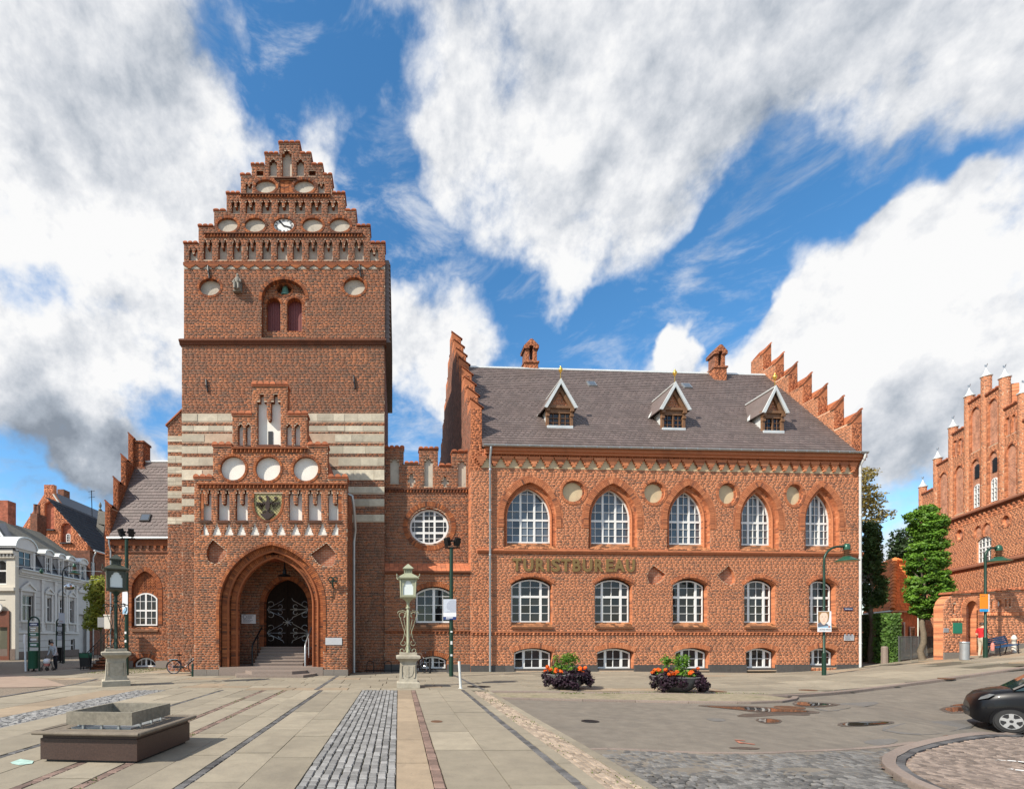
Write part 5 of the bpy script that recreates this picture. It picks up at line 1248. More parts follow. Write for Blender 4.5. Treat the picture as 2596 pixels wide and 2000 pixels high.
rg = MB(); ring(rg, FL2, ellipse(oc[0], oc[1], oru, orv, 36), 0.13, -0.28, -0.02, 0.10, closed=True, side=1, dark=0.2); ring(rg, FL2, ellipse(oc[0], oc[1], oru+0.12, orv+0.12, 36), 0.24, -0.05, 0.03, 0.09, closed=True, dark=0.2); obj('brick_ring', rg, 'brick', link)
win(FL2, ellipse(oc[0]-0.0, oc[1], oru*0.98, orv*0.98, 36), [(0.13, 0), (0.36, 1), (0.5, 0), (0.64, 1), (0.87, 0)], [(0.17, 0), (0.33, 1), (0.5, 0), (0.67, 1), (0.83, 0)], link, 0.22, fw=0.10, mull=0.11, name='oval_window')
dt = MB(); dv = q(FL2, 5, 400, 408)[1]; dogtooth(dt, FL2, la, lb, dv-0.07, dv+0.06, 0.1, 0.17, dark=0.4, mid=0.5); dt.box(FL2, la, lb, dv+0.061, dv+0.13, 0, 0.09, 0.2); obj('dogtooth_course', dt, 'brick', link, kind='stuff')
for i in range(5):
 a, b = xs[i], xs[i+1]
 if i in (1, 3): a, b = a+0.08, b-0.08
 c = MB(); coping(c, FL2, a, b, zs[i], -0.55, 0.02, th=0.13, roll=0.28); obj('coping', c, 'terracotta', link)
b = MB(); b.cube(la, lb, 28.2, 34, 0, zs[1]-0.4); b.cube(la, lb, 27.37, 28.2, 0, LV-0.2); obj('link_body', b, 'brick_far', link)
# ================================================================ small wing left of the tower
FW = fac(0, 30.0, k=0.02, ref=1500)
wing = thing('side_wing', (-15.5, 30.0, 0), 'small brick wing with steep slate roof left of the tower', 'building')
wl, wr = q(FW, 4, 662, 1200)[0], FW.uv(436, 1500)[0]; WE = q(FW, 4, 900, 712)[1]; W0 = q(FW, 4, 690, 1200)[0]
a0, a1 = q(FW, 4, 842, 1200)[0], q(FW, 4, 985, 1200)[0]; avb, avs_, ava_ = q(FW, 4, 900, 1250)[1], q(FW, 4, 900, 1030)[1], q(FW, 4, 905, 908)[1]
nic = arch(a0-0.12, a1+0.12, avb-0.15, avs_, ava_, 12)
b0, b1 = q(FW, 4, 850, 1480)[0], q(FW, 4, 982, 1480)[0]; wb = -0.06; bwn = arch(b0-0.05, b1+0.05, wb+0.12, 0.30, 0.68)
ww = wall(FW, rect(wl, wr, 0.0, WE), [(nic, 0.26), (bwn, 0.25)], wing, 0.5, singles=150, dark=0.28, mid=0.6)
wv1 = q(FW, 4, 900, 1045)[1]
win(FW, arch(a0, a1, avb, q(FW, 4, 900, 1080)[1], wv1), [(0.25, 0), (0.5, 1), (0.75, 0)], [(0.23, 0), (0.46, 1), (0.74, 0)], wing, 0.10, fw=0.08, mull=0.10)
win(FW, arch(b0, b1, wb+0.14, 0.28, 0.63), [(0.28, 0), (0.5, 1), (0.72, 0)], [], wing, 0.2, fw=0.08, mull=0.10)
mb = MB(); tym = [(x, y) for x, y in nic if y > q(FW, 4, 900, 1075)[1]]+[(a0-0.12, q(FW, 4, 900, 1075)[1]), (a1+0.12, q(FW, 4, 900, 1075)[1])]; mb.prism(FW, arch(a0-0.12, a1+0.12, q(FW, 4, 900, 1075)[1], avs_, ava_, 12), -0.24, -0.17, 0.55)
for i in range(12):
 for j in range(9):
  x = a0-0.1+(a1-a0+0.2)*(i+0.5)/12; y = q(FW, 4, 900, 1060)[1]+0.16*j; sgn = 1 if i % 2 else -1; L = 0.09
  P = [(x-L, y-sgn*L-0.03), (x+L, y+sgn*L-0.03), (x+L, y+sgn*L+0.03), (x-L, y-sgn*L+0.03)]
  P = clip(arch(a0-0.1, a1+0.1, avb, avs_, ava_-0.03, 12), *[f(p[0] for p in P) for f in (min, max)], min(p[1] for p in P), max(p[1] for p in P)) and P
  c_ = ((P[0][0]+P[2][0])/2, (P[0][1]+P[2][1])/2) if P else None
  if P and all(len(clip(arch(a0-0.12, a1+0.12, avb, avs_, ava_, 12), p[0]-0.005, p[0]+0.005, p[1]-0.005, p[1]+0.005)) > 2 for p in P): mb.prism(FW, P, -0.17, -0.155, btone(0.15, 0.7))
obj('herringbone_panel', mb, 'brick', wing)
rg = MB(); ring(rg, FW, [(a1+0.12, avb)]+archtop(a0-0.12, a1+0.12, avs_, ava_, 12)+[(a0-0.12, avb)], 0.24, -0.05, 0.03, 0.09, dark=0.12); ring(rg, FW, archtop(a0, a1, q(FW, 4, 900, 1080)[1], wv1), 0.14, -0.19, -0.14, 0.09); ring(rg, FW, archtop(b0-0.05, b1+0.05, 0.30, 0.68), 0.24, -0.05, 0.03, 0.09); obj('arch_rings', rg, 'brick', wing, kind='stuff')
sillslope(FW, a0-0.12, a1+0.12, avb-0.28, avb, -0.25, 0.10, wing, 2)
for a, b in ((wl, b0-0.05), (b1+0.05, wr)): s = MB(); s.box(FW, a, b, 0, 0.46, -0.1, 0.05, random.random()); obj('plinth_block', s, 'granite', wing)
ev = MB(); ev.box(FW, W0, wr, WE-0.35, WE-0.02, 0, 0.12, 0.5); k = W0+0.2
while k < wr: ev.box(FW, k, k+0.16, WE-0.55, WE-0.35, 0, 0.1, btone(0.2)); k += 0.42
ev.box(FW, W0, wr, WE-0.80, WE-0.70, 0, 0.06, 0.3); obj('eaves_course', ev, 'brick', wing)
g = MB(); g.tube([FW.pt(W0, WE+0.05, 0.24), FW.pt(wr, WE+0.05, 0.24)], 0.09, 8); g.tube([FW.pt(W0+0.1, WE, 0.22), FW.pt(W0+0.1, WE-0.3, 0.2), FW.pt(W0+0.15, WE-0.7, 0.12), FW.pt(W0+0.15, 0.1, 0.12)], 0.055, 8); obj('gutter', g, 'zinc', wing)
WP = math.atan2(5.7, 3.2); FWR = Fr(FW.pt(0, WE+0.02, 0.2), (1, 0, 0), (0, math.cos(WP), math.sin(WP))); wsl = 6.6
rb = MB(); rb.prism(FWR, rect(W0+0.05, wr, 0, wsl), -0.12, 0.0); t_ = FWR.pt(0, wsl); rb.add([(W0+0.05, t_.y, t_.z), (wr, t_.y, t_.z), (wr, t_.y+3.3, WE), (W0+0.05, t_.y+3.3, WE)], [(0, 1, 2, 3)]); wroof = obj('roof', rb, 'slate', wing)
slates(FWR, W0+0.05, wr, wsl, wroof, singles=100, w=0.34, pattern=(0, 0, 0, 0, 1, 1))
rc = MB(); rc.tube([(W0, t_.y, t_.z+0.02), (wr, t_.y, t_.z+0.02)], 0.08, 8); obj('ridge_capping', rc, 'zinc_pale', wing)
a, b = q(FWR, 4, 915, 578); s = MB(); s.box(FWR, a-0.3, a+0.3, b-0.28, b+0.28, 0, 0.1); sk = obj('skylight', s, 'iron', wing); s = MB(); s.box(FWR, a-0.24, a+0.24, b-0.22, b+0.22, 0.1, 0.11); obj('pane', s, 'glass_sky', sk)
gable(wing, W0+0.06, wl, 4, q(FW, 4, 690, 500)[1]-0.1, 3.0, q(FW, 4, 690, 110)[1]+1.3, mat='brick', mort='mortar', fr=FW, tilt=1.1, z_base=WE)
D = t_.y-0.3; f = fac(0, D); a, b, zb, zt = R4(f, 4, 828, 900, 92, 240); ch = MB(); ch.cube(a, b, D, D+0.9, zb-0.6, zt-0.12); ch.cube(a-0.06, b+0.06, D-0.06, D+0.96, zt-0.12, zt); ch.cube(a-0.05, b+0.12, D-0.05, D+0.96, zt-1.9, zt-1.75); chm = obj('chimney', ch, 'brick_far', wing)
bricks(f, lay(rect(a, b, zb-0.6, zt-0.12), [], dark=0.3), chm, 'brick', rest='chimney_bricks'); fs = Fr((b, D, 0), (0, 1, 0), (0, 0, 1)); bricks(fs, lay(rect(0, 0.9, zb-0.6, zt-0.12), [], dark=0.3), chm, 'brick', rest='chimney_bricks'); bricks(f.off(0.06), lay(rect(a-0.06, b+0.06, zt-0.12, zt), []), chm, 'brick', rest='chimney_bricks')
b = MB(); b.cube(wl+0.05, wr, 30.5, 36.4, 0, WE-0.1); obj('wing_body', b, 'brick_far', wing)
# ================================================================ ground, square, road
gx = np.concatenate([[-3000, -800, -300, -120, -60], np.arange(-36, 44, 1.0), [60, 120, 300, 800, 3000]]); gy = np.concatenate([[-3000, -400, -60, -10], np.arange(0, 40, 1.0), [46, 60, 120, 300, 800, 3000]])
XX, YY = np.meshgrid(gx, gy); ZZ = gza(XX, YY)-0.16; g = MB(); nx, ny = len(gx), len(gy)
g.add([(float(a), float(b), float(c)) for a, b, c in zip(XX.ravel(), YY.ravel(), ZZ.ravel())], [(j*nx+i, j*nx+i+1, (j+1)*nx+i+1, (j+1)*nx+i) for j in range(ny-1) for i in range(nx-1)])
obj('ground', g, 'ground', kind='structure')
def sheet(mb, x0, x1, y0, y1, dz, step=0.8, inside=None):
 """patch of surface that follows the land"""
 xs = np.linspace(x0, x1, max(2, int((x1-x0)/step)+1)); ys = np.linspace(y0, y1, max(2, int((y1-y0)/step)+1)); X, Y = np.meshgrid(xs, ys); Zv = gza(X, Y)+dz; n = len(xs)
 mb.add([(float(a), float(b), float(c)) for a, b, c in zip(X.ravel(), Y.ravel(), Zv.ravel())], [(j*n+i, j*n+i+1, (j+1)*n+i+1, (j+1)*n+i) for j in range(len(ys)-1) for i in range(n-1) if inside is None or inside((xs[i]+xs[i+1])/2, (ys[j]+ys[j+1])/2)])
RDZ = -0.09
KP = [(3.22, 17.25)]+[tuple(G(px, py)[:2]) for px, py in ((1400, 1753), (1600, 1756), (1800, 1759), (1987, 1762), (2110, 1755), (2220, 1743), (2315, 1731), (2440, 1714), (2596, 1692))]+[(45.0, 23.5)]
def kerb_y(x):
 return float(np.interp(x, [p[0] for p in KP], [p[1] for p in KP]))
def slab(parent, quad, tone, mat='slab', th=0.05, name='slab', g=0.010):
 """one paving slab with open joints; quad: 4 (x, y) counter-clockwise"""
 c = (sum(p[0] for p in quad)/4, sum(p[1] for p in quad)/4); v = []
 dz = random.uniform(-0.004, 0.004)
 for z in (0, 1):
  for x, y in quad:
   l = math.hypot(x-c[0], y-c[1]); k = max(0.2, 1-g*1.4/max(l, 0.05)-(0.004 if z else 0)/max(l, 0.05))
   X, Y = c[0]+(x-c[0])*k, c[1]+(y-c[1])*k; v.append((X, Y, gz(X, Y)+(dz if z else -th)))
 m = MB(); m.add(v, [(4, 5, 6, 7), (0, 1, 5, 4), (1, 2, 6, 5), (2, 3, 7, 6), (3, 0, 4, 7)], tone); return obj(name, m, mat, parent)
def setts(parent, quads, mat, singles=0, dz=0.0, h=0.05, name='sett', rest='sett_field', rough=0.008):
 """cobbles: each a low block with a worn top"""
 def build(mb, qd, tone, off=(0, 0, 0)):
  c = (sum(p[0] for p in qd)/4, sum(p[1] for p in qd)/4); j = random.uniform(-rough, rough); v = []
  zc = gz(*c)+dz
  for kz, kk in ((-h, 1.0), (-0.012, 0.985), (0.0, 0.80)):
   for x, y in qd: v.append((c[0]+(x-c[0])*kk-off[0], c[1]+(y-c[1])*kk-off[1], zc+kz+(j if kz > -h else 0)-off[2]))
  mb.add(v, [(8, 9, 10, 11)]+[(i, (i+1) % 4, (i+1) % 4+4, i+4) for i in range(4)]+[(i+4, (i+1) % 4+4, (i+1) % 4+8, i+8) for i in range(4)], tone)
 quads = sorted(quads, key=lambda t: sum(p[1] for p in t)); rest_ = MB(); vis = 0
 for qd in quads:
  c = (sum(p[0] for p in qd)/4, sum(p[1] for p in qd)/4)
  on = c[1] > 6.0 and -0.82*c[1] < c[0] < 1.29*c[1]
  if on and vis < singles:
   vis += 1; m = MB(); build(m, qd, random.random()); obj(name, m, mat, parent)
  else: build(rest_, qd, random.random())
 if rest_.f: obj(rest, rest_, mat, parent, kind='stuff')
def strip_setts(x0, x1, y0, y1, n, L, jt=0.012):
 out = []; w = (x1-x0)/n
 for i in range(n):
  y = y0-random.random()*L
  while y < y1:
   l = L*random.uniform(0.75, 1.3); wob = random.uniform(-0.006, 0.006)
   a, b = x0+i*w+jt/2+wob, x0+(i+1)*w-jt/2+wob; out.append([(a, y+jt/2), (b, y+jt/2+random.uniform(-.005, .005)), (b, y+l-jt/2), (a, y+l-jt/2)]); y += l
 return out
# ---- the square
sq = MB(); sheet(sq, -12.6, 3.24, 1.0, 27.2, -0.035, 0.8); sheet(sq, -20.2, -12.6, 22, 30.4, -0.035, 0.8); square = obj('square', sq, 'joint_soil', kind='structure')
Y0, Y1 = 2.6, 17.7
STR = [(-12.5, -11.6, 'slab'), (-11.6, -10.55, 'slab'), (-10.55, -9.4, 'slab_warm'), (-8.3, -7.35, 'slab'), (-7.35, -6.38, 'slab'), (-6.24, -5.55, 'slab'), (-5.55, -4.87, 'slab'), (-4.71, -4.12, 'slab'), (-3.96, -3.4, 'slab'), (-3.4, -2.83, 'slab'), (-2.69, -2.0, 'slab'), (-2.0, -1.3, 'slab'), (-0.03, 0.45, 'slab_warm'), (0.61, 1.41, 'slab'), (1.41, 2.24, 'slab'), (2.38, 2.6, 'slab')]
for x0, x1, mt in STR:
 y = Y0-random.random()
 while y < Y1:
  L = random.uniform(1.5, 2.4); e = min(y+L, Y1)
  if Y1-e < 0.5: e = Y1
  if -0.86*e < x1: slab(square, [(x0, y), (x1, y), (x1, e), (x0, e)], random.gauss(0.5, 0.22), mt, g=0.010)
  y = e
setts(square, strip_setts(-1.3, -0.03, 3.0, Y1, 10, 0.19, 0.018), 'sett_grey', 300)
for x0, x1, mt in ((-2.83, -2.69, 'sett_dark'), (-6.38, -6.24, 'sett_dark'), (2.24, 2.38, 'sett_dark'), (-4.87, -4.71, 'sett_red'), (-4.12, -3.96, 'sett_red'), (0.45, 0.61, 'sett_red')):
 setts(square, strip_setts(x0, x1, 3.0, Y1, 1, 0.16), mt, rest='sett_line')
setts(square, strip_setts(-9.4, -8.3, 8.0, Y1, 9, 0.13), 'sett_grey', rest='sett_band')
setts(square, strip_setts(2.6, 3.05, 3.0, 17.2, 5, 0.16), 'sett_beige', rest='sett_band')
# band of cross-laid slabs along the buildings
rowy = [17.7, 18.5, 19.25, 20.2, 21.1, 22.0, 23.0, 24.1, 25.2, 26.3, 27.1, 28.2, 29.9]
for r in range(len(rowy)-1):
 x = -12.5-random.random()*0.8 if rowy[r] < 22 else -19.8; xe = 3.2
 while x < xe:
  L = random.uniform(1.0, 2.1); e = min(x+L, xe)
  if xe-e < 0.4: e = xe
  my = (rowy[r]+rowy[r+1])/2; mx = (x+e)/2
  if not (pl_-0.1 < mx < pr_+0.1 and my > 24.6) and not (mx > ll-1.0 and my > 27.2) and not (mx > wl and my > 30): slab(square, [(x, rowy[r]), (e, rowy[r]), (e, rowy[r+1]), (x, rowy[r+1])], random.gauss(0.5, 0.25), 'slab_warm' if random.random() < 0.13 else 'slab')
  x = e
setts(square, [[(-3.05+0.09*0, y), (-2.88, y+0.0), (-2.88, y+0.14), (-3.05, y+0.14)] for y in np.arange(17.75, 24.0, 0.155)], 'sett_dark', dz=0.012, rest='sett_line')
setts(square, [[(3.0-0.05*(y-17.7), y), (3.15-0.05*(y-17.7), y), (3.15-0.05*(y-17.55), y+0.14), (3.0-0.05*(y-17.55), y+0.14)] for y in np.arange(17.75, 26.5, 0.155)], 'sett_dark', dz=0.012, rest='sett_line')
# ---- pavement before the hall
pv = MB(); sheet(pv, 3.2, 46, 15.0, 40.0, -0.035, 0.8, inside=lambda x, y: y > kerb_y(x)+0.3); pave = obj('pavement', pv, 'joint_soil', kind='structure')
ry = list(np.arange(16.2, 34.5, 0.92))
for r in range(len(ry)-1):
 x = 3.22; o = 0.0
 while x < 42:
  L = random.uniform(1.6, 2.6); e = x+L; a, b = ry[r], ry[r+1]
  sh = lambda X, y: y+0.05*(X-3.2)                      # rows run with the hall front
  ya, yb, yc, yd = sh(x, a), sh(e, a), sh(e, b), sh(x, b); ka, kb = kerb_y(x)+0.20, kerb_y(e)+0.20
  ya, yb = max(ya, ka), max(yb, kb)
  hallfront = 26.8+0.0494*(x-3.9)
  if yc-yb > 0.12 and yd-ya > 0.12 and (e < 25.8 and ya < hallfront-0.05 or x > 25.0) and x < 1.31*ya: slab(pave, [(x, ya), (e, yb), (e, yc), (x, yd)], random.gauss(0.5, 0.25), 'slab_warm' if random.random() < 0.15 else 'slab')
  x = e
def kerbline(pts, w, h, parent, mat='granite_pink', L=1.3, dz=0.0, name='kerbstone', side=1):
 """kerbstones along a line on the ground"""
 P = [Vector((p[0], p[1])) for p in pts]; acc = [0]
 for i in range(1, len(P)): acc.append(acc[-1]+(P[i]-P[i-1]).length)
 def at(s): s = max(0, min(acc[-1], s)); i = max(1, min(len(P)-1, int(np.searchsorted(acc, s)))); return P[i-1].lerp(P[i], (s-acc[i-1])/max(1e-9, acc[i]-acc[i-1]))
 s = 0.0
 while s < acc[-1]-0.05:
  l = min(L*random.uniform(0.8, 1.2), acc[-1]-s); k = max(1, int(l/0.35)); m = MB(); t = random.random()
  for j in range(k):
   a, b = at(s+0.006+(l-0.012)*j/k), at(s+0.006+(l-0.012)*(j+1)/k); d = (b-a).normalized(); n = Vector((-d.y, d.x))*w*side
   v = []
   for z, kk in ((-h, 0), (-0.02, 0), (0, 0.02)):
    for p in (a+n*kk, b+n*kk, b+n, a+n): v.append((p.x, p.y, gz(p.x, p.y)+dz+z))
   m.add(v, [(8, 9, 10, 11), (0, 1, 5, 4), (4, 5, 9, 8), (2, 3, 7, 6), (6, 7, 11, 10)]+([(3, 0, 4, 7), (7, 4, 8, 11)] if j == 0 else [])+([(1, 2, 6, 5), (5, 6, 10, 9)] if j == k-1 else []), t)
  obj(name, m, mat, parent); s += l
kerbline(KP, 0.20, 0.16, pave, dz=0.008)
LK = [tuple(G(px, py)[:2]) for px, py in ((1252, 1765), (1400, 1768), (1600, 1772), (1760, 1775), (1900, 1776), (1990, 1773), (2018, 1768), (2025, 1762))]
kerbline(LK, 0.16, 0.12, pave, dz=-0.03)
lk = MB()
for i in range(60):
 x = 3.25+i*(LK[-2][0]-3.25)/60; x2 = 3.25+(i+1)*(LK[-2][0]-3.25)/60
 ya, yb = [float(np.interp(X, [p[0] for p in LK[:-1]], [p[1] for p in LK[:-1]]))+0.15 for X in (x, x2)]
 lk.add([(x, ya, gz(x, ya)-0.045), (x2, yb, gz(x2, yb)-0.045), (x2, kerb_y(x2)+0.02, gz(x2, yb)-0.045), (x, kerb_y(x)+0.02, gz(x, ya)-0.045)], [(0, 1, 2, 3)])
simple('verge_setts', (0.25, 0.21, 0.14), 0.9, var=0.35, scale=7, bump=0.6, dirt=0.6, dcol=(0.10, 0.11, 0.035)); obj('sett_verge', lk, 'verge_setts', pave)
kerbline([(3.05, 2.6), (3.05, 17.2)], 0.17, 0.1, square, L=1.1, side=-1, mat='slab', dz=0.004)
# ---- road
rd = MB(); sheet(rd, 3.2, 60, 7.0, 34.0, RDZ, 0.7, inside=lambda x, y: y < kerb_y(x)+0.4); road = obj('road', rd, 'asphalt', kind='structure')
rb_ = MB(); sheet(rb_, 3.2, 34, 1.5, 9.6, RDZ-0.022, 0.7); cob = obj('cobbled_road', rb_, 'joint_soil', kind='structure')
EDGE = [tuple(G(px, py)[:2]) for px, py in ((1470, 1888), (1560, 1886), (1700, 1893), (1800, 1897), (1950, 1897), (2100, 1891), (2230, 1884), (2330, 1872))]
def edge_y(x): return float(np.interp(x, [p[0] for p in EDGE], [p[1] for p in EDGE]))
ISL = [tuple(G(px, py)[:2]) for px, py in ((2600, 1838), (2475, 1853), (2336, 1874), (2278, 1889), (2240, 1908), (2233, 1925), (2250, 1946), (2315, 1982), (2377, 2004), (2440, 2040))]
def left_of_island(x, y):
 ys = [p[1] for p in ISL][::-1]; xs = [p[0] for p in ISL][::-1]
 return x < float(np.interp(y, ys, xs))-0.02 if ys[0] <= y <= ys[-1] else (y > ys[-1] or x < xs[0])
qs = []; row = 0; y = 3.2
while y < 9.4:
 x = 3.26+random.random()*0.06
 while x < 17:
  w = random.uniform(0.085, 0.13); fan = 0.28*math.sin(math.pi*((x/1.7+0.5*(int(y/1.2) % 2)) % 1.0)); yy = y+fan-0.15
  c = (x+w/2, yy+0.05)
  if c[1] < edge_y(c[0])-0.05 and left_of_island(*c) and c[0] < 1.35*c[1]+0.5 and c[1] > 4.6: t = 0.12*math.cos(math.pi*(x/1.7 % 1.0)); qs.append([(x+0.006, yy+0.006-t*w), (x+w-0.006, yy+0.006+t*w), (x+w-0.006, yy+0.094+t*w), (x+0.006, yy+0.094-t*w)])
  x += w
 y += 0.102
setts(cob, qs, 'sett_road', 300, dz=RDZ+0.006, h=0.05)
kerbline(EDGE+[(EDGE[-1][0]+0.3, EDGE[-1][1])], 0.10, 0.06, cob, 'granite_pink', 0.5, RDZ+0.012)
# the island of reddish setts at the right
_ia = np.array(ISL); _ib = _ia[1:]-_ia[:-1]
def on_island(x, y, m):
 if left_of_island(x, y): return False
 t = np.clip((((x, y)-_ia[:-1])*_ib).sum(1)/(_ib**2).sum(1), 0, 1); d = np.hypot(*((x, y)-_ia[:-1]-_ib*t[:, None]).T); i = int(d.argmin()); c = _ib[i][0]*(y-_ia[i][1])-_ib[i][1]*(x-_ia[i][0])
 return c > 0 and d[i] > m
im = MB(); ip = ISL+[(12.5, 3.0), (40, 3.0), (40, ISL[0][1]+2.0)]
sheet(im, 5.6, 40, 3.0, 13.5, RDZ+0.03, 0.2, inside=lambda x, y: on_island(x, y, 0.06)); island = obj('traffic_island', im, 'sett_red', kind='structure')
kerbline(ISL, 0.16, 0.12, island, 'granite_pink', 0.8, RDZ+0.075, side=1)
def offset_line(P, d):
 P = [Vector(p) for p in P]; o = []
 for i, p in enumerate(P): t = (P[min(i+1, len(P)-1)]-P[max(0, i-1)]).normalized(); o.append(p+Vector((-t.y, t.x))*d)
 return o
kerbline(offset_line(ISL, 0.165), 0.10, 0.06, island, 'sett_dark', 0.3, RDZ+0.066, side=1, name='edge_sett')
qs = []; y = 3.6
while y < 12.4:
 x = 6+random.random()*0.1
 while x < 17.5:
  w = random.uniform(0.09, 0.14)
  if y > 4.8 and x < 1.36*y+0.4 and on_island(x+w/2, y+.05, 0.31): qs.append([(x+.005, y+.005), (x+w-.005, y+.005+random.uniform(-.01, .01)), (x+w-.005, y+.1), (x+.005, y+.1)])
  x += w
 y += 0.112
setts(island, qs, 'sett_island', 300, dz=RDZ+0.06, h=0.05)
# ---- marks on the road
def blot(name, pts, mat, dz, kind='structure', parent=None):
 P = [G(*Z(13, *p)) for p in pts]; n = len(P); Q = []
 for i in range(n):                                          # rounded outline
  for t in (0.25, 0.75): Q.append(P[i].lerp(P[(i+1) % n], t))
 m = MB(); m.add([(p.x, p.y, gz(p.x, p.y)+dz) for p in Q], [tuple(range(len(Q)))]); o = obj(name, m, mat, parent, kind=kind if parent is None else None)
 f = o.data.polygons[0]
 if f.normal.z < 0: o.data.flip_normals()
 return o
T = newmat('puddle'); finish(T, (0.035, 0.028, 0.022), 0.04, 0.0, T.noise(coord(T, 'World'), 3.0, 2, 0.5)[0], 0.02, 0.01, 0.5)
simple('asphalt_patch', (0.135, 0.125, 0.112), 0.9, var=0.2, scale=4, bump=0.5)
simple('asphalt_wet', (0.075, 0.062, 0.05), 0.45, var=0.3, scale=5, bump=0.3)
simple('rust_iron', (0.15, 0.075, 0.04), 0.75, 0.2, var=0.4, scale=22, bump=0.5)
for pts in (((180, 345), (400, 350), (520, 352), (860, 372), (840, 382), (560, 378), (380, 362)), ((800, 318), (880, 325), (1030, 332), (990, 342), (850, 344), (770, 336)), ((1680, 360), (1800, 350), (1898, 352), (1898, 378), (1800, 384), (1720, 380)), ((1050, 452), (1120, 440), (1345, 438), (1350, 448), (1240, 460), (1090, 464)), ((530, 425), (600, 420), (680, 430), (660, 444), (570, 442)), ((1725, 342), (1800, 332), (1920, 330), (1920, 340), (1800, 347))):
 blot('puddle', pts, 'puddle', RDZ+0.012); mx, my = sum(p[0] for p in pts)/len(pts), sum(p[1] for p in pts)/len(pts); blot('damp_margin', [(mx+(a-mx)*1.22+random.uniform(-9, 9), my+(b-my)*1.5+random.uniform(-3, 3)) for a, b in pts], 'asphalt_wet', RDZ+0.008, parent=road)
for pts, mt in ((((390, 405), (470, 385), (860, 385), (860, 402), (690, 395), (500, 410)), 'asphalt_wet'), (((870, 350), (1000, 330), (1180, 320), (1305, 322), (1230, 345), (1060, 370), (940, 375)), 'asphalt_patch'), (((1170, 560), (1250, 542), (1400, 538), (1405, 560), (1290, 582)), 'asphalt_patch'), (((200, 420), (300, 415), (355, 430), (280, 438)), 'asphalt_patch'), (((345, 588), (450, 585), (560, 592), (530, 602), (400, 598)), 'asphalt_wet'), (((1250, 480), (1500, 440), (1900, 400), (1890, 470), (1700, 510), (1480, 520)), 'asphalt_patch')):
 blot('asphalt_patch', pts, mt, RDZ+0.006, parent=road)
def manhole(px, py, r, mat, label, ry=None, D=None):
 c = G(px, py); m = MB(); z = gz(c.x, c.y)+(RDZ if c.x > 3.3 and c.y < kerb_y(c.x) else 0.0); n = 20; ry = ry or r
 m.lathe((c.x, c.y, z-0.02), [(r, 0), (r, 0.032), (r*0.9, 0.034), (r*0.9, 0.028), (0.01, 0.029)], n, sy=ry/r)
 for i in range(-3, 4): m.cube(c.x-r*0.6, c.x+r*0.6, c.y+i*ry*0.2-0.01, c.y+i*ry*0.2+0.01, z+0.008, z+0.013)
 o = obj('manhole_cover', m, mat, label=label, cat='manhole cover', loc=(c.x, c.y, z), group='iron covers in the paving')
manhole(*Z(12, 745, 458), 0.13, 'rust_iron', 'small rusty iron cover in the pale slabs of the square')
manhole(*Z(13, 735, 352), 0.36, 'rust_iron', 'round rusty drain cover in the puddle below the kerb', 0.30)
manhole(*Z(13, 1725, 532), 0.36, 'rust_iron', 'rusty drain grate beside the rounded kerb near the black car', 0.25)
manhole(*Z(13, 290, 275), 0.30, 'rust_iron', 'rusty cover by the kerb right of the second flower bowl', 0.22)
manhole(*Z(13, 850, 266), 0.30, 'rust_iron', 'rusty cover by the kerb in front of the hall', 0.22)
manhole(*Z(13, 1705, 192), 0.28, 'rust_iron', 'rusty cover near the curved kerb at the right', 0.2)
manhole(*Z(12, 1005, 243), 0.45, 'black', 'dark square cover in the paving beside the steel bollard', 0.35)
manhole(*Z(12, 1690, 433), 0.2, 'black', 'small dark valve cover in the asphalt right of the kerb strip', 0.2)
# white painted sign on the island
wm = MB(); c = G(2590, 1938)
for i in range(22):
 t0, t1 = 2*math.pi*i/22, 2*math.pi*(i+0.85)/22
 wm.add([(c.x+r*math.cos(t), c.y+r*0.9*math.sin(t), gz(c.x, c.y)+RDZ+0.074) for r, t in ((0.42, t0), (0.52, t0), (0.52, t1), (0.42, t1))], [(0, 1, 2, 3)])
obj('painted_marking', wm, 'white_paint', island)
simple('paint_orange', (0.36, 0.12, 0.07), 0.8, var=0.5, scale=12); simple('paint_mint', (0.35, 0.50, 0.44), 0.8, var=0.3, scale=12)
for x0, y0, x1, y1 in ((395, 545, 460, 550), (430, 560, 520, 572), (410, 552, 440, 566)):
 a, b = G(*Z(13, x0, y0)), G(*Z(13, x1, y1)); m = MB(); d = (b-a).normalized()*1.0; n = Vector((-d.y, d.x, 0))*0.03
 m.add([p+Vector((0, 0, RDZ+0.010)) for p in (a-n, b-n, b+n, a+n)], [(0, 1, 2, 3)]); obj('spray_mark', m, 'paint_orange', road)
P = [G(*Z(11, *p)) for p in ((65, 735), (130, 712), (215, 725), (205, 742), (120, 752), (80, 745))]; m = MB(); m.add([p+Vector((0, 0, 0.008)) for p in P][::-1], [tuple(range(6))]); o = obj('paint_spill', m, 'paint_mint', square)
if o.data.polygons[0].normal.z < 0: o.data.flip_normals()
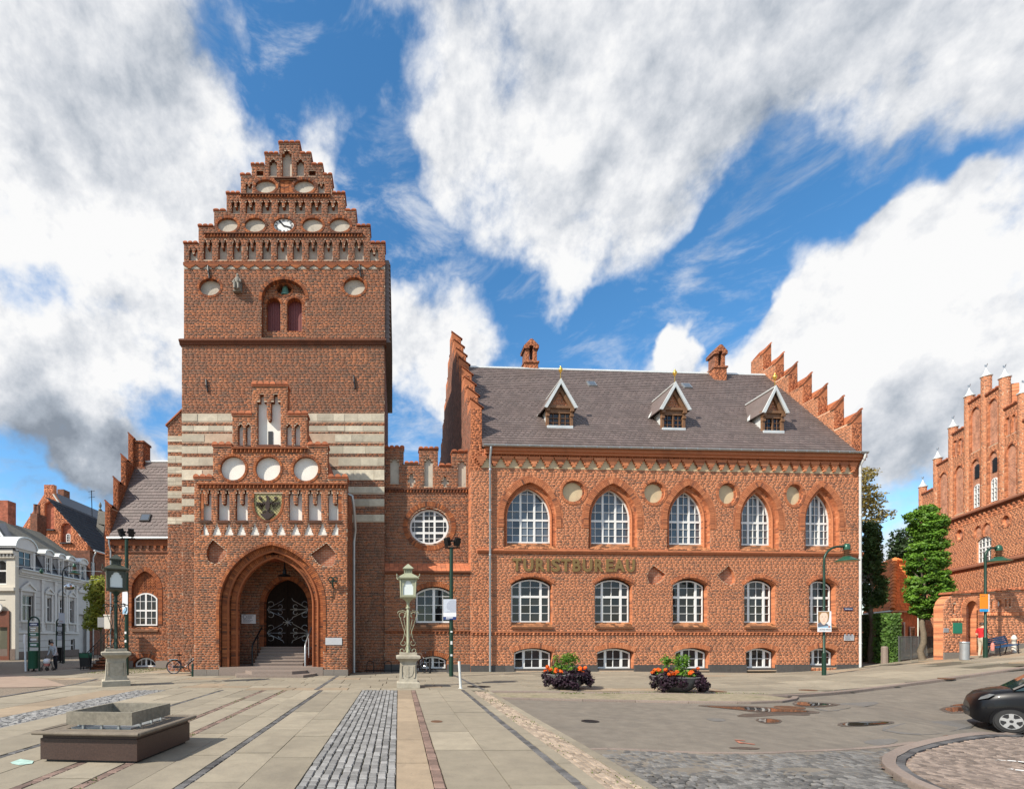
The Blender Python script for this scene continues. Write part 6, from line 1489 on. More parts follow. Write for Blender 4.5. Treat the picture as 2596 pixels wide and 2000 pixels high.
# ---- the street at the left
T = newmat('street_setts'); P_ = coord(T, 'World'); vo = T.n('TexVoronoi', feature='DISTANCE_TO_EDGE'); mp = T.n('Mapping'); T.l(P_, mp.inputs[0]); mp.inputs['Scale'].default_value = (7.5, 7.5, 0.0); T.l(mp.outputs[0], vo.inputs['Vector']); vc = T.n('TexVoronoi'); T.l(mp.outputs[0], vc.inputs['Vector'])
ed = T.maprange(vo.outputs['Distance'], 0.02, 0.12); sp_ = T.n('SeparateColor'); T.l(vc.outputs['Color'], sp_.inputs[0])
c0 = T.mix(sp_.outputs[0], (0.34, 0.26, 0.19, 1), (0.24, 0.19, 0.14, 1)); c0 = T.mix(ed, (0.12, 0.10, 0.07, 1), c0); finish(T, c0, 0.85, 0, ed, 0.5, 0.02)
st = MB(); sheet(st, -60, -12.55, 3.0, 22.0, -0.01, 2.0); sheet(st, -60, -19.9, 22.0, 90.0, -0.01, 2.0); street = obj('street', st, 'street_setts', kind='structure')
simple('street_asphalt', (0.30, 0.22, 0.165), 0.9, var=0.15, scale=2, bump=0.3)
sp2 = MB(); pts = [G(px, py) for px, py in ((-200, 1712), (30, 1709), (120, 1722), (170, 1738), (60, 1742), (-200, 1744))]; sp2.add([(p.x, p.y, gz(p.x, p.y)+0.006) for p in pts][::-1], [tuple(range(len(pts)))]); o = obj('street_lane', sp2, 'street_asphalt', street)
if o.data.polygons[0].normal.z < 0: o.data.flip_normals()
kerbline([(-12.62, 4), (-12.6, 16), (-12.9, 20), (-13.6, 22.5)], 0.14, 0.05, square, 'sett_dark', 0.4, 0.006, name='edge_sett')
simple('grass', (0.10, 0.13, 0.03), 0.9, var=0.4, scale=10)
gr = MB()
for i in range(2600):
 x, y = random.uniform(-16.6, -13.6), random.uniform(25.6, 29.9)
 if random.random() < 0.45 or y > 29.2: h = random.uniform(0.02, 0.07); a = random.random()*6.28; z = gz(x, y); gr.add([(x-0.012*math.cos(a), y-0.012*math.sin(a), z), (x+0.012*math.cos(a), y+0.012*math.sin(a), z), (x+random.gauss(0, .02), y+random.gauss(0, .02), z+h)], [(0, 1, 2)], random.random())
for (x0, x1, y0, y1, n) in ((-4.87, -4.71, 6, 17.6, 500), (-4.12, -3.96, 6, 17.6, 500), (5.5, 12.5, 16.4, 16.9, 900), (2.6, 3.1, 6, 17, 700), (-7, -4.6, 10, 10.1, 40)):
 for i in range(n):
  x, y = random.uniform(x0, x1), random.uniform(y0, y1)
  if math.sin(x*5.1+y*1.7)+math.sin(y*2.3) < 0.2: continue
  h = random.uniform(0.012, 0.035); a = random.random()*6.28; z = gz(x, y)-0.01; gr.add([(x-0.02*math.cos(a), y-0.02*math.sin(a), z), (x+0.02*math.cos(a), y+0.02*math.sin(a), z), (x+random.gauss(0, .01), y+random.gauss(0, .01), z+h)], [(0, 1, 2)], random.random())
obj('grass', gr, 'grass', kind='stuff', label='thin grass and moss growing in paving joints and beside the wing', cat='grass')
# ================================================================ brick museum at the right
brickproc('brick_mus_far', (0.56, 0.23, 0.12), (0.42, 0.16, 0.09), (0.45, 0.36, 0.28))
FM = fac(36.4, 31.0, -0.4147, -0.91)
mus = thing('museum', (36.4, 31.0, 0.6), 'pale red brick building with pinnacled stepped gable at the right edge', 'building')
uL, uR = FM.uv(2331, 1400)[0], 9.5
pin = [(42, 860), (147, 655), (256, 430), (370, 205), (490, 60), (620, 65), (755, 170)]
pu = [q(FM, 'g', x, y)[0] for x, y in pin]; pz = [q(FM, 'g', x, y)[1] for x, y in pin]
st_ = [(94, 975), (200, 765), (312, 545), (430, 318), (555, 262), (690, 362)]
sz = [q(FM, 'g', x, y)[1] for x, y in st_]
pu += [pu[-1]+1.3, pu[-1]+2.6]; sz += [sz[-1]-1.3, sz[-1]-2.6]; pz += [pz[-1]-1.3, pz[-1]-2.7]
MC = 1.9+(8.8-1.9)*1.148; MS = 1.9+(5.8-1.9)*1.148
ol = [(pu[0], 0.0), (pu[-1], 0.0), (pu[-1], sz[-1])]
for i in range(len(sz)-1, -1, -1):
 ol += [(pu[i+1], sz[i]), (pu[i], sz[i])]
ol = clean(ol)
mh = []; rg = MB()
def mn(x0, x1, y0, y1, apex=0.75):
 u0, u1 = q(FM, 'g', x0, y0)[0], q(FM, 'g', x1, y0)[0]; vt = (q(FM, 'g', x0, y0)[1]+q(FM, 'g', x1, y0)[1])/2; vb = (q(FM, 'g', x0, y1)[1]+q(FM, 'g', x1, y1)[1])/2
 p = arch(u0, u1, vb, vt-(u1-u0)*0.62, vt, 7); return p, u0, u1, vb, vt
niches = [(172, 232, 832, 1135), (283, 345, 785, 1125), (397, 465, 368, 682), (523, 590, 308, 635), (400, 463, 738, 1090), (525, 590, 682, 1045), (650, 722, 628, 1000), (275, 298, 605, 720), (312, 336, 590, 706), (648, 676, 440, 570), (690, 718, 420, 550)]
nd = []
for t in niches:
 p, u0, u1, vb, vt = mn(*t); vb = max(vb, MC+0.02); p = arch(u0, u1, vb, vt-(u1-u0)*0.62, vt, 7); mh.append((p, 0.06)); nd.append((p, u0, u1, vb, vt))
 ring(rg, FM, [(u1, vb+0.05)]+archtop(u0, u1, vt-(u1-u0)*0.62, vt, 7)+[(u0, vb+0.05)], 0.12, -0.05, 0.03, 0.11, dark=0.55, mid=0.6)
for x, y, rx, ry in ((318, 1275, 22, 36), (648, 1175, 26, 34)):
 c = q(FM, 'g', x, y); e = q(FM, 'g', x+rx, y); r = e[0]-c[0]; p = ellipse(c[0], c[1], r, r, 20); mh.append((p, 0.12)); nd.append((p, 0, 0, 0, 0)); ring(rg, FM, p, 0.13, -0.05, 0.03, 0.1, closed=True, dark=0.7)
wu0, wu1 = q(FM, 'g', 440, 1380)[0], q(FM, 'g', 541, 1380)[0]; wz0, wz1 = q(FM, 'g', 490, 1475)[1], q(FM, 'g', 490, 1292)[1]
wp = arch(wu0, wu1, wz0, wz1-0.22, wz1); mh.append((wp, 0.25))
for x0, x1, y0, y1 in ((425, 476, 1212, 1300), (486, 540, 1190, 1282)):
 p, u0, u1, vb, vt = mn(x0, x1, y0, y1); vb = wz1+0.08; p = arch(u0, u1, vb, vt-(u1-u0)*0.62, vt, 7); mh.append((p, 0.12)); nd.append((p, u0, u1, vb, vt)); ring(rg, FM, [(u1, vb)]+archtop(u0, u1, vt-(u1-u0)*0.62, vt, 7)+[(u0, vb)], 0.12, -0.05, 0.03, 0.11, dark=0.55)
wall(FM, ol, mh, mus, 0.7, mat='brick_museum', mort='mortar_pale', singles=0, dark=0.10, mid=0.56)
for (p, *_r) in nd: panel(p, FM, 0.06 if _r[1] else 0.12, mus, 'brick_mus_far', 'niche_panel')
obj('brick_rings', rg, 'brick_museum', mus, kind='stuff')
win(FM, inset(wp, 0.02), [(0.25, 0), (0.5, 1), (0.75, 0)], [(0.22, 0), (0.44, 0), (0.6, 1), (0.82, 0)], mus, 0.06, fw=0.06, mull=0.09)
for x0, x1, y0, y1 in ((420, 462, 918, 1082), (542, 586, 872, 1038)):
 p, u0, u1, vb, vt = mn(x0, x1, y0, y1); p = arch(u0, u1, vb, vt-0.2, vt); f = MB(); win(FM.off(0.0), p, [(0.5, 1)], [(0.2, 0), (0.4, 0), (0.58, 1), (0.8, 0)], mus, -0.01, fw=0.06, mull=0.07)
for x0, x1, y0, y1 in ((420, 459, 775, 875), (545, 584, 728, 830)):
 p, u0, u1, vb, vt = mn(x0, x1, y0, y1); s = MB(); s.prism(FM, arch(u0, u1, vb, vt-0.12, vt), -0.055, -0.03); vv = vb+0.04
 while vv < vt-0.12: s.box(FM, u0+0.02, u1-0.02, vv, vv+0.05, -0.03, 0.0); vv += 0.11
 obj('louvre', s, 'iron', mus)
for v, c1 in ((MC, 0.22), (MS, 0.14)):
 c = MB(); c.extrude_u(FM, [(-0.02, v+0.16), (0.04, v+0.15), (c1, v+0.02), (c1, v-0.07), (0.05, v-0.16), (-0.02, v-0.16)], pu[0], pu[-1], 0.15); obj('string_course', c, 'brick_museum', mus)
fz = MB(); u = pu[0]
while u < pu[-1]:
 for k in range(3): fz.box(FM, u+0.04*k, u+0.30-0.04*k, MC-0.62+0.13*k+(0.0), MC-0.50+0.13*k, 0.0, 0.03+0.03*k, btone(0.1, 0.5))
 u += 0.42
obj('corbel_frieze', fz, 'brick_museum', mus, kind='stuff')
for i in range(len(sz)):
 c = MB(); coping(c, FM, pu[i]+0.25, pu[i+1]-0.25, sz[i], -0.75, 0.03, th=0.14, roll=0.28); obj('coping', c, 'terracotta', mus)
for i in range(len(pu)):
 c = FM.pt(pu[i], 0, -0.10); b = MB(); zb = MC+0.1 if 0 < i else 0.3; zt = pz[i]-0.85; r = 0.24; z = zb
 b.lathe((c.x, c.y, zb), [(r, 0), (r, zt-zb)], 8, rot=0.39); piln = obj('turret', b, 'mortar_pale', mus)
 rects = []
 for k in range(8):
  a0, a1 = 2*math.pi*k/8+0.39, 2*math.pi*(k+1)/8+0.39; p0 = Vector((c.x+r*math.cos(a0), c.y+r*math.sin(a0), 0)); p1 = Vector((c.x+r*math.cos(a1), c.y+r*math.sin(a1), 0)); fr_ = Fr(p0, p1-p0, (0, 0, 1)); mid_n = fr_.N
  if mid_n.dot(Vector((-c.x, -c.y, 0))) > 0: bricks(fr_, lay(rect(0, (p1-p0).length, zb, zt), [], bl=0.26, dark=0.18, mid=0.52), piln, 'brick_museum', rest='turret_bricks')
 k_ = MB(); k_.lathe((c.x, c.y, zt), [(r+0.04, 0), (r+0.04, 0.06), (r*0.9, 0.08), (r*0.5, 0.27), (r*0.12, 0.52), (0.03, 0.55)], 12); autosmooth(obj('turret_cap', k_, 'zinc_pale', mus), 50)
 w_ = MB(); t = Vector((c.x, c.y, zt+0.53)); w_.tube([t, t+Vector((0, 0, 0.2))], 0.018, 6); d = FM.U
 w_.prism(Fr(t, d, (0, 0, 1)), [(-0.12, 0.14), (0.06, 0.12), (0.13, 0.24), (0.06, 0.22), (0.02, 0.18), (-0.06, 0.2), (-0.13, 0.29), (-0.15, 0.22)], -0.012, 0.012); obj('weathercock', w_, 'zinc', mus)
b = MB(); n = FM.N; A = [FM.pt(pu[0]+0.05, 0, -0.72), FM.pt(pu[-1], 0, -0.72), FM.pt(pu[-1], 0, -14), FM.pt(pu[0]+0.05, 0, -14)]; b.hexa([p for p in A]+[p+Vector((0, 0, MC)) for p in A]); obj('museum_body', b, 'brick_mus_far', mus)
mm = (pu[0]+pu[-1])/2; rf = MB(); v = [FM.pt(pu[0], MC, -0.7), FM.pt(mm, sz[3]-0.5, -0.7), FM.pt(pu[-1], MC, -0.7), FM.pt(pu[0], MC, -14), FM.pt(mm, sz[3]-0.5, -14), FM.pt(pu[-1], MC, -14)]; rf.add(v, [(0, 1, 4, 3), (1, 2, 5, 4)]); obj('roof', rf, 'terracotta', mus)
# ================================================================ garden wall with blind doorway
FG = fac(0, 25.3)
gw = thing('garden_wall', (30.0, 25.3, 0.8), 'low tile-capped brick garden wall with blind pointed doorway', 'wall')
ga, gb = q(FG, 'a', 36, 600)[0], 34.5; gt0, gt1 = q(FG, 'a', 60, 362)[1], q(FG, 'a', 640, 322)[1]
def gtop(u): return gt0+(gt1-gt0)*(u-ga)/(q(FG, 'a', 640, 322)[0]-ga)
ol = [(ga, 0.5), (gb, 0.5), (gb, gtop(gb)), (ga+0.55, gtop(ga+0.55)), (ga+0.28, gtop(ga)-0.12), (ga+0.1, gtop(ga)-0.35), (ga, gtop(ga)-0.65)]
hs = []; d0 = R4(FG, 'a', 228, 332, 410, 852); dr = arch(d0[0], d0[1], d0[2]-0.3, d0[3]-(d0[1]-d0[0])*0.62, d0[3]); hs.append((dr, 0.4)); pn = []
for x0, x1, y0, y1 in ((123, 143, 440, 520), (450, 467, 405, 482), (566, 578, 395, 465), (600, 613, 390, 462)): p = rect(*R4(FG, 'a', x0, x1, y0, y1)); hs.append((p, 0.1)); pn.append(p)
p = EL(FG, 'a', 517, 437, 19, 36, 20); hs.append((p, 0.1)); pn.append(p)
wall(FG, ol, hs, gw, 0.45, mat='brick_museum', mort='mortar_pale', singles=300, dark=0.22, mid=0.5)
for p in pn: panel(p, FG, 0.1, gw, 'plaster_white')
panel(dr, FG, 0.4, gw, 'brick_mus_far', 'doorway_infill')
rg = MB(); ring(rg, FG, [(d0[1], d0[2])]+archtop(d0[0], d0[1], d0[3]-(d0[1]-d0[0])*0.62, d0[3])+[(d0[0], d0[2])], 0.22, -0.05, 0.03, 0.09, dark=0.2, mid=0.5); ring(rg, FG, p, 0.1, -0.05, 0.02, 0.1, closed=True, dark=0.6); obj('brick_ring', rg, 'brick_museum', gw, kind='stuff')
dt = MB(); e = q(FG, 'a', 100, 572), q(FG, 'a', 205, 572); dogtooth(dt, FG, e[0][0], e[1][0], e[0][1]-0.07, e[0][1]+0.07, 0.09, 0.13); e = q(FG, 'a', 370, 525), q(FG, 'a', 640, 525); dogtooth(dt, FG, e[0][0], gb, e[0][1]-0.07, e[0][1]+0.07, 0.09, 0.13); obj('dogtooth_course', dt, 'brick_museum', gw, kind='stuff')
cp_ = MB(); u = ga+0.3
while u < gb-0.1:
 zt = gtop(u); pr = [(u+0.24*(0.5-0.5*math.cos(math.pi*k/5)), zt+0.02+0.12*math.sin(math.pi*k/5)) for k in range(6)]; cp_.prism(FG, pr, -0.5, 0.10, random.random()); u += 0.25
obj('coping', cp_, 'terracotta', gw)
for i, u in enumerate(np.arange(ga, gb, 1.1)):
 if d0[0]-0.9 < u < d0[1]: continue
 s = MB(); zb = gz(u, 25.2); s.box(FG, u+0.005, min(u+1.095, gb), 0.4, zb+0.36, -0.1, 0.06, random.random()); obj('base_stone', s, 'granite', gw)
simple('sign_green', (0.01, 0.16, 0.09), 0.4, var=0.06)
s = MB(); s.box(FG, *R4(FG, 'a', 119, 193, 600, 690), 0.0, 0.04); obj('green_sign', s, 'sign_green', label='plain green board on the garden wall', cat='sign')
simple('plaque_grey', (0.25, 0.25, 0.25), 0.5, var=0.2, scale=20)
s = MB(); s.box(FG, *R4(FG, 'a', 39, 80, 645, 682), 0.0, 0.03); obj('wall_plaque', s, 'plaque_grey', label='small grey plaque at the left end of the garden wall', cat='plaque')
# ================================================================ small house with orange tiles
hs_ = thing('small_house', tuple(W(2270, 1640, 33)), 'small house with orange pantile hipped roof behind the trees', 'house')
C0 = W(2263, 1546, 32.0); L0 = W(2190, 1552, 37.0); R0 = W(2345, 1540, 34.5); A0 = W(2269, 1420, 35.0); A1 = W(2312, 1440, 37.0)
L0.z = C0.z; R0.z = C0.z; A1.z = A0.z
simple('pantile', (0.66, 0.20, 0.05), 0.75, var=0.2, scale=4, tone=0.25, bump=0.2)
def tile_slope(e0, e1, t0, t1, parent):
 """pantiles over a four-sided slope: eaves e0-e1, top t0-t1"""
 m = MB(); L = max((e1-e0).length, (t1-t0).length); hgt = ((t0+t1)/2-(e0+e1)/2).length; nr = max(4, int(hgt/0.30)); up = (e1-e0).cross(t0-e0).normalized()
 if up.z < 0: up = -up
 for r in range(nr):
  f0, f1 = r/nr, (r+1.05)/nr; a0, a1, b0, b1 = e0.lerp(t0, f0), e1.lerp(t1, f0), e0.lerp(t0, min(1, f1)), e1.lerp(t1, min(1, f1)); nc = max(1, int((a1-a0).length/0.22))
  for c in range(nc):
   t = random.random(); g0, g1 = c/nc, (c+1)/nc
   p = [a0.lerp(a1, g0), a0.lerp(a1, (g0*2+g1)/3), a0.lerp(a1, (g0+g1*2)/3), a0.lerp(a1, g1)]; s = [b0.lerp(b1, g0), b0.lerp(b1, (g0*2+g1)/3), b0.lerp(b1, (g0+g1*2)/3), b0.lerp(b1, g1)]
   hh = (0.02, 0.075, 0.06, 0.02); P = [x+up*(h+0.03) for x, h in zip(p, hh)]; S = [x+up*h for x, h in zip(s, hh)]
   m.add(P+S+[x for x in p], [(0, 1, 5, 4), (1, 2, 6, 5), (2, 3, 7, 6), (8, 9, 1, 0), (9, 10, 2, 1), (10, 11, 3, 2)], t)
 return obj('pantile_slope', m, 'pantile', parent)
tile_slope(L0, C0, A0+(L0-C0)*0.55, A0, hs_); tile_slope(C0, R0, A0, A1, hs_)
rg = MB()
for a, b in ((C0, A0), (A0, A1), (A0+(L0-C0)*0.55, A0)):
 n = max(3, int((b-a).length/0.38))
 for i in range(n): rg.tube([a.lerp(b, i/n)+Vector((0, 0, 0.06)), a.lerp(b, (i+1.08)/n)+Vector((0, 0, 0.03))], [0.15, 0.12], 8, random.random())
obj('ridge_tile', rg, 'pantile', hs_, kind='stuff')
b = MB(); ins_ = (A0-C0)*0.06; P = [C0+Vector((0.3, 0.4, 0)), R0+Vector((0, 0.5, 0)), R0+Vector((1, 6, 0)), L0+Vector((0.6, 4, 0)), L0+Vector((0.5, 0.3, 0))]; n = len(P)
b.add([(p.x, p.y, 0.3) for p in P]+[(p.x, p.y, C0.z-0.05) for p in P], [(i, (i+1) % n, (i+1) % n+n, i+n) for i in range(n)]); obj('house_wall', b, 'brick_mus_far', hs_)
g = MB(); g.tube([L0-Vector((0, 0, 0.03)), C0-Vector((0, 0, 0.03)), R0-Vector((0, 0, 0.03))], 0.07, 8); c = C0.lerp(R0, 0.2); g.tube([c-Vector((0, 0, .05)), c+Vector((0, 0.35, -0.5)), Vector((c.x, c.y+0.35, 0.6))], 0.045, 6); obj('gutter', g, 'zinc', hs_)
dd = C0.lerp(R0, 0.38)+Vector((0, 0.42, 0)); FD2 = Fr((dd.x, dd.y-0.1, 0), R0-C0, (0, 0, 1)); s = MB(); s.box(FD2, -0.35, 0.35, 0.5, 2.7, 0, 0.05); dh = obj('door', s, 'iron', hs_); s = MB(); s.box(FD2, 0.42, 0.52, 0.5, 2.9, 0, 0.07); obj('door_post', s, 'white_paint', hs_)
s = MB(); s.box(FD2, 1.5, 2.3, 1.4, 2.6, 0, 0.04); wn = obj('window', s, 'white_paint', hs_); s = MB(); s.box(FD2, 1.56, 2.24, 1.46, 2.54, 0.04, 0.05); obj('pane', s, 'glass', hs_)
ck = MB(); p = A1+Vector((-0.6, 1.2, -0.2)); ck.cube(p.x-1.6, p.x-0.7, p.y, p.y+0.8, p.z-1, p.z+0.9); obj('chimney', ck, 'granite', hs_)
# ================================================================ vegetation
simple('bark', (0.17, 0.135, 0.095), 0.9, var=0.35, scale=9, bump=0.6, tone=0.2)
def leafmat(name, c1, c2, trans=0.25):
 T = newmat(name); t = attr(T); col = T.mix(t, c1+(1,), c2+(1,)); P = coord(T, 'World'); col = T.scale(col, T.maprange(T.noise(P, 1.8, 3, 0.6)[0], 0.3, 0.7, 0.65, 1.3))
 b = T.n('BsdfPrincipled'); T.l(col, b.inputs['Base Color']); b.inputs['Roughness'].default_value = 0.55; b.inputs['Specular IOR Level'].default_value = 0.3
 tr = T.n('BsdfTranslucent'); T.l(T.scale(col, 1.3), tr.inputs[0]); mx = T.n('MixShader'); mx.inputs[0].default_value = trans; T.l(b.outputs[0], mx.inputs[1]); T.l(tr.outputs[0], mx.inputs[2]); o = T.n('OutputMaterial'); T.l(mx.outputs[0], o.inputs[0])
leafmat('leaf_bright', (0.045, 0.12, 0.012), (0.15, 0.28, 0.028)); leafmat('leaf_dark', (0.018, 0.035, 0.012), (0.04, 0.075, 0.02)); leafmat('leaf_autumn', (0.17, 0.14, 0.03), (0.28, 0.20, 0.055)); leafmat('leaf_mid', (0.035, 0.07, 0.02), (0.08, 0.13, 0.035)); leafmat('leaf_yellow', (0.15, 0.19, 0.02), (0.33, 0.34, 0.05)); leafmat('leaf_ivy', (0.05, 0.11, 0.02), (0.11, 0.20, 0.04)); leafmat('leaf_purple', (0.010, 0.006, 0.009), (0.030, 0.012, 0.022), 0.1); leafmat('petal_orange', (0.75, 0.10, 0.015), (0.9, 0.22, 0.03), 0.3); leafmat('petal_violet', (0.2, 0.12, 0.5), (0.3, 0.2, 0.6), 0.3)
def leaves(mb, C, n, rad, size, squash=(1, 1, 1), droop=0.0, out_bias=0.6):
 """leaf blades around clump centres C (m x 3), facing mostly outwards and up"""
 C = np.asarray(C); k = RNG.integers(0, len(C), n); d = RNG.normal(size=(n, 3)); d /= np.linalg.norm(d, axis=1)[:, None]
 rr = rad*RNG.uniform(0.35, 1.0, n)**0.6; P = C[k]+d*rr[:, None]*np.array(squash)
 N = d*out_bias+RNG.normal(size=(n, 3))*0.5+np.array([0, -0.1, 0.55-droop]); N /= np.linalg.norm(N, axis=1)[:, None]
 A = np.cross(N, RNG.normal(size=(n, 3))); A /= np.linalg.norm(A, axis=1)[:, None]; B = np.cross(N, A); s = size*RNG.uniform(0.6, 1.35, n)
 a = A*(s*0.5)[:, None]; b = B*(s*0.30)[:, None]
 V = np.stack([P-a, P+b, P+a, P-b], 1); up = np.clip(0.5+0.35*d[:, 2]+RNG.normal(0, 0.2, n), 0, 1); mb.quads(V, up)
def limb(mb, a, b, r0, r1, wob=0.08, n=6):
 a, b = Vector(a), Vector(b); L = (b-a).length; pts = [a.lerp(b, i/n)+Vector((random.gauss(0, wob), random.gauss(0, wob), 0))*L*0.15*(0 < i < n) for i in range(n+1)]; mb.tube(pts, [r0+(r1-r0)*i/n for i in range(n+1)], 9, random.random()); return pts
def tree(name, label, base, trunk_top, r, clumps, n, rad, size, mat, crown_name='crown', squash=(1, 1, 0.8), group=None, droop=0.0, bough=0.05):
 t = thing(name, tuple(base), label, 'tree', group); m = MB(); pts = limb(m, base, trunk_top, r, r*0.72)
 top = Vector(trunk_top)
 for i in range(0, len(clumps), max(1, len(clumps)//22)): c = Vector(clumps[i]); s = Vector((top.x, top.y, max(top.z-0.3, min(c.z-0.4, top.z+ (c.z-top.z)*0.6)))); limb(m, Vector((top.x, top.y, s.z)), c, bough, 0.012, 0.12, 4)
 zmax = max(c[2] for c in clumps); limb(m, top, (top.x+0.1, top.y, zmax-0.3), r*0.7, 0.02, 0.05)
 autosmooth(obj('trunk', m, 'bark', t), 60); l = MB(); leaves(l, clumps, n, rad, size, squash, droop); obj(crown_name, l, mat, t); return t
def column_clumps(cx_, cy_, prof, n, depth=1.0):
 """clump centres filling a column whose left / right edges are read at heights: (z, x0, x1)"""
 out = []; zs = [p[0] for p in prof]
 for i in range(n):
  z = random.uniform(min(zs), max(zs)); a = float(np.interp(z, zs, [p[1] for p in prof])); b = float(np.interp(z, zs, [p[2] for p in prof])); m, h = (a+b)/2, (b-a)/2
  th = random.uniform(0, 2*math.pi); rr = math.sqrt(random.uniform(0.25, 1.0)); out.append((m+h*rr*math.cos(th), cy_+h*depth*rr*math.sin(th), z))
 return out
TD = 27.6
def prof_of(lst, D): return sorted([(W(0, Z('f', 0, y)[1], D).z, W(Z('f', a, y)[0], 0, D).x, W(Z('f', b, y)[0], 0, D).x) for y, a, b in lst])
pr = prof_of([(350, 490, 570), (400, 430, 620), (470, 425, 690), (540, 470, 665), (620, 475, 660), (700, 440, 680), (800, 420, 675), (900, 450, 670), (1000, 430, 690), (1060, 375, 695), (1120, 450, 655), (1200, 470, 620), (1245, 530, 590)], TD)
b_ = G(*Z('f', 514, 1592)); b_ = Vector((W(Z('f', 514, 0)[0], 0, TD).x, TD, 0)); b_.z = gz(b_.x, b_.y)-0.02
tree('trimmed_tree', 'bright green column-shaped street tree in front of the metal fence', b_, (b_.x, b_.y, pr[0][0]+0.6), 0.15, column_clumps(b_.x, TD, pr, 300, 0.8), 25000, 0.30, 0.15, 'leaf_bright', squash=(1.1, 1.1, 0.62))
D2 = 30.0; pr = prof_of([(480, 60, 120), (540, 45, 155), (640, 35, 145), (760, 30, 155), (900, 35, 165), (1020, 30, 185), (1100, 40, 175), (1165, 60, 140)], D2)
b_ = Vector((W(Z('f', 92, 0)[0], 0, D2).x, D2, 0)); b_.z = gz(b_.x, b_.y)
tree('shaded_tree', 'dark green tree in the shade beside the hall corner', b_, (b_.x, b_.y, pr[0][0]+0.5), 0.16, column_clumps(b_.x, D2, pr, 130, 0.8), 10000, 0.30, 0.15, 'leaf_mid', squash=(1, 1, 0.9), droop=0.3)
D3 = 46.0; cl = []
for y, a, b in ((45, 20, 110), (100, 15, 80), (180, 20, 100), (240, 20, 190), (290, 30, 200), (340, 30, 150), (385, 20, 260), (420, 40, 240), (460, 30, 130), (300, -60, 60), (150, -60, 40)):
 for i in range(9): p = W(*Z('f', random.uniform(a, b), y+random.uniform(-18, 18)), D3+random.uniform(-1.5, 1.5)); cl.append(tuple(p))
base = W(Z('f', -40, 0)[0], 1640, D3); base.z = 0.3
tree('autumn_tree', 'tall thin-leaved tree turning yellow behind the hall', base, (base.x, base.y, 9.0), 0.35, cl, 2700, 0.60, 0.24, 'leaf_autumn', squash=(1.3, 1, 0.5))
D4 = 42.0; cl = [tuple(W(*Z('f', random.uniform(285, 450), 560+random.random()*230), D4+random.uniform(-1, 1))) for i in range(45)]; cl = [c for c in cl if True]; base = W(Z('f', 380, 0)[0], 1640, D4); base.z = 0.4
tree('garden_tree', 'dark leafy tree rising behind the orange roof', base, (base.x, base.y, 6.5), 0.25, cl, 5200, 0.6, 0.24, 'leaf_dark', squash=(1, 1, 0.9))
# ivy hedge
def hedge(name, label, x0, x1, y0, y1, z0, z1, n, size, mat):
 t = thing(name, ((x0+x1)/2, (y0+y1)/2, z0), label, 'hedge'); m = MB(); m.cube(x0+0.1, x1-0.1, y0+0.1, y1-0.1, z0, z1-0.12); obj('hedge_core', m, 'leaf_dark', t)
 l = MB(); P = []
 for i in range(n):
  f = random.random()
  if f < 0.6: P.append((random.uniform(x0, x1), y0+random.uniform(-.05, .1), random.uniform(z0, z1)))
  elif f < 0.8: P.append((x0+random.uniform(-.05, .1) if random.random() < .5 else x1-random.uniform(-.05, .1), random.uniform(y0, y1), random.uniform(z0, z1)))
  else: P.append((random.uniform(x0, x1), random.uniform(y0, y1), z1+random.uniform(-.1, .08)))
 P = np.array(P); Nn = RNG.normal(size=(n, 3))*0.45+np.array([-.2, -.8, .35]); Nn /= np.linalg.norm(Nn, axis=1)[:, None]; A = np.cross(Nn, RNG.normal(size=(n, 3))); A /= np.linalg.norm(A, axis=1)[:, None]; B = np.cross(Nn, A); s = size*RNG.uniform(.6, 1.3, n)
 l.quads(np.stack([P-A*(s*.5)[:, None], P+B*(s*.4)[:, None], P+A*(s*.5)[:, None], P-B*(s*.4)[:, None]], 1), RNG.uniform(0, 1, n)); obj('ivy_leaves', l, mat, t, kind='stuff'); return t
hx0, hx1 = W(Z('f', 230, 0)[0], 0, 28.6).x, W(Z('f', 335, 0)[0], 0, 28.6).x; hz0 = gz(hx0, 28.6)-0.05; hz1 = W(0, Z('f', 0, 1225)[1], 28.6).z
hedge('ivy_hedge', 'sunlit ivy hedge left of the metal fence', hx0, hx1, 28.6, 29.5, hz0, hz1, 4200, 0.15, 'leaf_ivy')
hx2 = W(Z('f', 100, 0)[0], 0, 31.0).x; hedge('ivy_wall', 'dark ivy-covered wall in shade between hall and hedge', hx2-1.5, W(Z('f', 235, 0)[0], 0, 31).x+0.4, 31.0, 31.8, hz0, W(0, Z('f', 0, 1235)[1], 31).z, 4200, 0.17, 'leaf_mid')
# metal fence
FF = fac(0, 28.3); fa, fb = q(FF, 'f', 322, 1500)[0], q(FF, 'f', 682, 1500)[0]; zt = q(FF, 'f', 500, 1402)[1]
fen = thing('metal_fence', ((fa+fb)/2, 28.3, 0.6), 'grey metal railing fence between hedge and garden wall', 'fence'); n = 40
simple('rail_grey', (0.16, 0.165, 0.165), 0.5, 0.5, var=0.15)
for i in range(n+1):
 u = fa+(fb-fa)*i/n; zb = gz(u, 28.3); m = MB(); big = i in (0, 11, n, 23); r = 0.028 if big else 0.013; m.cube(u-r, u+r, 28.3-r, 28.3+r, zb+(0 if big else 0.08), zt+(0.03 if big else -0.02)); obj('post' if big else 'bar', m, 'rail_grey', fen)
for dz_ in (0.1, 1.0):
 m = MB(); m.tube([(fa, 28.3, gz(fa, 28.3)+0.12) if dz_ < 0.5 else (fa, 28.3, zt), (fb, 28.3, gz(fb, 28.3)+0.12) if dz_ < 0.5 else (fb, 28.3, zt)], 0.022, 6); obj('rail', m, 'rail_grey', fen)
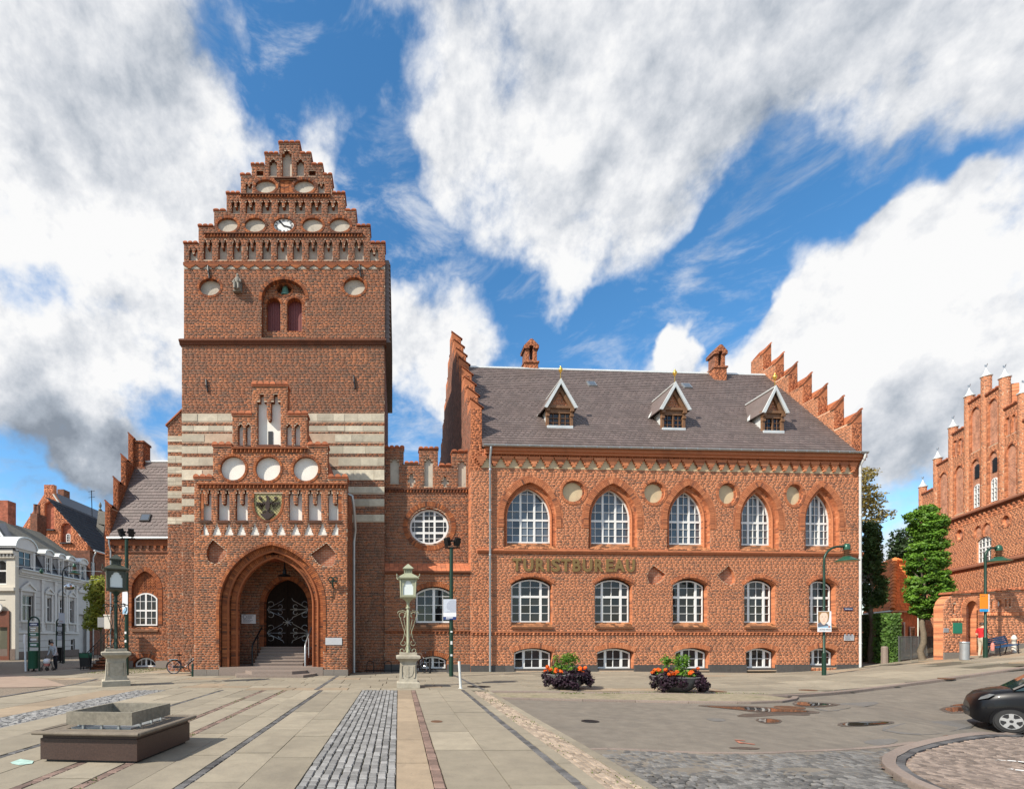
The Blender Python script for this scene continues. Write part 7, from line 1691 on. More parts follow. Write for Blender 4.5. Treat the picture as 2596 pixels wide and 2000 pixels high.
# ================================================================ houses along the street at the left
simple('render_grey', (0.56, 0.55, 0.53), 0.85, var=0.08, scale=2, dirt=0.15, dcol=(0.3, 0.29, 0.27)); simple('render_pale', (0.66, 0.65, 0.62), 0.8, var=0.06, scale=2, dirt=0.12, dcol=(0.35, 0.34, 0.32)); simple('render_cream', (0.62, 0.58, 0.50), 0.85, var=0.06, scale=2)
simple('plinth_brown', (0.16, 0.12, 0.10), 0.8, var=0.2, scale=5); simple('roof_grey', (0.16, 0.145, 0.115), 0.85, var=0.3, scale=2.5, bump=0.4, tone=0.15, dirt=0.4, dcol=(0.11, 0.115, 0.035)); simple('roof_black', (0.022, 0.024, 0.028), 0.35, var=0.3, scale=3, tone=0.3)
FWh = fac(-32.1, 41.5, -0.5, 10.5)
wh = thing('white_house', (-32.3, 46.5, 0), 'pale grey stucco house with arched dormers on the left street', 'house')
e = lambda x, y: q(FWh, 'e', x, y); d_ = lambda x, y: q(FWh, 'd', x, y)
ua, ub = 0.15, FWh.uv(227, 1500)[0]; CZw = 7.6;
wn = []
def wr_(x0, x1, y0, y1): a = e(x0, (y0+y1)/2); b = e(x1, (y0+y1)/2); return a[0], b[0]
F1 = [wr_(352, 545, 190, 600), wr_(752, 835, 225, 615), wr_(962, 1040, 260, 620), wr_(1132, 1205, 300, 630)]; v0f, v1f = e(450, 605)[1], e(450, 185)[1]
G1 = [wr_(792, 865, 905, 1160), wr_(1163, 1228, 895, 1190)]; vg0, vg1 = e(830, 1195)[1]+0.15, e(830, 905)[1]
dr_ = wr_(1295, 1420, 500, 1150); vd1 = e(1360, 500)[1]
hs = [(rect(a, b, v0f, v1f), 0.2) for a, b in F1]+[(rect(a, b, vg0, vg1), 0.2) for a, b in G1]+[(rect(dr_[0], dr_[1], 0.05, vd1), 0.5)]
m = MB(); plate(m, FWh, rect(ua, ub, 0, CZw), [h for h, d in hs], -0.3, 0)
for h, d in hs:
 l = h[::-1]; n = len(l)
 m.add([FWh.pt(a, b, 0) for a, b in l]+[FWh.pt(a, b, -d) for a, b in l], [(i, i+n, (i+1) % n+n, (i+1) % n) for i in range(n)])
body = obj('wall', m, 'render_grey', wh)
b = MB(); A = [FWh.pt(ua, 0, -0.31), FWh.pt(ub, 0, -0.31), FWh.pt(ub, 0, -9), FWh.pt(ua, 0, -9)]; b.hexa(A+[p+Vector((0, 0, CZw)) for p in A]); obj('house_body', b, 'render_grey', wh)
for a, b in F1: win(FWh, rect(a, b, v0f, v1f), [(0.5, 1)], [(0.62, 1)], wh, 0.12, fw=0.07, mull=0.08)
for a, b in G1: win(FWh, rect(a, b, vg0, vg1), [], [(0.6, 1)], wh, 0.12, fw=0.07, mull=0.08)
s = MB(); s.prism(FWh, rect(dr_[0], dr_[1], 0.05, vd1), -0.5, -0.46); obj('doorway', s, 'black', wh)
band = e(800, 800)[1]
for v0, v1, c in ((band-0.08, band+0.08, 0.12), (e(800, 640)[1]-0.06, e(800, 640)[1]+0.06, 0.10), (CZw-0.55, CZw-0.42, 0.10), (CZw-0.25, CZw, 0.35), (CZw-0.4, CZw-0.25, 0.2)):
 s = MB(); s.box(FWh, ua, ub+(0.1 if c > 0.2 else -0.02 if v0 > 5 else (dr_[0]-ub)-0.05), v0, v1, 0.0, c); obj('moulding', s, 'render_pale', wh)
for a, b in F1+[dr_]:
 t_ = v1f if (a, b) != dr_ else vd1+1.9; c = (a+b)/2; w = (b-a)/2+0.28
 s = MB(); s.box(FWh, c-w, c+w, t_+0.32, t_+0.45, 0, 0.18); s.prism(FWh, [(c-w, t_+0.45), (c+w, t_+0.45), (c, t_+0.45+w*0.62)], 0, 0.08); s.prism(FWh, [(c-w-0.05, t_+0.47), (c-w+0.1, t_+0.45), (c, t_+0.42+w*0.55), (c+w-0.1, t_+0.45), (c+w+0.05, t_+0.47), (c, t_+0.62+w*0.62)], 0.08, 0.20)
 if (a, b) != dr_:
  for sx in (a-0.2, b+0.02): s.box(FWh, sx, sx+0.18, v0f-0.1, t_+0.32, 0, 0.10)
  s.box(FWh, a-0.25, b+0.25, v0f-0.12, v0f, 0, 0.16)
  for k in range(max(3, int((b-a)/0.16))): uu = a+(b-a)*(k+0.5)/max(3, int((b-a)/0.16)); s.box(FWh, uu-0.03, uu+0.03, v0f-0.75, v0f-0.2, 0.0, 0.09)
 obj('pediment', s, 'render_pale', wh)
for x in (690, 905, 1090, 1255):
 u = e(x, 400)[0]; s = MB(); s.box(FWh, u-0.16, u+0.16, band+0.1, CZw-0.56, 0, 0.09); s.box(FWh, u-0.22, u+0.22, CZw-0.85, CZw-0.6, 0, 0.14); s.box(FWh, u-0.22, u+0.22, band+0.1, band+0.5, 0, 0.13); obj('pilaster', s, 'render_pale', wh)
s = MB(); s.box(FWh, ua, dr_[0]-0.05, 0, 0.65, 0, 0.06); obj('plinth', s, 'plinth_brown', wh)
for k in range(7):
 v = band+0.4+k*0.55; s = MB()
 if v < CZw-1: s.box(FWh, ua, F1[0][0]-0.3, v, v+0.02, 0, 0.015); s.box(FWh, F1[0][1]+0.3, F1[1][0]-0.5, v, v+0.02, 0, 0.015); obj('stucco_joint', s, 'plinth_brown', wh)
for k in range(4): s = MB(); v = 0.95+k*0.6; s.box(FWh, ua, G1[0][0]-0.08, v, v+0.03, 0, 0.012); s.box(FWh, G1[0][1]+0.08, G1[1][0]-0.08, v, v+0.03, 0, 0.012); obj('stucco_joint', s, 'plinth_brown', wh)
# mansard: steep dark slope, dormers, flat upper slope
mz = CZw+2.25; mback = -0.9
ms = MB(); ms.add([FWh.pt(ua, CZw, 0.2), FWh.pt(ub, CZw, 0.2), FWh.pt(ub, mz, mback), FWh.pt(ua, mz, mback), FWh.pt(ua, CZw, -9), FWh.pt(ua, mz, -8)], [(0, 1, 2, 3), (4, 0, 3, 5)]); obj('steep_roof', ms, 'roof_black', wh)
rz = mz+3.0; up_ = MB(); up_.add([FWh.pt(ua-0.2, mz, mback+0.1), FWh.pt(ub, mz, mback+0.1), FWh.pt(ub, rz, -5), FWh.pt(ua+3.5, rz, -5), FWh.pt(ua-0.2, mz, -9), FWh.pt(ub, mz, -9)], [(0, 1, 2, 3), (4, 0, 3), (1, 5, 2), (5, 4, 3, 2)]); obj('upper_roof', up_, 'roof_grey', wh)
hp = MB(); hp.tube([FWh.pt(ua-0.2, mz+0.05, mback+0.1), FWh.pt(ua+3.5, rz+0.05, -5)], 0.09, 6); hp.tube([FWh.pt(ua-0.2, mz+0.05, -9), FWh.pt(ua+3.5, rz+0.05, -5)], 0.09, 6); obj('hip_flashing', hp, 'zinc_pale', wh)
for x0, x1, rnd in ((235, 560, 1), (720, 835, 1), (940, 1030, 0), (1105, 1190, 0), (1290, 1395, 1)):
 a, b = q(FWh, 'd', x0, 1200)[0], q(FWh, 'd', x1, 1200)[0]; c = (a+b)/2; w = (b-a)/2; zb, zt = CZw+0.08, CZw+1.75
 f = FWh.off(0.06); s = MB(); win_poly = rect(a+w*0.36, b-w*0.36, zb+0.15, zt-0.15); plate(s, f, rect(a, b, zb, zt), [win_poly], -0.15, 0.0)
 s.add([f.pt(a, zb, 0), f.pt(a, zt, 0), f.pt(a, zt, -2.4), f.pt(a, zb, -0.2)], [(0, 1, 2, 3)]); s.add([f.pt(b, zb, 0), f.pt(b, zt, 0), f.pt(b, zt, -2.4), f.pt(b, zb, -0.2)], [(3, 2, 1, 0)]); dm_ = obj('dormer', s, 'render_pale', wh)
 for sx in (a+0.02, b-w*0.24): p = MB(); p.box(f, sx, sx+w*0.22, zb, zt-0.1, 0.0, 0.07); obj('dormer_pilaster', p, 'render_pale', dm_)
 win(f, win_poly, [(0.5, 1)], [(0.6, 0)], dm_, 0.06, fw=0.05, mull=0.06, bar=0.04, single_panes=False)
 t = MB(); h = w*0.75; pts = [(c+(w+0.12)*math.cos(th), zt+0.12+h*math.sin(th)) for th in np.linspace(0, math.pi, 11)]; t.prism(f, pts, -2.6, 0.10); t.box(f, a-0.14, b+0.14, zt, zt+0.12, -2.4, 0.14); obj('dormer_hood', t, 'render_pale', dm_)
 z_ = MB(); pts = [(c+(w+0.20)*math.cos(th), zt+0.14+(h+0.08)*math.sin(th)) for th in np.linspace(0, math.pi, 11)]; pi_ = [(c+(w+0.08)*math.cos(th), zt+0.14+(h-0.04)*math.sin(th)) for th in np.linspace(math.pi, 0, 11)]; z_.prism(f, pts+pi_, -2.6, 0.2); obj('dormer_roof', z_, 'zinc_pale', dm_)
g = MB(); g.tube([FWh.pt(ua, CZw+0.03, 0.42), FWh.pt(ub, CZw+0.03, 0.42)], 0.08, 8); obj('gutter', g, 'zinc_pale', wh)
# cream house at the very left edge
FCr = fac(0, 41.2)
cr = thing('cream_house', (-33.5, 41.2, 0), 'cream corner shop building at the left edge of the picture', 'house')
cb = FCr.uv(38.5, 1500)[0]; ca = cb-9.0; ct = FCr.uv(0, 1396)[1]
wz0, wz1 = q(FCr, 'd', 0, 1560)[1], q(FCr, 'd', 0, 1150)[1]; wx1 = q(FCr, 'd', 105, 1300)[0]; sz0, sz1 = q(FCr, 'e', 0, 1180)[1], q(FCr, 'e', 0, 705)[1]; sx1 = q(FCr, 'e', 145, 900)[0]
m = MB(); hh = [rect(wx1-2.1, wx1, wz0, wz1), rect(sx1-3.4, sx1, sz0, sz1)]; plate(m, FCr, rect(ca, cb, 0, ct), hh, -0.3, 0); m.cube(ca, cb, 41.51, 41.6, 0, ct-0.05); obj('wall', m, 'render_cream', cr)
win(FCr, hh[0], [(0.33, 1), (0.62, 1)], [(0.55, 1)], cr, 0.1, fw=0.1, mull=0.12)
simple('shop_wood', (0.16, 0.05, 0.025), 0.5, var=0.2, scale=5); s = MB(); plate(s, FCr, rect(sx1-3.5, sx1+0.08, sz0-0.4, sz1+1.35), [rect(sx1-3.4, sx1-1.3, sz0, sz1), rect(sx1-1.2, sx1-0.06, sz0, sz1)], -0.05, 0.08); obj('shopfront', s, 'shop_wood', cr)
glassmat('shop_glass', (0.12, 0.12, 0.09), 0.05); s = MB(); s.box(FCr, sx1-3.4, sx1-0.06, sz0, sz1, -0.16, -0.10); obj('shop_window', s, 'shop_glass', cr)
for v0, v1, c in ((ct-0.25, ct, 0.3), (ct-0.6, ct-0.45, 0.14), (q(FCr, 'e', 0, 75)[1]-0.2, q(FCr, 'e', 0, 75)[1]+0.1, 0.2), (0, 0.9, 0.05)): s = MB(); s.box(FCr, ca, cb+0.02, v0, v1, 0, c); obj('moulding' if v0 > 0.1 else 'plinth', s, 'render_cream' if v0 > 0.1 else 'plinth_brown', cr)
u = ca; s = MB()
while u < cb: s.box(FCr, u, u+0.14, ct-0.45, ct-0.25, 0, 0.2); u += 0.3
obj('dentils', s, 'render_pale', cr, kind='stuff')
rf = MB(); rf.add([(ca, 40.9, ct), (cb+0.05, 40.9, ct), (cb-3.6, 44.7, ct+3.1), (ca, 44.7, ct+3.1), (cb+0.05, 41.6, ct)], [(0, 1, 2, 3), (1, 4, 2)]); obj('roof', rf, 'roof_black', cr)
s = MB(); s.cube(W(-14, 0, 47).x, W(20, 0, 47).x, 47, 48, ct, W(0, 1268, 47).z); obj('chimney', s, 'brick_red', cr)
s = MB(); p = W(5, 1540, 41.0); s.tube([p+Vector((-0.6, 0.2, 0.65)), p+Vector((0.12, 0.2, 0.65))], 0.02, 6); s.lathe(p, [(0.0, 0)]*2, 3); hang = obj('sign_bracket', s, 'iron', cr)
s = MB(); s.prism(fac(0, 41.0), ellipse(p.x-0.35, p.z, 0.42, 0.42, 24), -0.03, 0.03); hs2 = obj('hanging_sign', s, 'white_paint', loc=tuple(p), label='round white hanging sign on the cream shop', cat='sign')
s = MB(); ring_ = [(p.x-0.35+0.38*math.cos(t), p.z+0.38*math.sin(t)) for t in np.linspace(0, 2*math.pi, 25)]; s.tube([(a, 40.96, b) for a, b in ring_], 0.012, 5); o = obj('sign_rim', s, 'iron', hs2)
# red gabled house behind
FRd = fac(0, 60.0); rdh = thing('red_gable_house', (-42, 60, 0), 'red brick gabled house with blind arches behind the white house', 'house')
A = lambda x, y: q(FRd, 'd', x, y)
apx = A(805, 40); eL, eR = A(430, 590), A(1340, 780); xr = A(1448, 800)
slope = (apx[1]-eR[1])/(eR[0]-apx[0]); xl = apx[0]-(eR[0]-apx[0])*1.0
ol = [(xl-0.8, 0), (xr[0], 0), (xr[0], eR[1]+0.1), (eR[0], eR[1]), (A(885, 85)[0], A(885, 85)[1]), (A(885, 0)[0], A(0, -75)[1]), (A(722, 0)[0], A(0, -75)[1]), (A(722, 85)[0], A(722, 85)[1]), (xl, eR[1]), (xl-0.8, eR[1])]
n1 = arch(*[A(x, 300)[0] for x in (735, 890)], A(0, 655)[1], A(0, 250)[1], A(0, 205)[1]); n2 = arch(*[A(x, 700)[0] for x in (1005, 1165)], A(0, 875)[1], A(0, 610)[1], A(0, 552)[1])
wall(FRd, ol, [(n1, 0.3), (n2, 0.3)], rdh, 0.5, mat='brick_museum', mort='brick_red', dark=0.05, mid=0.42, sd=0.1, ch=0.14, bl=0.4)
for p in (n1, n2): panel(p, FRd, 0.3, rdh, 'brick_red')
a = A(1065, 860), A(1135, 720); win(FRd, arch(a[0][0], a[1][0], a[0][1], a[1][1]-0.2, a[1][1]), [(0.5, 0)], [(0.33, 0), (0.66, 0)], rdh, 0.22, fw=0.08)
for x0, x1, y in ((725, 905, 668), (1000, 1185, 885)): s = MB(); s.box(FRd, A(x0, y)[0], A(x1, y)[0], A(0, y+12)[1], A(0, y-10)[1], 0, 0.25); obj('sill', s, 'roof_black', rdh)
rf = MB(); P = [FRd.pt(apx[0], apx[1]+0.2, -0.3), FRd.pt(xr[0]+0.1, eR[1]-0.4, -0.3), FRd.pt(xr[0]+0.1, eR[1]-0.4, -16), FRd.pt(apx[0], apx[1]+0.2, -16), FRd.pt(xl-0.5, eR[1]-0.4, -0.3), FRd.pt(xl-0.5, eR[1]-0.4, -16)]; rf.add(P, [(0, 1, 2, 3), (4, 0, 3, 5)]); obj('roof', rf, 'roof_black', rdh)
s = MB(); s.tube([FRd.pt(A(885, 85)[0], A(885, 85)[1], 0.1), FRd.pt(eR[0], eR[1], 0.1)], 0.1, 5); obj('verge', s, 'render_cream', rdh)
b = MB(); b.cube(xl-0.7, xr[0], 60.55, 76, 0, eR[1]-0.4); obj('house_body', b, 'brick_red', rdh)
f2 = fac(0, 64); s = MB(); a, b_2 = q(f2, 'd', 940, 60)[0], q(f2, 'd', 1045, 60)[0]; s.cube(a, b_2, 64, 65.2, q(f2, 'd', 0, 260)[1], q(f2, 'd', 0, 0)[1]); obj('chimney', s, 'brick_far', rdh)
f3 = fac(0, 56); s = MB(); a, b_2 = q(f3, 'd', 497, 400)[0], q(f3, 'd', 610, 400)[0]; s.cube(a, b_2, 56, 57.5, q(f3, 'd', 0, 720)[1], q(f3, 'd', 0, 395)[1]); s.lathe((a+0.5, 56.6, q(f3, 'd', 0, 395)[1]), [(0.2, 0), (0.17, 1.0), (0.12, 1.0), (0.12, 1.1)], 8); s.lathe((b_2-0.6, 56.6, q(f3, 'd', 0, 395)[1]), [(0.24, 0), (0.22, 1.1), (0.26, 1.15)], 8); obj('chimney', s, 'brick_far', wh)
# brown brick house farther down the street, with dark pantiles and a stone-edged gable
FB2 = fac(-32.65, 52.2, -0.3, 9.0); bh2 = thing('brown_brick_house', (-32.8, 56, 0), 'brown brick house with black tiled roof beyond the white house', 'house')
a0, a1 = 0.1, 9.0; gz2 = q(FB2, 'd', 1500, 1010)[1]
s = MB(); plate(s, FB2, rect(a0, a1, 0, gz2), [rect(q(FB2, 'd', 1495, 1300)[0], q(FB2, 'd', 1567, 1300)[0], q(FB2, 'd', 1530, 1480)[1], q(FB2, 'd', 1530, 1195)[1])], -0.3, 0); A_ = [FB2.pt(a0, 0, -0.31), FB2.pt(a1, 0, -0.31), FB2.pt(a1, 0, -8), FB2.pt(a0, 0, -8)]; s.hexa(A_+[p+Vector((0, 0, gz2)) for p in A_]); obj('wall', s, 'brick_far', bh2)
win(FB2, rect(q(FB2, 'd', 1495, 1300)[0], q(FB2, 'd', 1567, 1300)[0], q(FB2, 'd', 1530, 1480)[1], q(FB2, 'd', 1530, 1195)[1]), [(0.5, 1)], [(0.35, 0), (0.7, 0)], bh2, 0.1, fw=0.1, mull=0.12)
rf = MB(); t0, t1 = FB2.pt(a0, gz2+5.5, -4.5), FB2.pt(a1, gz2+5.5, -4.5); p0, p1 = FB2.pt(a0, gz2-0.1, 0.4), FB2.pt(a1, gz2-0.1, 0.4); ncol = 34
for r in range(14):
 for c in range(ncol):
  f0, f1, g0, g1 = r/14, (r+1.1)/14, c/ncol, (c+1)/ncol; gm = (g0+g1)/2; P = [p0.lerp(p1, g0).lerp(t0.lerp(t1, g0), f0), p0.lerp(p1, gm).lerp(t0.lerp(t1, gm), f0)+Vector((0.1, 0, 0.08)), p0.lerp(p1, g1).lerp(t0.lerp(t1, g1), f0)]; Q = [p0.lerp(p1, g0).lerp(t0.lerp(t1, g0), f1), p0.lerp(p1, gm).lerp(t0.lerp(t1, gm), f1)+Vector((0.1, 0, 0.06)), p0.lerp(p1, g1).lerp(t0.lerp(t1, g1), f1)]
  rf.add([P[0]+Vector((0.04, 0, 0.04)), P[1]+Vector((0.04, 0, 0.04)), P[2]+Vector((0.04, 0, 0.04))]+Q, [(0, 1, 4, 3), (1, 2, 5, 4)], random.random())
obj('tiled_roof', rf, 'roof_black', bh2, kind='stuff')
gb = MB(); f5 = fac(0, 58.0); P = [q(f5, 'd', *p) for p in ((1545, 900), (1600, 560), (1622, 350), (1665, 345), (1700, 600), (1750, 900))]; gb.prism(f5, P+[(P[-1][0], 0), (P[0][0], 0)], -0.8, 0.0); ggo = obj('side_gable', gb, 'brick_red', bh2)
gb = MB();
for i in range(2): gb.prism(f5, [P[i], P[i+1], (P[i+1][0]+0.9, P[i+1][1]-0.2), (P[i][0]+0.9, P[i][1]-0.4)], -0.85, 0.12)
c = f5.pt(*q(f5, 'd', 1645, 345)); gb.lathe(c, [(0.2, 0), (0.18, 0.12), (0.08, 0.2), (0.07, 0.3), (0.15, 0.42), (0.16, 0.6), (0.1, 0.8), (0.03, 0.95)], 10); obj('gable_stone', gb, 'statue_stone', bh2)
gu = MB(); gu.tube([FB2.pt(a0, gz2, 0.45), FB2.pt(a1, gz2, 0.45)], 0.09, 6); gu.tube([FB2.pt(a0+0.4, gz2, 0.45), FB2.pt(a0+0.4, gz2-0.7, 0.12), FB2.pt(a0+0.4, 0, 0.12)], 0.07, 6); obj('gutter', gu, 'zinc_pale', bh2)
an = MB(); p = W(*Z('d', 1512, 440), 62); t = W(*Z('d', 1500, 20), 62); an.tube([p, t], 0.05, 5)
for k in (0.72, 0.95): m_ = p.lerp(t, k); an.tube([m_-Vector((0.4, 0, 0)), m_+Vector((0.4, 0, 0.1))], 0.03, 4)
obj('antenna', an, 'iron', bh2)
# autumnal little tree by the wing
D = 37.0; cl = []
for i in range(70):
 x = random.uniform(1430, 1700); y = random.uniform(-80, 700)
 if x > 1430+max(0, (60-y))*0.7 and not (y > 560 and x > 1640): cl.append(tuple(W(*Z('e', x+20, y), D+random.uniform(-0.8, 0.8))))
bs = W(258, 1640, D); bs.z = 0
tree('street_tree', 'yellow-green young tree beside the little wing', bs, (bs.x, bs.y, 2.6), 0.1, cl, 4200, 0.42, 0.22, 'leaf_yellow', squash=(1, 1, 0.9), bough=0.03)
# unseen house, added at the left so that its shadow falls over the street
ch_ = thing('added_shade_house', (-33, 26, 0), 'pale unseen house added left of the square to shade the street', 'house')
m = MB(); fe = Fr((-27.3, 18.6, 0), (0, 1, 0), (0, 0, 1)); hh = [rect(a, a+1.1, v, v+1.8) for a in (1.2, 4.0, 6.8, 9.6, 12.2) for v in (1.2, 4.6, 7.8)]; plate(m, fe, rect(0, 14.4, 0, 10.4), hh, -0.3, 0); m.cube(-40, -27.62, 18.62, 33.0, 0, 10.38); obj('wall', m, 'render_cream', ch_)
for h in hh: win(fe, h, [(0.5, 1)], [(0.62, 1)], ch_, 0.12, single_panes=False)
m = MB(); m.add([(-27, 18.3, 10.4), (-27, 33.3, 10.4), (-33.6, 33.3, 14.2), (-33.6, 18.3, 14.2), (-40.3, 18.3, 10.4), (-40.3, 33.3, 10.4)], [(0, 1, 2, 3), (3, 2, 5, 4), (0, 3, 4), (1, 5, 2)]); obj('roof', m, 'roof_grey', ch_)
# ================================================================ lettering on the hall
lt = thing('wall_lettering', tuple(FH.pt(FH.uv(1454, 1433)[0], 5.1, 0.02)), 'raised brown letters reading TURISTBUREAU on the hall front', 'lettering')
v0, v1 = 5.47, 6.17
for l, x0, x1 in (('T', 290, 352), ('U', 368, 440), ('R', 460, 525), ('I', 540, 556), ('S', 572, 638), ('T', 645, 712), ('B', 730, 787), ('U', 803, 873), ('R', 892, 955), ('E', 975, 1028), ('A', 1032, 1112), ('U', 1123, 1185)):
 m = MB(); text(m, l, FH, q(FH, 8, x0, 735)[0], q(FH, 8, x1, 735)[0], v0-(0.01 if l in 'US' else 0), v1, 0.02, 0.05); obj('letter', m, 'letter_brown', lt)
def strokes(mb, fr, u0, u1, v0, v1, rows, c, frac=0.5, seed=1):
 """print too small to read: short dashes"""
 rr = random.Random(seed)
 for i in range(rows):
  v = v1-(v1-v0)*(i+0.5)/rows; u = u0; e = u0+(u1-u0)*rr.uniform(0.6, 1.0)
  while u < e: w = rr.uniform(0.03, 0.09)*(u1-u0)*2; mb.box(fr, u, min(e, u+w), v-(v1-v0)/rows*frac/2, v+(v1-v0)/rows*frac/2, c, c+0.002); u += w+0.02*(u1-u0)
def sign(name, fr, box, c, label, mat='white_paint', ink='black', rows=4, th=0.02, pad=0.12, cat='sign', txt=None, top=1.0):
 u0, u1, v0, v1 = box; m = MB(); m.box(fr, u0, u1, v0, v1, c, c+th); o = obj(name, m, mat, loc=tuple(fr.pt((u0+u1)/2, v0, c)), label=label, cat=cat); s = MB(); w, h = u1-u0, v1-v0
 if txt: text(s, txt, fr, u0+w*0.08, u1-w*0.08, v0+h*0.3, v1-h*0.25, c+th, 0.003)
 elif rows: strokes(s, fr, u0+w*pad, u1-w*pad, v0+h*pad, v0+h*(top-pad), rows, c+th, 0.4, len(label))
 if s.f: obj('print', s, ink, o)
 return o
simple('ink_grey', (0.12, 0.13, 0.16), 0.6, var=0.1); simple('sign_blue', (0.012, 0.02, 0.09), 0.4, var=0.05); simple('sign_white', (0.72, 0.72, 0.72), 0.5, var=0.03); simple('sign_lightgrey', (0.42, 0.43, 0.44), 0.45, var=0.06)
so = sign('notice_board', FT, R4(FT, 3, 747, 873, 972, 1053), 0.03, 'white printed notice on the brick wall inside the porch', 'sign_white', 'ink_grey', 4, top=0.62)
s = MB(); b = R4(FT, 3, 747, 873, 972, 1053); cxx, czz = b[0]+(b[1]-b[0])*0.24, b[3]-(b[3]-b[2])*0.26; s.tube([FT.pt(cxx+0.10*math.cos(t), czz+0.10*math.sin(t), 0.055) for t in np.linspace(0, 2*math.pi, 14)], 0.014, 4); strokes(s, FT, b[0]+(b[1]-b[0])*0.42, b[1]-0.06, czz-0.1, czz+0.1, 3, 0.05, 0.5, 5); obj('emblem', s, 'ink_grey', so)
sign('wall_sign', FP, R4(FP, 3, 1513, 1658, 1178, 1242), 0.02, 'blank pale sign on the right pier of the porch', 'sign_lightgrey', 'ink_grey', 0)
sign('street_name_plate', FH, R4(FH, 9, 1285, 1350, 1044, 1064), 0.02, 'dark blue street name plate at the right end of the hall', 'sign_blue', 'sign_white', txt='street')
sign('grey_plaque', FH, R4(FH, 9, 1292, 1363, 1239, 1286), 0.03, 'grey metal plaque with small print near the right downpipe', 'sign_lightgrey', 'ink_grey', 4)
# iron wreath bracket on the porch
w_ = thing('iron_bracket', tuple(FP.pt(*q(FP, 3, 1565, 690), 0.1)), 'dark iron scroll bracket with two loops on the porch pier', 'bracket'); simple('green_iron', (0.012, 0.035, 0.028), 0.45, 0.5, var=0.2)
s = MB(); P = lambda x, y, c=0.25: FP.pt(*q(FP, 3, x, y), c)
for cx_, sg in ((1545, 1), (1585, -1)): s.tube([P(cx_+sg*18*math.cos(t), 665-20*math.sin(t)) for t in np.linspace(0, 2*math.pi*0.95, 14)], 0.03, 6)
s.tube([P(1565, 660, 0.0), P(1565, 680, 0.28), P(1565, 730, 0.2)], 0.045, 6); s.tube([P(1545, 690, 0.25), P(1570, 720, 0.1), P(1565, 740, 0.0)], 0.03, 6); obj('scroll', s, 'green_iron', w_)
s = MB(); s.tube([P(1553, 735, 0.05), P(1557, 860, 0.02)], 0.012, 5); s.tube([P(1577, 735, 0.05), P(1572, 830, 0.02)], 0.012, 5); obj('rod', s, 'green_iron', w_)
dp = MB(); X = pr_+0.10; dp.tube([(X-0.1, 24.6, 9.0), (X+0.12, 24.6, 8.9), (X+0.2, 24.7, 8.3), (X+0.2, 25.4, 7.4), (X+0.12, 25.5, 6.8), (X+0.12, 25.5, 0.05)], 0.07, 9); autosmooth(obj('downpipe', dp, 'zinc', porch))
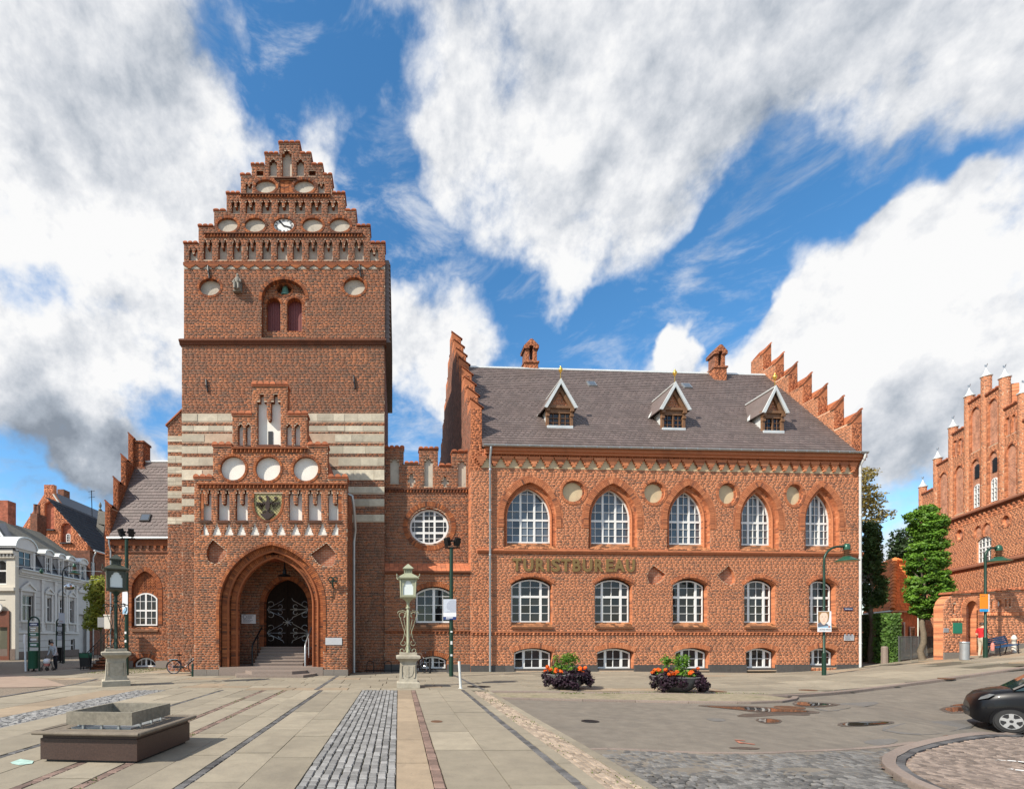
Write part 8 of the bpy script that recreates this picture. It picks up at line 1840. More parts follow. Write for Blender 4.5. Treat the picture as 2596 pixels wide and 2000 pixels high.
# ================================================================ ornate lamps on stone pedestals
simple('sandstone', (0.36, 0.325, 0.255), 0.9, var=0.22, scale=7, bump=0.35, dirt=0.3, dcol=(0.18, 0.15, 0.10)); simple('sage_paint', (0.30, 0.31, 0.21), 0.55, 0.1, var=0.15, scale=8); simple('dark_lamp', (0.055, 0.062, 0.045), 0.5, 0.2, var=0.2, scale=8)
T = newmat('milk_glass'); finish(T, (0.62, 0.67, 0.65), 0.25, 0.0, None, spec=0.5)
def ornate_lamp(loc, rz, label, pmat, lmat):
 x, y, z = loc; t = thing('ornate_lamp', loc, label, 'street lamp', 'ornate lamps on stone pedestals'); o = Vector(loc); Rm = Matrix.Rotation(rz, 3, 'Z'); L = lambda a, b, c: o+Rm@Vector((a, b, c))
 def sq(m, prof):
  for i in range(len(prof)-1):
   (r0, z0), (r1, z1) = prof[i], prof[i+1]; v = [L(a*r, b*r, zz) for r, zz in ((r0, z0), (r1, z1)) for a, b in ((-1, -1), (1, -1), (1, 1), (-1, 1))]
   m.add(v, [(0, 1, 5, 4), (1, 2, 6, 5), (2, 3, 7, 6), (3, 0, 4, 7)]+([(3, 2, 1, 0)] if i == 0 else [])+([(4, 5, 6, 7)] if i == len(prof)-2 else []))
 m = MB(); sq(m, [(.43, 0), (.43, .19), (.39, .22)]); obj('pedestal_foot', m, 'sandstone', t)
 m = MB(); sq(m, [(.345, .22), (.33, .36), (.30, .90), (.30, .96)]); ps = obj('pedestal_shaft', m, 'sandstone', t)
 m = MB(); sq(m, [(.30, .96), (.35, 1.02), (.45, 1.10), (.455, 1.19), (.40, 1.21), (.33, 1.22), (.33, 1.31)]); obj('pedestal_cap', m, 'sandstone', t)
 for s_ in (-1, 1):                                         # carved shield on each face
  m = MB(); f = Fr(L(0, s_*.318, 0), Rm@Vector((-s_, 0, 0)) if s_ > 0 else Rm@Vector((1, 0, 0)), (0, 0, 1)); sh_ = [(-.2, .82), (.2, .82), (.2, .62), (.14, .46), (0, .38), (-.14, .46), (-.2, .62)]; m.prism(f, sh_[::-1], -.02, .022); m.tube([f.pt(a, b, .02) for a, b in [(-.2, .82), (-.25, .86), (-.25, .4), (-.2, .38)]], .02, 5); m.tube([f.pt(a, b, .02) for a, b in [(.2, .82), (.25, .86), (.25, .4), (.2, .38)]], .02, 5); m.box(f, -.02, .02, .40, .82, .02, .034); obj('carved_shield', m, 'sandstone', ps)
 m = MB(); pole = [(.075, 1.31), (.06, 1.5), (.055, 2.9), (.05, 3.1)]
 m.tube([L(0, 0, h) for r, h in pole], [r for r, h in pole], 8); m.lathe(L(0, 0, 2.98), [(.09, 0), (.09, .04), (.055, .06), (.055, .2), (.12, .3), (.2, .36)], 8); po = obj('lamp_pole', m, pmat, t)
 for k in range(4):
  a = k*math.pi/2+math.pi/4*0; c_, s_ = math.cos(a), math.sin(a); Q = lambda r, h: L(c_*r, s_*r, h); m = MB()
  def sp(cr, ch, r, a0, a1, n=9): return [Q(cr+r*math.cos(th), ch+r*math.sin(th)) for th in np.linspace(a0, a1, n)]
  m.tube(sp(.22, 2.72, .12, -1.2, 4.2)+[Q(.07, 2.86)], .014, 5); m.tube([Q(.06, 2.86), Q(.20, 2.90), Q(.36, 2.87), Q(.40, 2.80)], .016, 5)
  m.tube([Q(.16, 2.58), Q(.10, 2.25), Q(.17, 1.85), Q(.24, 1.72)]+sp(.19, 1.66, .09, .8, -4.2), .012, 5); m.tube([Q(.30, 2.62), Q(.17, 2.2), Q(.07, 1.9)], .011, 5)
  m.tube([Q(.06, 1.55), Q(.12, 1.38)]+sp(.23, 1.38, .07, 3.6, -1.8), .014, 5); obj('iron_scroll', m, pmat, po)
 m = MB(); sq(m, [(.14, 3.32), (.30, 3.38), (.31, 3.42), (.27, 3.44)]); lan = obj('lantern_base', m, lmat, t)
 m = MB()
 for a, b in ((-1, -1), (1, -1), (1, 1), (-1, 1)): m.tube([L(a*.265, b*.265, 3.42), L(a*.29, b*.29, 4.06)], .03, 6)
 obj('lantern_frame', m, lmat, lan)
 for k in range(4):
  f = Fr(L(0, 0, 0)+Rm@(Matrix.Rotation(k*math.pi/2, 3, 'Z')@Vector((0, -.27, 0))), Rm@(Matrix.Rotation(k*math.pi/2, 3, 'Z')@Vector((1, 0, 0))), (0, 0, 1)); zz = lambda h: h-o.z
  m = MB(); m.prism(f, rect(-.25, .25, 3.45-0.0, 4.05), -.03, -.02); obj('glass_pane', m, 'milk_glass', lan) if False else None
  g = MB(); g.box(f, -.245, .245, o.z+3.45, o.z+4.04, -.03, -.015); obj('glass_pane', g, 'milk_glass', lan)
  m = MB(); ogee = [(-.19, 3.47), (.19, 3.47), (.19, 3.80), (.155, 3.82), (.15, 3.90), (.10, 3.92), (.085, 3.98), (0, 4.01), (-.085, 3.98), (-.10, 3.92), (-.15, 3.90), (-.155, 3.82), (-.19, 3.80)]; plate(m, f, [(a, o.z+b) for a, b in rect(-.255, .255, 3.44, 4.06)], [[(a, o.z+b) for a, b in ogee]], -.012, .012); obj('lantern_tracery', m, lmat, lan)
 m = MB(); sq(m, [(.30, 4.05), (.38, 4.08), (.385, 4.12), (.36, 4.14), (.26, 4.21), (.17, 4.27)]); obj('lantern_roof', m, lmat, lan)
 m = MB(); sq(m, [(.15, 4.27), (.15, 4.31)]); sq(m, [(.16, 4.43), (.16, 4.46)]); sq(m, [(.11, 4.27), (.11, 4.44)]); sq(m, [(.20, 4.46), (.20, 4.48), (.02, 4.66)])
 for k in range(5):
  for a, b in ((1, 0), (0, 1)):
   for s_ in (-1, 1): p = L(a*(-.13+.065*k)+b*s_*.14, b*(-.13+.065*k)+a*s_*.14, 4.31); m.tube([p, p+Vector((0, 0, .12))], .013, 4)
 for a, b in ((-1, -1), (1, -1), (1, 1), (-1, 1)): m.tube([L(a*.37, b*.37, 4.12), L(a*.42, b*.42, 4.16), L(a*.42, b*.42, 4.24)], .018, 5)
 obj('lantern_crown', m, lmat, lan); return t
p = G(1034.5, 1741); ornate_lamp((p.x, p.y, 0.0), 0.0, 'pale green ornate lamp on stone pedestal left of the steel bollard', 'sage_paint', 'sage_paint')
p = G(294, 1737); ol2 = ornate_lamp((p.x, p.y, 0.0), R(32), 'dark ornate lamp on stone pedestal in front of the small wing', 'green_iron', 'dark_lamp'); ol2.scale = (1.1, 1.1, 1.1)
# ================================================================ floodlight poles with posters
simple('pole_green', (0.008, 0.035, 0.02), 0.4, 0.2, var=0.15, scale=6); simple('lamp_green', (0.02, 0.085, 0.05), 0.35, 0.2, var=0.12, scale=6); simple('poster_white', (0.74, 0.74, 0.75), 0.5, var=0.04); simple('poster_grey', (0.40, 0.43, 0.50), 0.5, var=0.06); simple('poster_pale', (0.52, 0.56, 0.62), 0.5, var=0.04); simple('poster_blue', (0.015, 0.04, 0.16), 0.5); simple('poster_sky', (0.30, 0.50, 0.66), 0.5); simple('skin', (0.62, 0.36, 0.25), 0.55, var=0.08); simple('hair', (0.05, 0.028, 0.016), 0.6, var=0.2, scale=30); simple('sticker', (0.7, 0.7, 0.68), 0.6, var=0.2)
def flood_pole(px, py, ztop, r, label, lean=0.0):
 p = G(px, py); t = thing('floodlight_pole', (p.x, p.y, 0.0), label, 'lamp post', 'green floodlight poles'); m = MB(); top = Vector((p.x+lean, p.y, ztop)); m.tube([(p.x, p.y, -0.05), top], [r, r*0.85], 12); autosmooth(obj('pole', m, 'pole_green', t)); m = MB(); m.tube([top+Vector((-0.3, 0, 0.02)), top+Vector((0.42, 0, 0.02))], 0.04, 6); obj('crossbar', m, 'iron', t)
 for dx, ry_ in ((-0.2, -0.7), (0.28, 0.5)):
  m = MB(); c = top+Vector((dx, -0.1, 0.28)); f = Fr(c, (math.cos(ry_), math.sin(ry_), 0), (math.sin(ry_)*0.3, -0.35, 0.9)); m.box(f, -0.13, 0.13, -0.2, 0.2, -0.1, 0.08); m.box(f, -0.1, 0.1, -0.16, 0.16, 0.08, 0.11); m.tube([top+Vector((dx, 0, 0.0)), c], 0.03, 5); m.box(f, -0.19, 0.19, -0.04, 0.04, -0.15, 0.02); obj('floodlight', m, 'iron', t)
 for k in range(3): m = MB(); z = 0.9+k*0.55+random.random()*0.2; s = Fr((p.x, p.y-r-0.004, z), (1, 0, 0), (0, 0, 1)); m.box(s, -0.05, 0.04, 0, random.uniform(0.06, 0.16), -0.01, 0.003); obj('sticker', m, 'sticker', t)
 return p
pA = flood_pole(1144, 1714, 6.15, 0.105, 'green floodlight pole with silhouette poster before the linking wing'); pB = flood_pole(321, 1711, 6.75, 0.10, 'green floodlight pole with torn poster beside the dark ornate lamp')
fp = Fr((pA.x, pA.y-0.13, 0), (1, 0, 0), (0, 0, 1)); b = R4(fp, 'c', 672, 825, 553, 795); pos = thing('election_poster', tuple(fp.pt(b[0], b[2], 0)), 'pale blue poster with grey head silhouette on the green pole', 'poster')
m = MB(); m.box(fp, *b, 0, 0.012); obj('poster_board', m, 'poster_pale', pos); w, h = b[1]-b[0], b[3]-b[2]
m = MB(); S = [(.45, .36), (.98, .36), (.98, .90), (.86, .96), (.70, .97), (.50, .94), (.33, .84), (.24, .70), (.26, .56), (.34, .50), (.50, .48), (.52, .42), (.30, .40), (.08, .36)]; m.prism(fp, [(b[0]+w*x, b[2]+h*y) for x, y in S], .012, .016); obj('silhouette', m, 'poster_grey', pos)
m = MB(); m.box(fp, b[0], b[1], b[2]+h*.14, b[2]+h*.34, .012, .016); obj('poster_band', m, 'poster_white', pos); m = MB(); m.box(fp, b[0], b[1], b[2], b[2]+h*.14, .012, .016); bl = obj('poster_band', m, 'poster_blue', pos)
m = MB(); strokes(m, fp, b[0]+w*.22, b[1]-w*.03, b[2]+h*.06, b[2]+h*.13, 1, .016, .8, 3); strokes(m, fp, b[0]+w*.2, b[0]+w*.6, b[2]+h*.01, b[2]+h*.05, 1, .016, .5, 8); obj('print', m, 'poster_white', bl)
fp = Fr((pB.x, pB.y-0.12, 0), (1, 0, 0), (0, 0, 1)); b = R4(fp, 'b', 268, 322, 685, 905); pos = thing('torn_poster', tuple(fp.pt(b[0], b[2], 0)), 'torn white and blue poster strip on the left floodlight pole', 'poster'); w, h = b[1]-b[0], b[3]-b[2]; PT = lambda L: [(b[0]+w*x, b[2]+h*y) for x, y in L]
m = MB(); m.prism(fp, PT([(.1, 0), (.85, 0), (1, .1), (1, .9), (.92, 1), (.02, .99), (0, .3)]), 0, .012); obj('poster_board', m, 'poster_white', pos); m = MB(); m.prism(fp, PT([(.06, .03), (.9, .03), (.95, .32), (.5, .30), (.1, .15)]), .012, .015); obj('poster_band', m, 'poster_sky', pos); m = MB(); m.prism(fp, PT([(.1, .5), (.4, .36), (.7, .40), (.6, .46), (.3, .48)]), .012, .016); obj('portrait_hair', m, 'hair', pos)
m = MB(); m.box(fp, b[0], b[1], b[3], b[3]+0.03, -.01, .02); obj('poster_edge', m, 'dormer_wood', pos)
# ================================================================ green street lamps
def street_lamp(loc, H, arm, label, group='green street lamps with bell shades', s=1.0):
 o = Vector(loc); t = thing('street_lamp', loc, label, 'street lamp', group); m = MB(); m.tube([o+Vector((0, 0, -.05)), o+Vector((0, 0, 1.0*s))], .085*s, 10); m.tube([o+Vector((0, 0, 1.0*s)), o+Vector((0, 0, 1.05*s)), o+Vector((0, 0, H-arm))]+[o+Vector((arm-arm*math.cos(a), 0, H-arm+arm*math.sin(a))) for a in np.linspace(.2, 1.45, 8)]+[o+Vector((arm*1.35, 0, H))], [.085*s, .055*s]+[.05*s]*10, 10); autosmooth(obj('pole', m, 'pole_green' if s >= .95 else 'iron', t)); c = o+Vector((arm*1.55, 0, H))
 m = MB(); m.lathe(c+Vector((0, 0, -.14*s)), [(.13*s, 0), (.14*s, .08*s), (.12*s, .2*s), (.07*s, .27*s), (.01, .29*s)], 14); hd = obj('lamp_head', m, 'lamp_green', t); autosmooth(hd, 50)
 m = MB()
 for k in range(4): m.lathe(c+Vector((0, 0, -.44*s+k*.085*s)), [(.16*s, 0), (.17*s, .012*s), (.15*s, .02*s)], 14)
 m.lathe(c+Vector((0, 0, -.44*s)), [(.10*s, 0), (.10*s, .3*s)], 10); obj('lamp_louvre', m, 'dormer_wood', hd)
 m = MB(); m.lathe(c+Vector((0, 0, -.66*s)), [(.46*s, 0), (.45*s, .02*s), (.30*s, .10*s), (.16*s, .2*s), (.13*s, .24*s)], 20); autosmooth(obj('lamp_shade', m, 'lamp_green', t), 50); m = MB(); m.lathe(c+Vector((0, 0, -.67*s)), [(.40*s, 0), (.2*s, .05*s)], 16); obj('lamp_lens', m, 'plaster_sand', hd); return t
pL = G(2089, 1711); street_lamp((pL.x, pL.y, pL.z), 5.8, 0.66, 'green street lamp with portrait poster in front of the hall')
pR = G(2498, 1671); pR = Vector((W(2498, 0, 24.0).x, 24.0, 0)); pR.z = gz(pR.x, pR.y); street_lamp(tuple(pR), 5.35, 0.42, 'green street lamp with orange banner beside the garden wall')
fp = Fr((pL.x, pL.y-0.11, 0), (1, 0, 0), (0, 0, 1)); b = R4(fp, 9, 1080, 1181, 1070, 1222); w, h = b[1]-b[0], b[3]-b[2]; PT = lambda L: [(b[0]+w*x, b[2]+h*y) for x, y in L]
pos = thing('portrait_poster', tuple(fp.pt(b[0], b[2], 0)), 'white poster with a smiling portrait above the words ASTRID KRAG', 'poster'); m = MB(); m.box(fp, *b, 0, .012); obj('poster_board', m, 'poster_white', pos)
simple('hair_light', (0.30, 0.17, 0.07), 0.7, var=0.3, scale=60); simple('face_print', (0.80, 0.58, 0.44), 0.6, var=0.04); simple('lip_print', (0.55, 0.2, 0.16), 0.6)
m = MB(); m.prism(fp, PT([(.04, .42), (.03, .98), (.85, .98), (.84, .72), (.78, .52), (.62, .42), (.2, .44)]), .012, .015); obj('portrait_hair', m, 'hair_light', pos); m = MB(); m.prism(fp, PT([(.02, .24), (.02, .38), (.20, .48), (.60, .42), (.78, .34), (.74, .24), (.4, .22)]), .0145, .0165); obj('portrait_jacket', m, 'ink_grey', pos)
m = MB(); m.prism(fp, PT([(.16, .80), (.14, .62), (.2, .50), (.32, .38), (.46, .33), (.58, .40), (.70, .54), (.74, .70), (.72, .84), (.6, .93), (.3, .92)]), .016, .019); fc = obj('portrait_face', m, 'face_print', pos)
m = MB()
for cx_ in (.33, .58): m.prism(fp, [(b[0]+w*(cx_+.045*math.cos(a)), b[2]+h*(.73+.012*math.sin(a))) for a in np.linspace(0, 6.28, 9)[:-1]], .019, .0205)
obj('portrait_eye', m, 'hair', fc); m = MB(); m.prism(fp, PT([(.33, .535), (.45, .515), (.57, .535), (.45, .545)]), .019, .0205); obj('portrait_mouth', m, 'lip_print', fc); m = MB(); m.prism(fp, PT([(.42, .60), (.49, .595), (.47, .68), (.455, .68)]), .019, .0205); obj('portrait_nose', m, 'skin', fc)
m = MB(); m.prism(fp, PT([(0, .03), (1, .03), (1, .30), (.5, .27), (0, .22)]), .0165, .018); obj('poster_band', m, 'poster_sky', pos); m = MB(); m.prism(fp, PT([(0, 0), (1, 0), (1, .20), (0, .20)]), .018, .020); bd = obj('poster_band', m, 'poster_white', pos); m = MB(); text(m, 'ASTRID KRAG', fp, b[0]+w*.12, b[1]-w*.06, b[2]+h*.07, b[2]+h*.15, .021, .001); obj('print', m, 'black', bd); m = MB(); m.prism(fp, [(b[0]+w*(.83+.07*math.cos(a)), b[2]+h*(.25+.05*math.sin(a))) for a in np.linspace(0, 6.28, 13)[:-1]], .020, .022); obj('round_mark', m, 'paint_orange', bd)
fb_ = Fr((pR.x, pR.y-0.08, 0), (1, 0, 0), (0, 0, 1)); b = R4(fb_, 'a', 350, 430, 355, 505); simple('banner_orange', (0.80, 0.25, 0.01), 0.6, var=0.04); simple('banner_blue', (0.02, 0.30, 0.62), 0.6); pos = thing('orange_banner', tuple(fb_.pt(b[0], b[2], 0)), 'orange poster with blue foot on the lamp post at the right', 'poster'); w, h = b[1]-b[0], b[3]-b[2]
m = MB(); m.box(fb_, b[0], b[1]-w*.14, b[2]+h*.16, b[3], 0, .02); ob_ = obj('poster_board', m, 'banner_orange', pos); m = MB(); m.box(fb_, b[0], b[1]-w*.14, b[2], b[2]+h*.155, 0, .02); obj('poster_band', m, 'banner_blue', pos); m = MB(); m.box(fb_, b[1]-w*.13, b[1], b[2], b[3], -.05, .01); obj('poster_edge', m, 'poster_white', pos); m = MB(); strokes(m, fb_, b[0]+w*.1, b[0]+w*.7, b[3]-h*.14, b[3]-h*.08, 1, .02, .6, 4); obj('print', m, 'paint_orange', ob_)
# ================================================================ bollards, bicycles
m = MB(); p = G(1168, 1744); m.tube([(p.x, p.y, -.02), (p.x-0.06, p.y, 0.98)], .048, 12); m.tube([(p.x-0.06, p.y, 0.98), (p.x-0.061, p.y, 1.0)], .04, 12); m.lathe((p.x, p.y, 0.0), [(.09, 0), (.09, .012)], 12); autosmooth(obj('steel_bollard', m, 'zinc_pale', loc=(p.x, p.y, 0), label='slim steel bollard leaning beside the kerb strip', cat='bollard'))
m = MB(); p = G(488, 1714); m.tube([(p.x, p.y, -.02), (p.x, p.y, .58), (p.x, p.y, .62)], [.05, .05, .03], 10); m.lathe((p.x, p.y, .46), [(.056, 0), (.056, .03)], 10); autosmooth(obj('low_bollard', m, 'pole_green', loc=(p.x, p.y, 0), label='low dark green bollard by the bicycle', cat='bollard'))
m = MB(); p = G(1090, 1706); m.tube([(p.x, p.y, -.02), (p.x, p.y, .70), (p.x, p.y, .74)], [.055, .055, .03], 10); m.lathe((p.x, p.y, .56), [(.06, 0), (.06, .03)], 10); autosmooth(obj('low_bollard', m, 'iron', loc=(p.x, p.y, 0), label='black bollard behind the pale ornate lamp', cat='bollard'))
rk = thing('bicycle_rack', (W(955, 0, 26.3).x, 26.3, 0), 'low black bicycle rack in shade right of the porch', 'bicycle rack')
for px in (930, 975, 1015): x = W(px, 0, 26.3).x; m = MB(); m.tube([(x, 26.3, 0)]+[(x, 26.3, .45+.0)]+[(x+.18-.18*math.cos(a), 26.3, .45+.18*math.sin(a)) for a in np.linspace(.3, 2.8, 6)]+[(x+.36, 26.3, 0)], .022, 6); obj('hoop', m, 'iron', rk)
m = MB(); m.tube([(W(925, 0, 26.3).x, 26.3, .12), (W(1050, 0, 26.3).x, 26.3, .12)], .02, 6); obj('rail', m, 'iron', rk)
simple('tyre', (0.015, 0.015, 0.015), 0.8, var=0.2); simple('chrome', (0.7, 0.7, 0.7), 0.15, 1.0, var=0.05); simple('bike_paint', (0.02, 0.012, 0.018), 0.3, 0.2, var=0.1)
def bicycle(loc, rz, label):
 t = thing('bicycle', (0, 0, 0), label, 'bicycle', 'bicycles parked by the walls'); r = .35; f = Fr((0, 0, 0), (1, 0, 0), (0, 0, 1))
 for x, nm in ((-.53, 'rear'), (.55, 'front')):
  m = MB(); m.tube([(x+r*math.cos(a), 0, r+r*math.sin(a)) for a in np.linspace(0, 2*math.pi, 29)], .02, 6, caps=False); w = obj('wheel', m, 'tyre', t); m = MB(); m.tube([(x+(r-.03)*math.cos(a), 0, r+(r-.03)*math.sin(a)) for a in np.linspace(0, 2*math.pi, 25)], .009, 5, caps=False)
  for k in range(18): a = k*math.pi/9; m.tube([(x, .02*(-1)**k, r), (x+(r-.03)*math.cos(a), 0, r+(r-.03)*math.sin(a))], .0028, 3)
  m.tube([(x, -.05, r), (x, .05, r)], .025, 8); obj('rim', m, 'chrome', w)
  m = MB(); m.tube([(x+(r+.035)*math.cos(a), 0, r+(r+.035)*math.sin(a)) for a in np.linspace(.3 if nm == 'rear' else .6, 3.2 if nm == 'rear' else 2.9, 12)], .02, 5); obj('mudguard', m, 'bike_paint', t)
 bb, st, hd, fk = (-.08, 0, .28), (-.26, 0, .78), (.34, 0, .80), (.40, 0, .60)
 m = MB(); m.tube([bb, st], .018, 7); m.tube([st, (-.28, 0, .92)], .014, 7); m.tube([(.36, 0, .70), (.12, 0, .42), bb], .02, 7); m.tube([(.35, 0, .78), (.05, 0, .50), (-.17, 0, .50)], .016, 7); m.tube([hd, fk], .022, 7)
 for y in (-.04, .04): m.tube([fk, (.43, y, .52), (.55, y, .35)], .013, 6); m.tube([bb, (-.53, y, .35)], .012, 6); m.tube([(-.22, y*.5, .70), (-.53, y, .35)], .010, 6)
 obj('frame', m, 'bike_paint', t); m = MB(); m.tube([hd, (.30, 0, 1.0)], .013, 6); m.tube([(.16, -.28, 1.06), (.26, -.18, 1.05), (.30, 0, 1.0), (.26, .18, 1.05), (.16, .28, 1.06)], .012, 6); obj('handlebar', m, 'chrome', t)
 m = MB(); m.lathe((-.28, 0, .92), [(.02, 0), (.10, .03), (.11, .06), (.06, .08)], 10, sx=1.3); obj('saddle', m, 'black', t); m = MB(); m.box(f, -.78, -.32, .74, .755, -.07, .07); m.tube([(-.7, .06, .74), (-.53, .05, .36)], .007, 4); m.tube([(-.7, -.06, .74), (-.53, -.05, .36)], .007, 4); obj('carrier', m, 'chrome', t); m = MB(); m.box(f, -.56, -.02, .30, .40, .03, .06); m.tube([(-.08, .05, .28), (-.08, .1, .28), (.0, .1, .14), (.0, .2, .14)], .012, 5); m.tube([(-.08, -.05, .28), (-.08, -.1, .28), (-.16, -.1, .42), (-.16, -.2, .42)], .012, 5); obj('chain_case', m, 'black', t)
 m = MB(); m.lathe((.46, 0, .72), [(.02, 0), (.05, .03), (.05, .08), (.03, .1)], 8); obj('headlamp', m, 'chrome', t); t.location = loc; t.rotation_euler = (R(-4), 0, rz); return t
bx_ = W(467, 0, 25.6).x; b1 = bicycle((bx_, 25.6, 0.0), 0.05, 'black bicycle leaning at the left side of the porch'); b2 = bicycle((W(1066, 0, 25.9).x, 25.9, 0.0), R(62), 'dark bicycle half hidden behind the pale ornate lamp')
# ================================================================ flower bowls
simple('bowl_grey', (0.13, 0.13, 0.125), 0.8, var=0.2, scale=8, bump=0.2)
def flower_bowl(px, py, label, sd):
 random.seed(sd); p = G(px, py); z = gz(p.x, p.y); t = thing('flower_bowl', (p.x, p.y, z), label, 'flower bowl', 'round planters before the hall'); c = Vector((p.x, p.y, z)); m = MB(); prof = [(.26, 0), (.42, .05), (.62, .20), (.72, .38), (.76, .50), (.78, .52), (.75, .54), (.70, .48)]; m.lathe(c, prof, 28); autosmooth(obj('bowl', m, 'bowl_grey', t), 50); m = MB(); m.lathe(c+Vector((0, 0, .46)), [(.70, 0), (.5, .04), (.02, .05)], 16); obj('soil', m, 'joint_soil', t)
 l = MB(); C = []                                   # dark trailing foliage in two heaps
 for k in range(46):
  a = random.choice([random.gauss(-2.2, .45), random.gauss(-.55, .5)]) if random.random() < .8 else random.uniform(0, 6.28); r = random.uniform(.55, .92); h = .62-(max(0, r-.55))*1.15+random.uniform(-.08, .1); C.append((p.x+r*math.cos(a), p.y+r*math.sin(a), z+max(.1, h)))
 leaves(l, C, 2600, .17, .115, (1, 1, 1.0), droop=.5); obj('dark_foliage', l, 'leaf_purple', t)
 g = MB(); C = [(p.x+random.gauss(.03, .17), p.y+random.gauss(.05, .15), z+random.uniform(.55, 1.2)**1.0) for _ in range(22)]+[(p.x+.5*math.cos(a), p.y+.45*math.sin(a), z+.62) for a in np.linspace(0, 6.28, 10)]+[(p.x-.35, p.y+.1, z+1.1), (p.x+.38, p.y+.1, z+1.05), (p.x-.3, p.y, z+.95)]; leaves(g, C, 1300, .14, .095, (1, 1, 1.2)); st = MB()
 for k in range(16): b_ = random.choice(C[:22]); limb(st, (p.x, p.y, z+.5), b_, .012, .006, .1, 3)
 obj('green_foliage', g, 'leaf_bright', t); obj('stems', st, 'leaf_mid', t)
 for k in range(15):
  a = random.choice([random.gauss(3.3, .35), random.gauss(3.9, .4), random.gauss(5.6, .35)]) if sd % 2 else random.choice([random.gauss(3.3, .4), random.gauss(4.4, .5), random.gauss(6.1, .3)]); r = random.uniform(.58, .82); f = MB(); leaves(f, [(p.x+r*math.cos(a), p.y+r*math.sin(a), z+.68+random.uniform(-.06, .12))], 60, .07, .06, (1, 1, .8), out_bias=1.0); obj('bloom', f, 'petal_orange', t)
 random.seed(sd+50); return t
flower_bowl(1436, 1744, 'left flower bowl with orange blooms and dark trailing leaves', 11); flower_bowl(1713, 1752, 'right flower bowl with orange blooms and dark trailing leaves', 12)
# ================================================================ square planter bench
simple('red_granite', (0.05, 0.027, 0.02), 0.5, var=0.55, scale=45, bump=0.1); simple('old_wood', (0.165, 0.135, 0.10), 0.85, var=0.3, scale=6, bump=0.5); simple('old_concrete', (0.21, 0.188, 0.145), 0.9, var=0.35, scale=14, bump=0.6, dirt=0.4, dcol=(0.08, 0.075, 0.05))
n0, n1, n2 = G(*Z(11, 872, 742)), G(*Z(11, 290, 700)), G(*Z(11, 1140, 575)); n0.z = n1.z = n2.z = 0
ang = R(-5); bs_ = 1.55; ctr = n0+Vector((-math.cos(ang)-math.sin(ang), math.cos(ang)-math.sin(ang), 0))*bs_/2
pb_ = thing('planter_bench', (ctr.x, ctr.y, 0), 'square red granite planter bench with weathered seat and concrete box', 'bench'); FQ = Fr((ctr.x, ctr.y, 0), (math.cos(ang), math.sin(ang), 0), (-math.sin(ang), math.cos(ang), 0), (0, 0, 1)); hb = bs_/2
def qring(mb, r0, r1, z0, z1, k): P = [FQ.pt(a*r, b*r, z) for z in (z0, z1) for r in (r0, r1) for a, b in ((-1, -1), (1, -1), (1, 1), (-1, 1))]; i, j = k, (k+1) % 4; mb.add([P[i+4], P[j+4], P[j], P[i], P[i+12], P[j+12], P[j+8], P[i+8]], [(3, 2, 1, 0), (4, 5, 6, 7), (0, 1, 5, 4), (1, 2, 6, 5), (2, 3, 7, 6), (3, 0, 4, 7)], random.random())
for k in range(4):
 m = MB(); qring(m, hb-.06, hb, .04, .36, k); obj('granite_panel', m, 'red_granite', pb_); m = MB(); qring(m, hb-.09, hb-.02, .36, .42, k); obj('granite_rim', m, 'red_granite', pb_)
 for j, (a, b) in enumerate(((hb*.70, hb*.785), (hb*.795, hb*.88), (hb*.89, hb*1.0))): m = MB(); qring(m, a, b, .425+.004*j, .465, k); obj('seat_plank', m, 'old_wood', pb_)
 m = MB(); qring(m, hb*1.003, hb*1.10, .425, .475, k); e0, e1 = [FQ.pt(a*hb*1.09, b*hb*1.09, .45) for a, b in (((-1, -1), (1, -1), (1, 1), (-1, 1))[k], ((-1, -1), (1, -1), (1, 1), (-1, 1))[(k+1) % 4])]; m.tube([e0, e1], .028, 8); obj('seat_edge', m, 'old_wood', pb_)
 m = MB(); qring(m, hb*.64, hb*.70, .53, .73, k); obj('box_panel', m, 'old_concrete', pb_)
 for s_ in (-.55, .05, .6): m = MB(); a, b = ((-1, -1), (1, -1), (1, 1), (-1, 1))[k], ((-1, -1), (1, -1), (1, 1), (-1, 1))[(k+1) % 4]; f_ = (s_+1)/2; c = FQ.pt((a[0]+(b[0]-a[0])*f_)*hb*.66, (a[1]+(b[1]-a[1])*f_)*hb*.66, .42); m.rbox(c, .03, .03, .12, ang); obj('bracket', m, 'zinc', pb_)
m = MB(); m.rbox((ctr.x, ctr.y, .0), bs_*.93, bs_*.93, .04, ang); obj('recessed_foot', m, 'black', pb_); m = MB(); m.rbox((ctr.x, ctr.y, .38), bs_*.64, bs_*.64, .10, ang); obj('inner_box', m, 'zinc', pb_)
